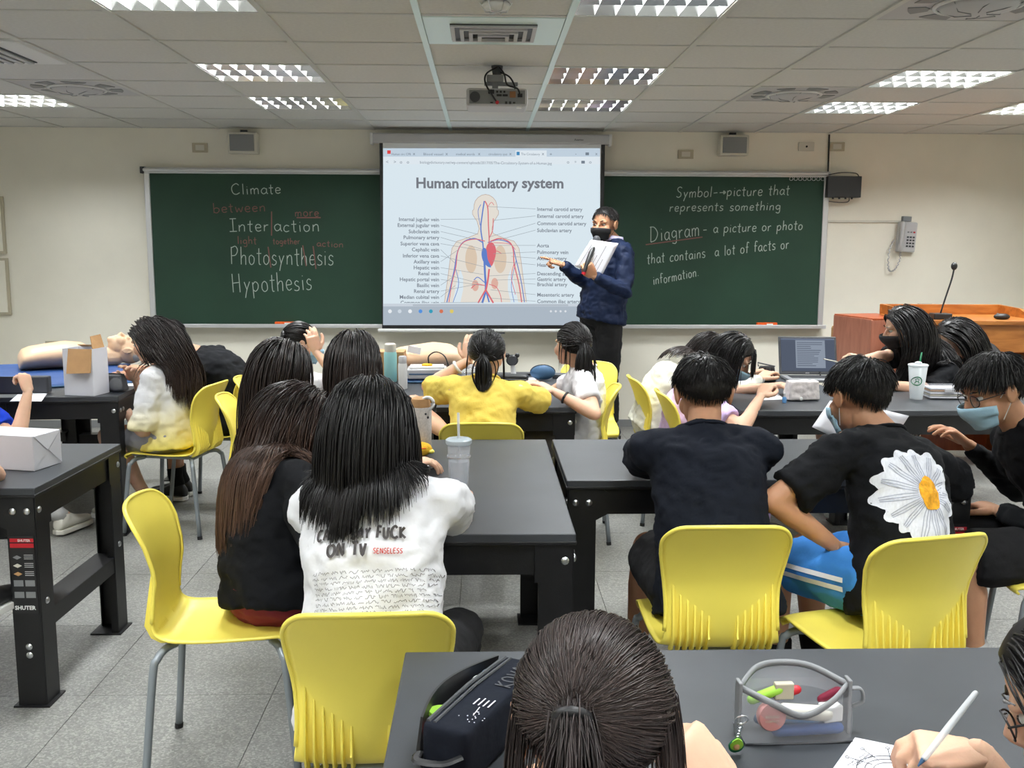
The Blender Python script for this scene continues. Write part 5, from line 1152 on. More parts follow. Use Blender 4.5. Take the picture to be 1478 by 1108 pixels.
# dip-dye girl and hunched boy
PD = person('girl with wavy dark hair in a white shirt dyed yellow at the hem', .98, (-1.63, 5.0, .495), U(236, 532, 5.04), U(217, 494, 5.02), F2(165, -.3), F2(172), hands=(P3_(196, 549), (-1.84, 5.0, .60)), elbows=(Vector((0, .6, -1)), Vector((.1, -.5, -1))), shirt='ombre', sleeve_len=.95, tail_hem=.2, build=1.1, bottom='greyskirt', leg='mini', shoes='offwhite', feet=(None, UZ(215, 722, .09)), hair=dict(kind='long', n=1500, length=.42, rad=.0030, thick=.03, m='hair_dk', wave=.16, wind=np.array([.42, -.12, 0])), voxel=.011)
PH = person('hunched boy in black t-shirt behind the dip-dyed shirt girl', 1.0, (-1.42, 5.52, .50), U(286, 512, 5.50), U(247, 494, 5.48), F2(178, -.7), F2(176), hands=((-1.98, 5.42, .76), (-1.98, 5.62, .76)), shirt='tee_black', bottom='blackpants', leg='knee', shoes='blackp', skin='skin2', sock='sock', slump=.16, build=1.1, feet=(UZ(255, 700, .09), UZ(262, 694, .09)), hair=dict(kind='boy', n=700, length=.05, rad=.003, thick=.012), voxel=.011)
PR = person('person in royal blue shirt holding a phone at the left edge', 1.0, (-2.72, 4.42, .50), U(-42, 545, 4.55), U(-40, 500, 4.6), F2(60, -.5), F2(62), hands=(onT(40, 566, .80), (-2.6, 4.9, .76)), elbows=(Vector((.7, -.4, -.7)), Vector((-1, 0, -.5))), poses=('grip', 'grip'), fingers=(Vector((-.3, .3, 1)), None), handN=(Vector((1, -.4, 0)), None), shirt='royal', leg='short', bottom='blackpants', shoes='offwhite', shoesw='offwhite', feet=(UZ(97, 745, .09), UZ(18, 728, .09)), sock='sockw', hair=dict(kind='long', n=350, length=.3, rad=.005), voxel=.011)
PL = person('person leaning an elbow on the table with the lying white box', 1.0, (-1.84, 2.80, .50), U(-112, 600, 2.88), U(-125, 530, 2.92), F2(95, -.3), F2(85), hands=((-1.80, 3.14, .765), (-2.1, 3.2, .76)), elbows=(Vector((1, .1, -.3)), Vector((-1, 0, -.5))), shirt='tee_white', sleeve_len=.35, leg='short', bottom='blackpants', shoes='blackp', feet=(U(-22, 852, 2.92), None), hair=dict(kind='long', n=250, length=.3, rad=.006), voxel=.011)
# centre back
PY = person('girl in a yellow t-shirt with a short ponytail and glasses', .95, (-.015, 4.10, .495), U(700, 548, 4.22), U(703, 513, 4.24), F2(80, -.15), F2(88), hands=(U(775, 560, 4.62), U(676, 520, 4.42)), elbows=(Vector((1, -.2, -.5)), Vector((-1, -.1, -.7))), poses=('relax', 'relax'), fingers=(None, Vector((.1, .3, 1))), handN=(None, Vector((-.3, -1, 0))), build=.97, shirt='tee_yellow', sleeve_len=.74, tail_hem=.15, glasses=True, hair=dict(kind='pony', n=1300, rad=.0030, tie=(.0, -.105, -.010), tail=.17, taildir=(0, -.5, -.7), thick=.012, tailw=1.6), voxel=.011)
PP = person('girl in a white t-shirt with a black ponytail turned towards the screen', .95, (.46, 4.84, .495), U(843, 529, 4.84), U(824, 500, 4.84), F2(122, .02), F2(170), hands=(U(775, 556, 4.9), U(800, 565, 4.55)), elbows=(Vector((.1, 1, -.5)), Vector((.6, -.8, -.6))), build=1.05, shirt='tee_white', bottom='greyskirt', leg='short', hair=dict(kind='pony', n=1300, rad=.0034, tie=(.0, -.105, .035), tail=.30, taildir=(0, -.5, -.6), thick=.020), voxel=.011)
PLI = person('girl in a lilac t-shirt with blue mask bent over her writing', .98, (1.00, 4.72, .495), U(1018, 553, 4.68), U(1058, 515, 4.66), Vector((.72, -.25, -.62)), F2(-4), hands=(onT(1098, 572, .775), (1.45, 4.9, .76)), elbows=(Vector((.2, -1, -.7)), Vector((0, 1, -.5))), poses=('pen', 'relax'), build=1.0, slump=.10, shirt='lilac', sleeve_len=.7, bottom='lilac', mask='mask_blue', hair=dict(kind='long', n=1300, length=.30, rad=.0026, thick=.014, bangs=.12, wind=np.array([-.05, 0, 0])), voxel=.011)
PHO = person('girl in a cream hooded sweatshirt behind the girl in lilac', .98, (.95, 5.22, .495), U(1000, 528, 5.2), U(1026, 512, 5.22), Vector((.8, -.1, -.6)), F2(0), hands=((1.5, 5.2, .76), (1.5, 5.4, .76)), build=1.22, slump=.12, shirt='hoodie', sleeve='long', hood='hoodie', bottom='hoodie', hair=dict(kind='long', n=1100, length=.26, rad=.003, thick=.016, m='hair_dk', wind=np.array([-.3, 0, 0])), voxel=.011)
# boys at the middle right table
PC = person('boy in a plain black t-shirt sitting with elbows on the table', 1.04, (.665, 2.66, .50), U(1016, 622, 2.84), U(1015, 570, 2.92), F2(88, -.32), F2(88), hands=((.80, 3.34, .76), (.56, 3.34, .76)), elbows=(Vector((1, .1, -.5)), Vector((-1, .1, -.5))), build=1.05, shirt='tee_navyblack', sleeve_len=.52, bottom='blackpants', leg='short', skin='skin2', slump=.06, tail_hem=.16, hair=dict(kind='boy', n=3200, length=.052, rad=.0015, thick=.012), feet=((.78, 3.05, .09), (.50, 3.05, .09)))
PC['t']['label'] = 'boy in a plain black t-shirt sitting with elbows on the table'
PA = person('boy in a black t-shirt printed with a big daisy and bright blue shorts', 1.04, (1.20, 2.66, .50), U(1272, 628, 2.86), U(1240, 575, 2.92), F2(108, -.30), F2(118), hands=(U(1300, 628, 3.14), U(1205, 788, 2.72)), elbows=(Vector((.8, -.2, -.6)), Vector((-.9, -.2, -.7))), poses=('grip', 'relax'), fingers=(Vector((-.6, .5, .3)), Vector((.6, .5, -.2))), build=1.06, shirt='tee_black', sleeve_len=.80, bottom='blue_shorts', leg='short', skin='skin2', sock='sock', shoes='blackp', mask='mask_blue', tail_hem=.18, slump=.07, hair=dict(kind='boy', n=3200, length=.058, rad=.0015, thick=.014), feet=((1.12, 3.10, .09), (.98, 3.02, .09)), legpole=Vector((-.6, .8, .9)))
PX = person('boy with glasses and blue mask in black at the right edge', 1.04, (1.98, 3.02, .50), U(1470, 612, 3.10), U(1434, 566, 3.10), F2(186, -.35), F2(172), hands=(onT(1398, 642, .765), (1.72, 3.10, .60)), elbows=(Vector((0, .8, -.7)), Vector((.2, -1, -.5))), build=1.04, shirt='tee_black', sleeve='long', bottom='blackpants', leg='knee', skin='skin2', sock='sockw', shoes='blackp', mask='mask_blue', glasses=True, hair=dict(kind='boy', n=3200, length=.062, rad=.0016, thick=.015), feet=((1.70, 3.20, .09), (1.62, 2.98, .09)))
# right back
P17 = person('girl in black with long hair and black mask pointing a stick at the laptop', 1.0, (2.36, 5.46, .50), U(1345, 505, 5.32), U(1302, 474, 5.22), F2(172, -.25), F2(195), hands=(U(1226, 524, 5.1), (2.10, 5.0, .76)), elbows=(Vector((0, .3, -1)), Vector((.5, -.6, -.7))), poses=('pen', 'relax'), fingers=(Vector((-1, 0, .25)), None), shirt='tee_black', build=1.15, slump=.13, sleeve_len=.9, bottom='taupe', leg='short', mask='mask_black', hair=dict(kind='long', n=1500, length=.50, rad=.0030, thick=.024, wind=np.array([.08, 0, 0])), voxel=.011)
P18 = person('girl with long black hair bent down in front of the wooden desk', 1.0, (2.95, 5.75, .50), U(1402, 510, 5.66), U(1376, 490, 5.62), F2(185, -.5), F2(182), shirt='tee_black', slump=.15, hair=dict(kind='long', n=1200, length=.48, rad=.0032, thick=.022, wind=np.array([.3, 0, 0])), voxel=.011)
# ------------------------------------------------------------------ prints on the clothes
def shirt_print(D, build_fn, O, ax, up, d, nm, m, off=.003, mats=None):
    b = MB(); build_fn(b, Vector(O), Vector(ax), Vector(up)); project(b, bvh_of(D['shirt']), d, off)
    return mk(nm, b, mats or M[m], D['so'], world=True)
M['shirtink'] = mat('grey_shirt_print', srgb(70, 66, 66), .9); M['shirtred'] = mat('red_shirt_print', srgb(190, 70, 60), .9)
D = PW; ax = D['r']; up = D['u']; d = D['f']
O = D['spine'](.55)-d*.3
def lines(b, O, ax, up):
    for s, x, y, h, w_, wd in (('AN Y', -.125, .060, .026, .075, .0055), ("CAN'T SAY FUCK", -.125, .022, .025, .205, .0055), ('ON TV', -.095, -.014, .027, .095, .0065)):
        hand_text(b, s, O+ax*x+up*y, ax, up, h, wd, 0, width=w_, seed=3, jit=.05)
O = PW['spine'](.62)-d*.3+ax*.02
def fine(b, O, ax, up):
    rr = random.Random(4)
    for k in range(15):
        x = -.135+rr.uniform(0, .01); y = -.050-.0112*k
        while x < .115+(.02 if k % 4 else -.01):
            w_ = rr.uniform(.012, .03); P = []
            for i in range(int(w_/.0017)): P.append(O+ax*(x+i*.0017)+up*(y+rr.choice((-.0028, .0028, .0008, -.001, .0045))+x*.02))
            if len(P) > 2: b.ribbon(P, .0011, d)
            x += w_+.003
shirt_print(PW, lines, O, ax, up, d, 'slogan_lettering', 'shirtink', .0065)
shirt_print(PW, fine, O, ax, up, d, 'small_handwriting', 'shirtink', .005)
shirt_print(PW, lambda b, O, ax, up: hand_text(b, 'SENSELESS', O+ax*.012-up*.012, ax, up, .011, .0018, 0, width=.062, seed=2), O, ax, up, d, 'red_lettering', 'shirtred', .006)
# the daisy
D = PA; n_ = (D['f']*.9+Vector((0, 0, -.1))).normalized(); up = (D['u']-n_*D['u'].dot(n_)).normalized(); ax = n_.cross(up); cc = U(1362, 708, 2.55)
view = (cc-Vector((0, 0, HC))).normalized(); n_ = (D['f']*.5+view*.5).normalized(); ax = Vector((1, .25, 0)).normalized(); up = ax.cross(n_)*1; up = -up if up.z < 0 else up; ax = n_.cross(up)
O = cc-n_*.3
bv = bvh_of(D['shirt'])
M['petal'] = mat('daisy_petal_print', srgb(228, 230, 238), .85, noise_amt=.08, nscale=30, stretch=(6, 6, 1)); M['petalgrey'] = mat('daisy_vein_print', srgb(176, 180, 194), .9); M['daisyeye'] = mat('daisy_centre_print', srgb(232, 165, 40), .9, noise_amt=.25, nscale=70)
flower = None
for k, (ang, L, w_) in enumerate(((98, .135, .040), (118, .150, .042), (137, .160, .046), (160, .165, .044), (182, .170, .044), (203, .160, .040), (222, .150, .038), (248, .165, .048), (268, .150, .050), (290, .150, .044), (20, .090, .040), (45, .115, .042), (70, .130, .044), (352, .090, .036), (325, .110, .042))):
    a = R(ang); dx, dy = math.cos(a), math.sin(a); b = MB(); nn, mm = 12, 7; pts = []
    for i in range(nn):
        t_ = i/(nn-1); hw = w_*.98*math.sin(math.pi*min(1, (.12+.82*t_)))**.55*(1+.05*math.sin(9*t_+k)); rr = .022+(L-.022)*t_
        for j in range(mm):
            s_ = -1+2*j/(mm-1); tip = -.014*abs(s_)**2.4*(t_**4); pts.append(O+ax*(dx*(rr+tip)-dy*hw*s_)+up*(dy*(rr+tip)+dx*hw*s_))
    b.add(pts, [(i*mm+j, (i+1)*mm+j, (i+1)*mm+j+1, i*mm+j+1) for i in range(nn-1) for j in range(mm-1)]); project(b, bv, n_, .002+.0006*(k % 3))
    o = mk('daisy_petal', b, M['petal'], D['so'], world=True, smooth=True)
    b = MB()
    for q in (-.35, .05, .4): b.ribbon([O+ax*(dx*r_-dy*w_*q*.5*math.sin(math.pi*r_/L*.9))+up*(dy*r_+dx*w_*q*.5*math.sin(math.pi*r_/L*.9)) for r_ in np.linspace(.04, L*.86, 10)], .0028, n_)
    project(b, bv, n_, .0045); mk('petal_vein', b, M['petalgrey'], o, world=True)
b = MB(); vs = [O]; nr = 5; na = 20
for i in range(1, nr+1):
    for j in range(na): a = 2*math.pi*j/na; r_ = .043*i/nr*(1+.06*math.sin(5*a)); vs.append(O+ax*math.cos(a)*r_*.85+up*math.sin(a)*r_*1.15)
fs = [(0, 1+j, 1+(j+1) % na) for j in range(na)]+[(1+(i-1)*na+j, 1+i*na+j, 1+i*na+(j+1) % na, 1+(i-1)*na+(j+1) % na) for i in range(1, nr) for j in range(na)]
b.add(vs, fs); project(b, bv, n_, .006); mk('daisy_centre', b, M['daisyeye'], D['so'], world=True)
def side_stripe(D, sd, offs, m, w_, k0=.0, k1=1.0, far=.09):
    """two stripes printed along the outside of a trouser leg"""
    hp, kn = D['hp'][sd], D['kn'][sd]; ax = (kn-hp).normalized(); out = (D['r']*sd-ax*(D['r']*sd).dot(ax)).normalized(); upv = out.cross(ax)*sd
    bv = bvh_of(D['trm'])
    for o_ in offs:
        b = MB(); P = [hp.lerp(kn, k)+upv*o_+out*.3 for k in np.linspace(k0, k1, 26)]; b.ribbon(P, w_, -out); project(b, bv, -out, .003); mk('side_stripe', b, M[m], D['tr'], world=True)
side_stripe(PA, -1, (-.030, -.004), 'paper', .014, .1, .70)
side_stripe(PB, 1, (-.006, .016, .036), 'paper', .010, .2, .95)
# wrist bands, watches
def band(D, sd, m, r_=.027, nm='wristband', k=.06, th=.006):
    a = D['wr'][sd]; e = D['el'][sd]; dd = (a-e).normalized(); x, y, _ = frame(dd); c = a-dd*k; b = MB(); b.tube([c+(x*math.cos(t_)+y*math.sin(t_))*r_ for t_ in np.linspace(0, 2*math.pi, 17)], th, 7); mk(nm, b, M[m], D['t'], world=True, smooth=True)
band(PY, -1, 'white', .028, th=.007); band(PP, -1, 'blackp', .026); band(TP, -1, 'blackp', .026, 'watch', .02, .008)

# ------------------------------------------------------------------ things held
def sheet(lab, P, name='paper_sheet', m='paper', lines_=0, bend=0, parent=None):
    P = [Vector(p) for p in P]; n = (P[1]-P[0]).cross(P[3]-P[0]).normalized(); c = (P[0]+P[1]+P[2]+P[3])/4; b = MB(); N_ = 8; vs = []
    for i in range(N_+1):
        for j in range(N_+1):
            u_, v_ = i/N_, j/N_; p = P[0].lerp(P[1], u_).lerp(P[3].lerp(P[2], u_), v_); vs.append(p+n*bend*math.sin(math.pi*u_))
    b.add(vs, [(i*(N_+1)+j, (i+1)*(N_+1)+j, (i+1)*(N_+1)+j+1, i*(N_+1)+j+1) for i in range(N_) for j in range(N_)])
    t = thing(name, lab, 'paper', c); mk('page', b, M[m], t, world=True, solid=.0008, smooth=True)
    if lines_:
        b = MB(); rr = random.Random(len(lab)); 
        for k in range(lines_):
            v_ = .12+.76*k/lines_; e = .15+.7*rr.random(); a0 = P[0].lerp(P[3], v_); a1 = P[1].lerp(P[2], v_)
            b.ribbon([a0.lerp(a1, .1+(e-.05)*i/6)+n*(bend*math.sin(math.pi*(.1+(e-.05)*i/6))+.0012) for i in range(7)], .0022, n)
        for i in range(len(b.v)): pass
        mk('printed_lines', b, M['ink'], t, world=True)
        b2 = MB(); b2.v = [tuple(Vector(v)-n*.0024) for v in b.v]; b2.f = b.f; b2.m = b.m; mk('printed_lines', b2, M['ink'], t, world=True)
    return t
Yp = TY-.34
sheet('white printed sheet held by the man in the navy jacket', [U(829, 384, Yp-.02), U(853, 346, Yp), U(893, 351, Yp+.06), U(868, 399, Yp+.02)], lines_=6)
t = thing('microphone', 'black handheld microphone held up to the mask of the man in navy', 'microphone', U(846, 388, TY-.40))
b = MB(); b.tube([U(843, 393, TY-.40), U(848, 378, TY-.38), U(858, 353, TY-.30)], [.013, .015, .019], 12, ends=True); mk('handle', b, M['blackp'], t, world=True, smooth=True)
b = MB(); b.ell(U(861, 346, TY-.27), (.027, .027, .030)); mk('mesh_head', b, M['dgrey'], t, world=True, smooth=True)
b = MB(); b.cyl(U(842, 396, TY-.40), U(843, 392.5, TY-.40), .014); mk('end_cap', b, M['red'], t, world=True)
sheet('large white sheet held up by the boy with the daisy shirt', [U(1172, 616, 3.14), U(1268, 668, 3.12), U(1312, 600, 3.16), U(1198, 578, 3.20)], bend=.01)
t = thing('phone', 'black phone held upright by the person in royal blue', 'phone', U(12, 556, 4.66)); b = MB(); b.box(U(14, 556, 4.66), (.17, .012, .085)); mk('case', b, M['blackp'], t, world=True, bevel=.004); b = MB(); b.box(U(14, 556, 4.652), (.15, .004, .07)); mk('screen', b, M['dgrey'], t, world=True)
def stick(nm, lab, cat, a, c, r_, m, tip=None):
    a, c = Vector(a), Vector(c); t = thing(nm, lab, cat, a); b = MB(); b.tube([a, a.lerp(c, .5), c], [r_*.9, r_, r_*.8], 8, ends=True); mk('barrel', b, M[m], t, world=True, smooth=True)
    if tip: b = MB(); b.cyl(a, a-(c-a).normalized()*.014, r_*.8, r_*.2); mk('tip', b, M[tip], t, world=True)
    return t
stick('stick', 'thin pale stick pointed at the laptop screen', 'stick', U(1189, 518, 5.06), U(1222, 525, 5.1), .0035, 'offwhite')
stick('pen', 'grey pen in the hand of the girl in lilac', 'pen', onT(1092, 573, .742), U(1103, 548, 4.62), .0045, 'ltgrey', 'blackp')
stick('pen', 'white capped pen held beside the yellow plush case', 'pen', U(584, 643, 3.5), U(583, 624, 3.5), .0055, 'white', 'blackp')

if False: pass
# ------------------------------------------------------------------ things on the tables
TT = .721
def P3(px, py, z=TT): return UZ(px, py, z)
def paper_on(lab, pts, lines_=0, z=TT+.001): return sheet(lab, [P3(x, y, z) for x, y in pts], lines_=lines_)
def carton(name, lab, c, size, rz, m, z=TT):
    t = thing(name, lab, 'box', (c[0], c[1], z), rz); return t
# lying white box with folded end, on the near left workbench
a = P3(30, 676); t = carton('white_box', 'white cardboard box lying on its side at the left edge', (a.x-.045, a.y+.055), 0, R(-14), 'boxwhite'); W_, D_, H_ = .26, .135, .118
b = MB(); b.box((0, 0, H_/2), (W_, D_, H_)); mk('carton', b, M['boxwhite'], t, bevel=.002)
b = MB(); x = W_/2+.001; b.poly([(x, -D_/2, .004), (x, -.005, H_/2), (x, -D_/2, H_-.004)], .0015, (1, 0, 0)); b.poly([(x, D_/2, .004), (x, D_/2, H_-.004), (x, .005, H_/2)], .0015, (1, 0, 0)); mk('end_flap', b, M['boxwhite'], t)
b = MB(); b.poly([(x, -D_/2+.003, H_-.001), (x, -.004, H_/2+.004), (x, .004, H_/2+.004), (x, D_/2-.003, H_-.001)], .0025, (1, 0, 0)); mk('end_flap', b, M['paper'], t)
# open white box with brown inside
a = P3(118, 571); t = carton('open_box', 'tall white box with an open brown flap beside the left training dummy', (a.x+.0, a.y+.07), 0, R(-12), 'boxwhite'); W_, D_, H_ = .160, .13, .235
b = MB(); th = .003
for c, s_ in (((0, -D_/2, H_/2), (W_, th, H_)), ((0, D_/2, H_/2), (W_, th, H_)), ((-W_/2, 0, H_/2), (th, D_, H_)), ((W_/2, 0, H_/2), (th, D_, H_)), ((0, 0, th/2), (W_, D_, th))): b.box(c, s_)
mk('carton', b, M['boxwhite'], t)
b = MB(); b.poly([(-W_/2+.035, -D_/2-.002, H_), (W_/2+.004, -D_/2-.002, H_), (W_/2+.010, -D_/2-.030, H_-.115), (-W_/2+.040, -D_/2-.035, H_-.122)], .003, (0, -1, .2)); mk('front_flap', b, M['card'], t)
b = MB(); b.poly([(W_/2, -D_/2+.01, H_), (W_/2, D_/2-.02, H_), (W_/2-.018, D_/2-.02, H_+.065), (W_/2-.022, -D_/2+.03, H_+.06)], .003, (-1, 0, 0)); mk('side_flap', b, M['card'], t)
b = MB(); b.poly([(-W_/2+.02, D_/2, H_-.002), (W_/2-.02, D_/2, H_-.002), (W_/2-.03, D_/2-.05, H_+.012), (-W_/2+.03, D_/2-.05, H_+.012)], .002, (0, 0, 1)); mk('back_flap', b, M['card'], t)
# training dummies on blue mats
def dummy(lab, hc, tc, head=True, s=1.0):
    """torso from tc (shoulder end) away from the head hc, both at table height"""
    hc, tc = Vector(hc), Vector(tc); dx = (tc-hc).normalized(); sy = dx.cross(Vector((0, 0, 1))); up = Vector((0, 0, 1))
    t = thing('training_dummy', lab, 'mannequin', (hc.x, hc.y, TT+.02))
    b = MB(); rs = []
    for k, w_, h in ((0, .03, .03), (.03, .052, .05), (.07, .065, .06), (.12, .15, .095), (.18, .19, .125), (.28, .19, .135), (.40, .17, .125), (.50, .175, .115), (.55, .16, .10), (.57, .13, .07)):
        rs.append([hc+dx*(.07+k)*s+sy*w_*s*math.cos(a_)+up*(.022+max(-.0, 1.35*h*s*(.5+.5*math.sin(a_))**.8)) for a_ in [2*math.pi*j/20 for j in range(20)]])
    b.rings(rs); mk('torso', fuse(b, .009, 4), M['mannequin'], t, world=True, smooth=True)
    if head:
        b = MB(); F_ = up; X_ = sy; Z_ = -dx
        hb, q = head_parts(hc+up*.12-dx*.02, X_, F_, Z_, .95); hb.tube([hc+up*.07+dx*.03, hc+up*.075+dx*.12], [.05, .06], 12, ends=True); mk('head', fuse(hb, .006, 2), M['mannequin'], t, world=True, smooth=True)
        b = MB(); b.ell(hc+up*.09-dx*.075, (.05, .07, .06)); mk('head_cap', b, M['ltgrey'], t, world=True, smooth=True)
    return t
def mat_cloth(lab, pts, z=TT, m='bluemat', th=.012):
    P = [P3(x, y, z) for x, y in pts]; c = sum(P, Vector())/len(P); t = thing('blue_mat', lab, 'mat', (c.x, c.y, z)); b = MB(); N_ = 14; vs = []
    for i in range(N_+1):
        for j in range(N_+1):
            p = P[0].lerp(P[1], i/N_).lerp(P[3].lerp(P[2], i/N_), j/N_); e = 0 if i in (0, N_) or j in (0, N_) else 1; vs.append(p+Vector((0, 0, th*.6+e*.010*(1+noise.noise(p*7)))))
    f_ = [(i*(N_+1)+j, (i+1)*(N_+1)+j, (i+1)*(N_+1)+j+1, i*(N_+1)+j+1) for i in range(N_) for j in range(N_)]
    b.add(vs, f_); mk('cloth', b, M[m], t, world=True, smooth=True, solid=th*.8)
    b = MB(); edge = [vs[i*(N_+1)] for i in range(N_+1)]; b.tube(edge, .006, 6); mk('seam', b, M['navyp'], t, world=True); return t
mat_cloth('dark blue nylon mat under the left training dummy', [(-70, 568), (196, 553), (188, 527), (-70, 530)])
dummy('bare beige training dummy lying behind the open white box', P3(176, 531), P3(140, 533), s=.88)
mat_cloth('dark blue mat under the second training dummy behind the yellow shirt girl', [(580, 553), (650, 553), (668, 531), (584, 531)])
dummy('beige training dummy with a stuck-on pad behind the grey training unit', P3(704, 537, TT), P3(650, 539, TT), head=False, s=.92)
b = MB(); p = U(598, 505, 5.50); b.box(p, (.075, .006, .038), M3=Matrix.Rotation(.2, 3, 'Y')); o = mk('electrode_pad', b, M['paper'], loc=p); tag(o, 'white electrode pad stuck on the dummy near the teal bottle', 'pad')
# grey pencil pouch and clear bag near the open box
a = P3(150, 566); t = thing('clear_pouch', 'dark see-through pouch beside the open white box', 'pouch', (a.x+.03, a.y+.04, TT), R(-5)); b = MB(); b.box((0, 0, .045), (.15, .075, .085), taper=.8); mk('bag', fuse(b, .008, 6), M['dgrey'], t, smooth=True)
b = MB(); b.tube([(-.065, 0, .088), (0, .0, .092), (.065, 0, .088)], .004, 6); mk('zip', b, M['blackp'], t); b = MB(); b.ell((.035, -.035, .04), (.035, .012, .035)); mk('clear_window', b, M['cleargrey'], t, smooth=True)
paper_on('white sheet under the hand of the dip-dyed shirt girl', [(168, 557), (196, 557), (194, 549), (170, 549)]); paper_on('white sheet beside the person holding a phone', [(14, 579), (60, 579), (70, 565), (30, 565)])
a = P3(146, 545); t = thing('plastic_wrap', 'crumpled clear plastic wrap between box and dummy', 'wrapper', (a.x, a.y, TT)); b = MB(); b.ell((0, 0, .04), (.035, .03, .045)); g = wrinkle(fuse(b, .006, 1), .02, 40, 1); mk('film', g, M['clear'], t, smooth=True)
b = MB(); b.box((0, 0, .045), (.16, .05, .085)); o = mk('black_case', b, M['dgrey'], bevel=.008); o.location = P3(34, 572)+Vector((0, .12, 0)); tag(o, 'dark grey case standing behind the raised phone', 'case')
# behind the long-haired girls
def bottle(lab, px, py, h, r_, body, cap, Y=None, name='water_bottle', z=TT):
    p = P3(px, py, z); t = thing(name, lab, 'bottle', (p.x, p.y+r_, z)); b = MB(); b.lathe([(r_*.9, 0), (r_, .006), (r_, h*.72), (r_*.92, h*.78)], n=20); mk('body', b, M[body], t, smooth=40)
    b = MB(); b.lathe([(r_*.86, h*.78), (r_*.9, h*.80), (r_*.88, h*.97), (r_*.7, h)], n=20); mk('cap', b, M[cap], t, smooth=40); return t
bottle('teal water bottle with pale cap beside the second dummy', 563, 552, .215, .036, 'teal', 'offwhite'); bottle('slim white bottle standing next to the teal bottle', 581, 562, .175, .024, 'white', 'ltgrey')
p = P3(590, 560); t = thing('cardboard_box', 'brown cardboard box behind the teal bottle', 'box', (U(566, 520, 5.5).x, 5.50, TT)); b = MB(); b.box((0, 0, .08), (.15, .16, .16)); mk('carton', b, M['card'], t, bevel=.003); b = MB(); b.box((0, 0, .161), (.05, .162, .002)); mk('tape', b, M['beige'], t)
p = UZ(592, 640, 0); t = thing('cardboard_box', 'printed cardboard box standing under the table behind the beige bottle', 'box', (-.42, 4.30, 0)); b = MB(); b.box((0, 0, .30), (.30, .20, .60)); mk('carton', b, M['card'], t, bevel=.004)
b = MB(); b.box((0, -.1015, .52), (.29, .002, .03)); mk('red_band', b, M['red'], t)
b = MB(); text_mb('A', .045, (-.04, -.103, .565), (1, 0, 0), (0, 0, 1), .03, mb=b); text_mb('NO 1', .03, (-.05, -.103, .53), (1, 0, 0), (0, 0, 1), .03, mb=b); mk('print', b, M['ink'], t)
# grey AED trainer
p = P3(610, 553); t = thing('training_unit', 'grey training unit with a yellow button and black cable', 'device', (p.x+.02, p.y+.09, TT+.02), R(3)); b = MB(); b.box((0, 0, .03), (.22, .17, .055)); mk('body', b, M['ltgrey'], t, bevel=.008)
b = MB(); b.box((0, 0, .062), (.19, .14, .01)); mk('lid', b, M['white'], t, bevel=.003); b = MB(); b.lathe([(.03, .066), (.03, .075), (.02, .079), (.001, .08)], n=20); mk('yellow_button', b, M['duck'], t, smooth=40)
b = MB(); b.tube(smoothpts([(.01, 0, .078), (.01, 0, .12), (.05, -.01, .145), (.10, -.03, .12), (.125, -.05, .04), (.13, -.07, .0)], 5), .004, 6); mk('cable', b, M['blackp'], t, smooth=True); b = MB(); b.box((0, -.087, .03), (.2, .002, .006)); mk('blue_line', b, M['navyp'], t)
p = P3(642, 556); t = thing('red_pouch', 'dark red pouch between the training unit and the yellow shirt girl', 'pouch', (p.x, p.y+.03, TT)); b = MB(); b.ell((0, 0, .025), (.055, .03, .03)); mk('bag', wrinkle(fuse(b, .006, 2), .006, 25), M['maroon'], t, smooth=True)
t = thing('clear_film', 'crumpled clear plastic sheet in front of the second dummy', 'wrapper', P3(668, 545)); b = MB(); b.ell((0, 0, .03), (.11, .05, .045)); mk('film', wrinkle(fuse(b, .008, 1), .02, 22, 2), M['clear'], t, smooth=True)
t = thing('white_cup', 'white cup rim standing behind the yellow shirt girl', 'cup', P3(676, 530)); b = MB(); b.lathe([(.025, 0), (.030, .13), (.032, .135), (.029, .135), (.024, .004)], n=20); mk('wall', b, M['white'], t, smooth=40); b = MB(); b.lathe([(.033, .132), (.034, .138), (.031, .140)], n=20, cap=False); mk('rim', b, M['ltgrey'], t)
# in front of the ponytail girl
p = P3(742, 548); t = thing('handheld_fan', 'small dark handheld fan with two ears standing on the table', 'fan', (p.x, p.y+.1, TT)); b = MB(); b.tube([(0, 0, 0), (.0, 0, .02), (-.005, 0, .07)], [.028, .016, .012], 12, ends=True); mk('handle', b, M['ltgrey'], t, smooth=True)
b = MB(); b.ell((-.008, 0, .10), (.035, .018, .033)); mk('head', b, M['blackp'], t, smooth=True)
for s_ in (-1, 1): b = MB(); b.ell((-.008+s_*.028, 0, .128), (.014, .01, .014)); mk('ear', b, M['blackp'], t, smooth=True)
b = MB(); b.lathe([(.027, -.018), (.027, -.021), (.024, -.021)], c=(-.008, 0, .10), ax=(0, 1, 0), n=20); mk('guard', b, M['dgrey'], t)
p = P3(738, 556); t = thing('glasses_case', 'black zipped case with white lettering right of the yellow shirt girl', 'case', (p.x, p.y+.05, TT), R(-8)); b = MB(); b.box((0, 0, .028), (.19, .08, .055)); mk('shell', fuse(b, .008, 6), M['blackp'], t, smooth=True); b = MB(); b.tube([(-.09, -.042, .03), (0, -.044, .032), (.09, -.042, .03)], .002, 5); mk('zip', b, M['grey'], t); b = MB(); text_mb('m', .022, (.065, -.041, .012), (1, 0, 0), (0, 0, 1), .02, mb=b); mk('lettering', b, M['white'], t)
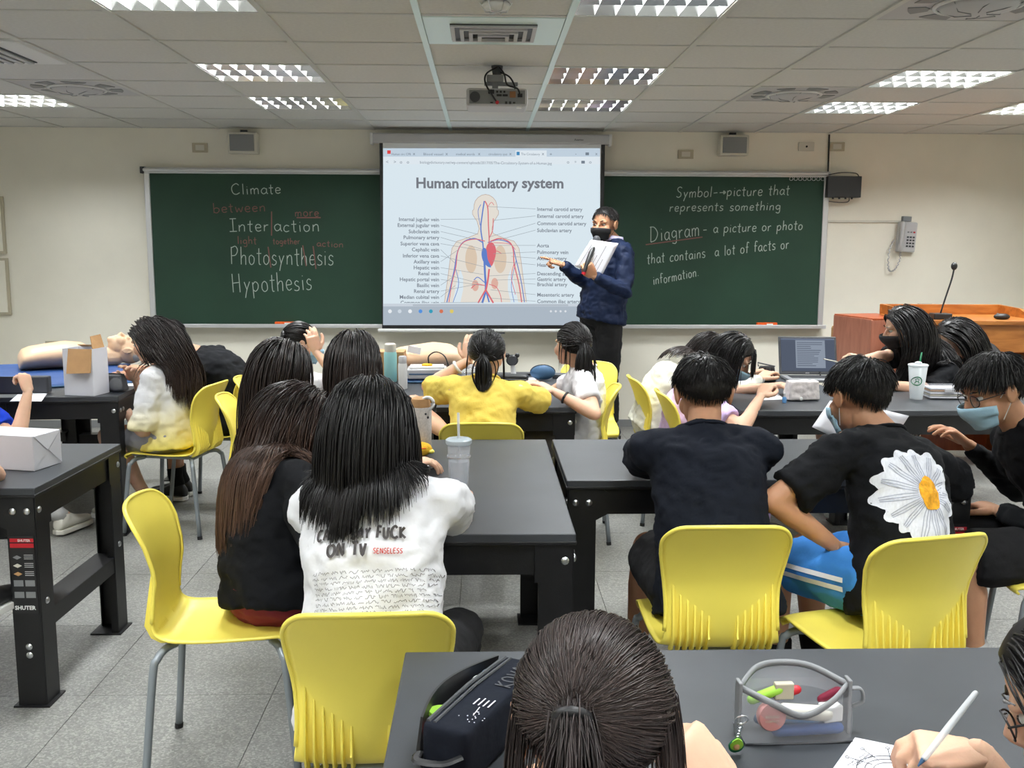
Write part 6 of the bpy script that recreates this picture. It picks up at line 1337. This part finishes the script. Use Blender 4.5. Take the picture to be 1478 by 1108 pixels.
p = P3(784, 550); t = thing('blue_pouch', 'round blue-grey pouch in front of the ponytail girl', 'pouch', (p.x, p.y+.05, TT)); b = MB(); b.ell((0, 0, .045), (.075, .04, .045)); mk('bag', fuse(b, .007, 2), M['navyp'], t, smooth=True); b = MB(); b.tube([(.07*math.cos(a_), -.012, .045+.043*math.sin(a_)) for a_ in np.linspace(.1, 3, 12)], .003, 5); mk('zip', b, M['blackp'], t)
paper_on('white paper lying between black case and blue pouch', [(755, 553), (775, 554), (774, 545), (757, 545)]); b = MB(); b.box((0, 0, .008), (.14, .07, .012)); o = mk('black_phone', b, M['blackp'], bevel=.003); o.location = P3(757, 541, TT); tag(o, 'flat black phone behind the black zipped case', 'phone')
b = MB(); b.box((0, 0, .012), (.12, .09, .022)); o = mk('teal_notebook', b, M['tabletop'], bevel=.002); o.location = P3(812, 545, TT); tag(o, 'dark slate notebook behind the ponytail girl’s arms', 'notebook')
# middle workbench
p = P3(607, 655); t = thing('beige_bottle', 'speckled beige tumbler bottle with tan lid and loop', 'bottle', (p.x, p.y+.03, TT)); b = MB(); b.lathe([(.036, 0), (.039, .005), (.040, .165), (.037, .170)], n=24); mk('body', b, mat('speckled_beige', srgb(196, 190, 184), .6, noise_amt=.15, nscale=160), t, smooth=40)
b = MB(); b.lathe([(.036, .170), (.037, .175), (.033, .20), (.020, .205)], n=24); mk('lid', b, M['card'], t, smooth=40); b = MB(); b.tube([(.026+.022*math.cos(a_), -.02, .185+.022*math.sin(a_)) for a_ in np.linspace(0, 6.28, 15)], .006, 6); mk('carry_loop', b, M['white'], t, smooth=True)
b = MB(); b.ell((.028, -.030, .135), (.004, .003, .005)); b.ell((.020, -.0345, .148), (.004, .003, .004)); mk('small_print', b, M['blackp'], t)
p = P3(603, 660); t = thing('plush_pencil_case', 'yellow chick-shaped plush pencil case on the middle workbench', 'pencil case', (p.x+.01, p.y+.02, TT)); b = MB(); b.ell((0, 0, .026), (.042, .034, .026)); mk('body', wrinkle(fuse(b, .005, 2), .002, 60), M['duck'], t, smooth=True)
b = MB(); b.tube([(-.02, -.028, .034), (0, -.034, .036), (.02, -.028, .034)], .002, 5); mk('zip', b, M['orange'], t); b = MB(); b.ell((.036, -.012, .02), (.014, .012, .008)); mk('beak', b, M['yellow'], t, smooth=True)
p = P3(600, 676); t = thing('notebook', 'thin notebook with a white page near the plush pencil case', 'notebook', P3(595, 675)); Pn = [P3(x, y, TT) for x, y in ((566, 692), (630, 676), (600, 662), (560, 664))]; b = MB(); b.poly([v+Vector((0, 0, .0)) for v in Pn], .008, (0, 0, 1)); mk('cover', b, M['dgrey'], t, world=True); b = MB(); b.poly([v.lerp(sum(Pn, Vector())/4, .04)+Vector((0, 0, .008)) for v in Pn], .002, (0, 0, 1)); mk('page', b, M['paper'], t, world=True)
stick('marker', 'white marker pen lying at the corner of the notebook', 'pen', P3(612, 676, TT+.016), P3(632, 671, TT+.012), .006, 'white', 'ltgrey')
p = P3(662, 708); t = thing('tumbler', 'clear double-walled tumbler with straw and water', 'cup', (p.x, p.y+.03, TT), 0); RR, HH = .036, .145
b = MB(); b.lathe([(.028, 0), (.030, .003), (.036, HH), (.0345, HH), (.0285, .006), (.001, .005)], n=28, cap=False); mk('outer_wall', b, M['clear'], t, smooth=True)
b = MB(); b.lathe([(.027, .010), (.031, .088), (.001, .088)], n=28); mk('water', b, M['water'], t, smooth=40)
b = MB(); b.lathe([(.038, HH-.004), (.041, HH), (.041, HH+.010), (.036, HH+.014), (.001, HH+.014)], n=28); mk('lid', b, glass('mint_lid', srgb(205, 218, 225), .6, .3), t, smooth=40)
b = MB(); b.tube([(0, 0, .012), (.0, 0, HH+.016), (-.001, -.004, HH+.095)], .0042, 10); mk('straw', b, glass('straw_plastic', (.85, .88, .92), .65, .2), t, smooth=True)
b = MB(); b.lathe([(.0365, .10), (.0368, .101), (.0368, .104), (.0365, .105)], n=28, cap=False); mk('ring', b, M['ltgrey'], t, smooth=True)
# right back tables
p = P3(1172, 549); t = thing('laptop', 'dark grey open laptop with a document on its screen', 'laptop', (P3(1185, 552).x, P3(1185, 552).y+.10, TT), R(-4))
b = MB(); b.box((0, 0, .009), (.34, .22, .016)); mk('base', b, M['grey'], t, bevel=.004); b = MB(); b.box((0, .01, .0178), (.28, .11, .002)); mk('keyboard', b, M['blackp'], t)
Q = Matrix.Rotation(R(-18), 3, 'X'); c = Vector((-.01, .145, .125)); b = MB(); b.box(c, (.335, .010, .225), M3=Q); mk('display_lid', b, M['dgrey'], t, bevel=.006)
def lp(x, z, l=1): return c+Q@Vector((x, -.0052-.0006*l, z))
def lq(b, x0, z0, x1, z1, l): b.add([lp(x0, z0, l), lp(x1, z0, l), lp(x1, z1, l), lp(x0, z1, l)], [(0, 1, 2, 3)])
b = MB(); lq(b, -.155, -.095, .155, .10, 1); sc = mk('screen', b, emat(84, 92, 108, 1), t); b = MB(); lq(b, -.07, -.075, .10, .09, 2); mk('document', b, emat(140, 150, 165, 1), sc)
b = MB(); rr = random.Random(2)
for k in range(13): lq(b, -.062, .078-.0115*k, -.062+.15*(.5+.5*rr.random()), .074-.0115*k, 3)
mk('text_lines', b, emat(92, 100, 115, 1), sc); b = MB(); lq(b, -.155, .092, .155, .10, 2); mk('window_bar', b, emat(110, 120, 140, 1), sc)
b = MB(); text_mb('ASUS', .010, lp(-.018, -.108, 1), (1, 0, 0), (0, .3, .95), .02, mb=b); mk('maker_lettering', b, M['ltgrey'], t)
stick('stylus', 'black stylus standing upright in front of the laptop screen', 'pen', P3(1184, 541, TT+.02), U(1184, 522, P3(1184, 541).y+.02), .005, 'blackp')
p = P3(1158, 579); t = thing('pencil_case', 'white marbled pencil case in front of the laptop', 'pencil case', (p.x+.01, p.y+.045, TT), R(5)); b = MB(); b.box((0, 0, .05), (.165, .08, .095), taper=.88)
mm = mat('marbled_vinyl', srgb(212, 204, 202), .5, noise_amt=.2, nscale=26, bump=.4, bscale=30); mk('body', wrinkle(fuse(b, .006, 5), .003, 25), mm, t, smooth=True); b = MB(); b.tube([(-.07, -.02, .095), (0, -.022, .098), (.07, -.02, .095)], .003, 6); mk('zip', b, M['ltgrey'], t); b = MB(); b.ell((-.02, -.044, .012), (.008, .006, .010)); mk('zip_pull', b, M['white'], t)
p = P3(1107, 552); t = thing('mesh_pouch', 'black mesh pouch standing open behind the writing hand', 'pouch', (p.x+.01, p.y+.05, TT), R(-18)); b = MB(); b.box((0, 0, .045), (.11, .05, .085), taper=.75); mk('bag', fuse(b, .006, 4), M['blackp'], t, smooth=True)
b = MB(); b.tube([(-.045, -.02, .088), (-.05, 0, .105), (0, .0, .095), (.045, -.01, .088)], .004, 6); mk('zip_edge', b, M['dgrey'], t)
for k in range(5): b = MB(); b.tube([(-.04+.02*k, -.030, .01), (-.035+.018*k, -.022, .082)], .0015, 4); mk('mesh_thread', b, M['dgrey'], t)
paper_on('worksheet being written on by the girl in lilac', [(1088, 578), (1132, 576), (1112, 559), (1102, 559)], lines_=7); paper_on('white sheet behind the writing hand of the lilac girl', [(1060, 557), (1092, 556), (1084, 548), (1066, 548)])
p = P3(1132, 581); t = thing('glue_bottle', 'tiny blue bottle standing beside the marbled case', 'bottle', (p.x, p.y, TT)); b = MB(); b.lathe([(.010, 0), (.011, .022), (.006, .030)], n=12); mk('body', b, mat('blue_clear', srgb(90, 140, 190), .3), t, smooth=40); b = MB(); b.lathe([(.006, .030), (.006, .045), (.003, .048)], n=12); mk('cap', b, M['ltgrey'], t, smooth=40)
b = MB(); b.ell((0, 0, .02), (.07, .04, .022)); o = mk('grey_pouch', wrinkle(fuse(b, .006, 2), .006, 25), M['taupe'], smooth=True); o.location = P3(1082, 548); tag(o, 'soft taupe pouch behind the black mesh pouch', 'pouch')
p = P3(1326, 577); t = thing('iced_drink_cup', 'frosted plastic cup with green straw and round green emblem', 'cup', (p.x, p.y+.03, TT)); b = MB(); b.lathe([(.030, 0), (.046, .170), (.044, .170), (.029, .004), (.001, .003)], n=28, cap=False); mk('wall', b, M['clearcup'], t, smooth=True)
b = MB(); b.lathe([(.047, .166), (.049, .170), (.049, .174), (.043, .177), (.001, .178)], n=28); mk('lid', b, M['clearcup'], t, smooth=40); b = MB(); b.lathe([(.028, .005), (.034, .052), (.001, .052)], n=24); mk('drink', b, M['water'], t, smooth=40)
b = MB(); b.tube([(0, 0, .02), (.008, 0, .178), (.014, 0, .235)], .0045, 8); mk('straw', b, M['green'], t, smooth=True); b = MB(); b.ell((-.004, -.01, .183), (.018, .014, .008)); mk('straw_wrapper', b, M['paper'], t, smooth=True)
b = MB(); y_ = -.0425; e_ = [(-.016+.021*math.cos(a_), 0, .095+.021*math.sin(a_)) for a_ in np.linspace(0, 6.283, 25)]
def cw(x, z): r_ = .030+.016*z/.17+.001; return Vector((x, -math.sqrt(max(1e-6, r_*r_-x*x)), z))
b.ribbon([cw(p_[0], p_[2]) for p_ in e_], .005, (0, -1, 0)); b.ribbon([cw(-.016+x_, .095+z_) for x_, z_ in ((-.010, -.012), (-.004, .0), (-.008, .008), (0, .013), (.008, .008), (.004, 0), (.010, -.012))], .0035, (0, -1, 0)); b.ribbon([cw(-.024, .09), cw(-.016, .094), cw(-.008, .09)], .003, (0, -1, 0)); mk('round_emblem', b, M['green'], t)
p = P3(1372, 577); t = thing('document_case', 'clear plastic case full of folded papers beside the frosted cup', 'case', (p.x, p.y+.06, TT), R(-4)); b = MB(); b.box((0, 0, .035), (.20, .11, .066)); mk('shell', b, M['cleargrey'], t, bevel=.008)
for k in range(5): b = MB(); b.box((0, 0, .010+.011*k), (.185, .095, .007)); mk('folded_paper', b, M[('paper', 'beige', 'paper', 'card', 'paper')[k]], t)
b = MB(); b.box((0, -.057, .045), (.05, .006, .014)); mk('clasp', b, M['ltgrey'], t)
# ------------------------------------------------------------------ wooden podium, desk with gooseneck microphone
PYy = 6.45
a, c = U(1219, 458, PYy), U(1257, 530, PYy); t = thing('podium', 'reddish wooden podium box standing in front of the wall', 'podium', (U(1278, 560, PYy).x, PYy+.25, 0), R(12)); hz = U(1240, 462, PYy).z
wd = .33; b = MB(); b.box((0, 0, hz/2), (wd, .45, hz)); mk('body', b, M['mahog'], t, bevel=.004)
b = MB(); b.box((-wd/2-.006, 0, hz/2), (.012, .46, hz+.01)); mk('side_panel', b, M['mahogl'], t, bevel=.002); b = MB(); b.box((-.06, -.23, hz/2), (.24, .012, hz)); mk('front_panel', b, M['mahogl'], t, bevel=.002); b = MB(); b.box((0, 0, hz+.006), (wd+.01, .47, .014)); mk('top', b, M['mahog'], t, bevel=.003)
t = thing('lecture_desk', 'orange oak lecture desk with raised rim at the right edge', 'desk', (U(1410, 560, 6.2).x, 6.5, 0), R(-2)); hz = U(1400, 462, 6.22).z; xw = .80
b = MB(); b.box((0, 0, hz-.015), (xw+.06, .62, .03)); mk('desktop', b, M['oak'], t, bevel=.004)
for x in (-xw/2+.015, xw/2-.015): b = MB(); b.box((x, 0, (hz-.03)/2), (.03, .56, hz-.03)); mk('side_panel', b, M['oak'], t, bevel=.002)
b = MB(); b.box((0, -.27, hz-.12), (xw-.06, .02, .18)); mk('front_rail', b, M['oak'], t, bevel=.002); b = MB(); b.box((0, .26, (hz)/2), (xw-.06, .02, hz-.06)); mk('back_panel', b, M['mahog'], t); b = MB(); b.box((0, .0, .35), (xw-.06, .5, .02)); mk('shelf', b, M['oak'], t)
b = MB(); b.box((0, .30, hz+.035), (xw+.06, .02, .07)); mk('back_rim', b, M['oak'], t, bevel=.004)
for s_ in (-1, 1): b = MB(); b.poly([(s_*(xw/2+.02), -.20, hz), (s_*(xw/2+.02), .30, hz), (s_*(xw/2+.02), .30, hz+.07), (s_*(xw/2+.02), -.0, hz+.06)], .02, (s_*-1, 0, 0)); mk('side_rim', b, M['oak'], t)
DZ = hz
g0 = U(1357, 460, 6.3); t = thing('gooseneck_microphone', 'black gooseneck microphone rising from the lecture desk', 'microphone', (g0.x, 6.3, DZ)); b = MB(); b.box((0, 0, .02), (.12, .09, .04)); mk('base', b, M['blackp'], t, bevel=.006)
tp = U(1377, 388, 6.3); b = MB(); P = smoothpts([(0, 0, .04), ((tp.x-g0.x)*.4, 0, (tp.z-DZ)*.45), ((tp.x-g0.x)*.85, 0, (tp.z-DZ)*.8), (tp.x-g0.x, 0, tp.z-DZ)], 5); b.tube(P, .0055, 7); mk('gooseneck', b, M['blackp'], t, smooth=True); b = MB(); b.ell((tp.x-g0.x, 0, tp.z-DZ+.018), (.020, .020, .026)); mk('foam_head', b, M['blackp'], t, smooth=True)
m0 = U(1446, 456, 6.3); t = thing('computer_mouse', 'black computer mouse on the lecture desk', 'mouse', (m0.x, 6.3, DZ)); b = MB(); b.ell((0, 0, .018), (.055, .035, .022)); mk('shell', fuse(b, .005, 2), M['blackp'], t, smooth=True); b = MB(); b.ell((-.03, 0, .037), (.008, .003, .004)); mk('wheel', b, M['grey'], t)
p = U(1214, 495, 6.95); t = thing('beige_cabinet', 'beige rounded box edge visible left of the podium', 'box', (p.x+.10, 7.0, 0)); b = MB(); b.box((0, 0, p.z/2+.06), (.26, .2, p.z+.12)); mk('body', b, M['card'], t, bevel=.02); b = MB(); b.box((0, -.101, p.z/2), (.18, .004, p.z*.7)); mk('door', b, M['beige'], t)
# ------------------------------------------------------------------ nearest workbench
p = P3(690, 1060); t = thing('black_pencil_case', 'large black zipped pencil case lying open beside the ponytail', 'pencil case', (.022, 1.375, TT), R(62)); L_, Wd, H_ = .26, .105, .085
b = MB(); b.box((0, .02, H_/2), (L_, Wd-.03, H_)); mk('main_shell', fuse(b, .006, 8), M['tee_navyblack'], t, smooth=True)
b = MB(); rs = []
for i in range(17):
    x = -L_/2+.012+(L_-.024)*i/16; o_ = .012+.030*math.sin(math.pi*i/16); rs.append([(x, .052+o_, .006), (x, .060+o_, .035), (x, .052+o_, H_+.002), (x, .048+o_, H_+.002), (x, .054+o_, .035), (x, .048+o_, .006)])
b.rings(rs); mk('open_lip', b, M['blackp'], t, smooth=40)
b = MB(); b.box((0, .062, .012), (L_-.05, .05, .010)); mk('lining', b, M['blackp'], t)
b = MB(); b.tube([(-L_/2+.01, .050, H_), (0, .052, H_+.003), (L_/2-.01, .050, H_)], .0035, 6); b.tube([(-L_/2+.01, .04, H_), (0, .042, H_+.003), (L_/2-.01, .04, H_)], .0025, 6); mk('zip', b, M['dgrey'], t)
b = MB(); b.tube(smoothpts([(-L_/2, -.01, .05), (-L_/2-.02, .01, .045), (-L_/2-.02, .05, .04), (-L_/2, .06, .04)], 4), .007, 6, flat=.4); mk('side_tab', b, M['blackp'], t)
for x, y, m_, l in ((-.07, .068, 'red', .05), (-.03, .070, 'green', .06), (.01, .072, 'white', .07), (.05, .070, 'navyp', .05)): b = MB(); b.tube([(x-l*.3, y, .045), (x+l*.7, y-.004, .068)], .0075, 8, ends=True); mk('pen_inside', b, M[m_], t, smooth=True)
b = MB(); b.lathe([(.016, 0), (.018, .004), (.016, .008)], c=(-.055, .070, .060), n=18); mk('tape_roll', b, M['lime'], t)
b = MB(); hand_text(b, 'KOVAC', (.02, -.008, H_+.002), (1, 0, 0), (0, 1, 0), .026, .003, width=.10); mk('embossed_lettering', b, M['dgrey'], t)
b = MB(); rr = random.Random(5)
for k in range(16): a_ = rr.uniform(0, 6.28); r_ = rr.uniform(.004, .020); b.ell((-.085+r_*math.cos(a_), .0+r_*math.sin(a_), H_+.001), (.0011, .0011, .0006), n=6, k=4)
for k in range(4): b.ribbon([(-.050, .016-.008*k, H_+.002), (-.030+.004*(k % 2), .016-.008*k, H_+.002)], .0022, (0, 0, 1))
b.ribbon([(-.078, 0, H_+.002), (-.054, .003, H_+.002)], .0014, (0, 0, 1)); mk('white_print', b, M['paper'], t)
# clear pouch
p0, p1 = P3(1072, 1080), P3(1235, 1072); t = thing('clear_pencil_pouch', 'see-through vinyl pencil pouch with grey zip and stationery inside', 'pencil case', ((p0.x+p1.x)/2, p0.y+.045, TT), R(2)); W_ = (p1-p0).length; D_ = .075; H_ = .072
b = MB(); rs = []
for z, k in ((.002, 1), (.03, 1.02), (.055, .98), (H_, .94)):
    row = []
    for j in range(24): a_ = 2*math.pi*j/24; cx_, sx_ = math.cos(a_), math.sin(a_); row.append((W_/2*k*math.copysign(abs(cx_)**.35, cx_), D_/2*(1+.1*(z > .05))*math.copysign(abs(sx_)**.6, sx_), z+(.008*cx_*cx_ if z > .07 else 0)))
    rs.append(row)
b.rings(rs, cap=False); mk('vinyl_wall', b, M['cleargrey'], t, smooth=True)
zr = lambda sg, dz: smoothpts([(-W_/2*.96, 0, H_+.006), (-W_/4, sg*D_*(.62 if sg > 0 else .5), H_+dz), (0, sg*D_*(.80 if sg > 0 else .56), H_+dz*1.1-(.018 if sg < 0 else 0)), (W_/4, sg*D_*(.62 if sg > 0 else .5), H_+dz), (W_/2*.96, 0, H_+.006)], 5)
for sg, dz in ((1, .016), (-1, -.004)): b = MB(); b.tube(zr(sg, dz), .0036, 6, flat=1.6); mk('zip_band', b, M['grey'], t, smooth=True)
rs = [[Vector(a_), Vector((a_[0], a_[1]*.8, H_*.8))] for a_ in zr(1, .016)]; b = MB(); b.rings(rs, cap=False, close=False); mk('raised_flap', b, M['cleargrey'], t, smooth=True)
for s_ in (-1, 1): b = MB(); b.box((s_*W_/2*.97, 0, .045), (.006, .022, .088)); mk('corner_strip', b, M['grey'], t, bevel=.002)
b = MB(); b.tube(smoothpts([(W_/2, 0, H_), (W_/2+.018, 0, H_-.002), (W_/2+.022, 0, H_-.022), (W_/2+.004, 0, H_-.030)], 4), .006, 6, flat=.4); mk('side_loop', b, M['grey'], t, smooth=True)
b = MB(); b.box((0, 0, .002), (W_*.94, D_*.9, .003)); mk('bottom', b, M['dgrey'], t)
b = MB(); b.lathe([(.0215, 0), (.0225, .004), (.0225, .010), (.021, .013), (.001, .014)], c=(-.045, -.024, .045), ax=(.1, -1, .1), n=28); rp = mk('round_compact', b, mat('dusty_pink', srgb(190, 130, 125), .4), t, smooth=40)
b = MB(); text_mb('ROUND', .006, (-.056, -.0395, .046), (1, 0, 0), (0, .1, 1), .01, mb=b); text_mb('COMPACT', .0045, (-.056, -.0395, .039), (1, 0, 0), (0, .1, 1), .01, mb=b); mk('fine_print', b, M['beige'], rp)
for a_, c_, r_, m_ in (((-.02, -.015, .045), (.045, -.018, .040), .012, 'offwhite'), ((-.05, .01, .02), (.06, .0, .015), .008, 'navyp'), ((-.03, -.02, .015), (.065, -.02, .018), .009, 'bluemat'), ((-.06, .015, .05), (-.02, .01, .068), .008, 'lime'), ((-.02, .015, .055), (.01, .012, .066), .007, 'red'), ((.045, 0, .055), (.07, .0, .068), .007, 'maroon')): b = MB(); b.tube([a_, c_], r_, 10, ends=True); mk('stationery', b, M[m_], t, smooth=True)
b = MB(); b.box((.055, -.012, .040), (.032, .022, .026), rz=.2); mk('eraser', b, M['white'], t, bevel=.003); b = MB(); b.box((-.012, .01, .066), (.030, .012, .026)); mk('small_box', b, M['beige'], t, bevel=.002)
# avocado key charm
kp = P3(1060, 1086, TT); t = thing('avocado_keyring', 'green avocado charm on a short chain hanging from the clear pouch', 'keyring', (kp.x, kp.y, TT)); Qz = Vector((0, -.45, .9)).normalized()
def av(k, dz): return [Vector((.0115*k*math.sin(a_)*(1-.28*max(0, math.cos(a_))), 0, 0))+Qz*(.016*k*math.cos(a_)+.016)+Vector((0, -.001*dz, .003+.0008*dz)) for a_ in np.linspace(0, 6.283, 25)[:-1]]
b = MB(); b.poly(av(1, 0), .003, (0, -.9, -.45)); mk('dark_rim', b, M['green'], t); b = MB(); b.poly(av(.85, 3), .002, (0, -.9, -.45)); mk('flesh', b, M['lime'], t); b = MB(); b.ell(Qz*.013+Vector((0, -.005, .004)), (.0048, .003, .0052)); mk('stone', b, M['card'], t, smooth=True)
b = MB(); c0 = Qz*.033
for k in range(5): b.tube([c0+Qz*(.007*k)+Vector((.003*math.cos(a_), .002, 0))+Qz*.005*math.sin(a_) for a_ in np.linspace(0, 6.283, 11)], .0009, 5)
mk('chain', b, M['steel'], t); b = MB(); b.tube([c0+Qz*.044+Vector((.009*math.cos(a_), .002, 0))+Qz*.009*math.sin(a_) for a_ in np.linspace(0, 6.283, 19)], .0012, 6); mk('split_ring', b, M['steel'], t)
# worksheet with a diagram + pen
t = paper_on('worksheet with a round diagram under the writing hand', [(1180, 1140), (1400, 1140), (1322, 1082), (1234, 1064)])
b = MB(); z_ = TT+.003; cpt = P3(1290, 1112, z_)
for r_ in (.028, .040, .052): b.tube([cpt+Vector((r_*math.cos(a_), r_*.8*math.sin(a_), 0)) for a_ in np.linspace(.3, 3.4, 16)], .0006, 4)
for a_ in (.8, 1.3, 1.9, 2.5): b.tube([cpt+Vector((.03*math.cos(a_), .03*math.sin(a_), 0)), cpt+Vector((.062*math.cos(a_), .062*math.sin(a_), 0))], .0005, 4); b.tube([cpt+Vector((.066*math.cos(a_)+.003*math.cos(q_), .066*math.sin(a_)+.003*math.sin(q_), 0)) for q_ in np.linspace(0, 6.28, 9)], .0005, 4)
mk('printed_diagram', b, M['ink'], t, world=True)
b = MB(); rr = random.Random(9)
for k in range(3): hand_text(b, 'system of vessels', P3(1224+7*k, 1104, z_), (P3(1258+7*k, 1082, z_)-P3(1224+7*k, 1104, z_)).normalized(), (-.6, .5, 0), .004, .0007, width=.05)
mk('printed_text', b, M['ink'], t, world=True)
wr_ = PG['wr'][1]
stick('pen', 'clear ballpoint pen held in the writing hand at the lower right', 'pen', U(1334, 1094, 1.22), U(1408, 1000, 1.24), .0048, 'clearcup', 'navyp')
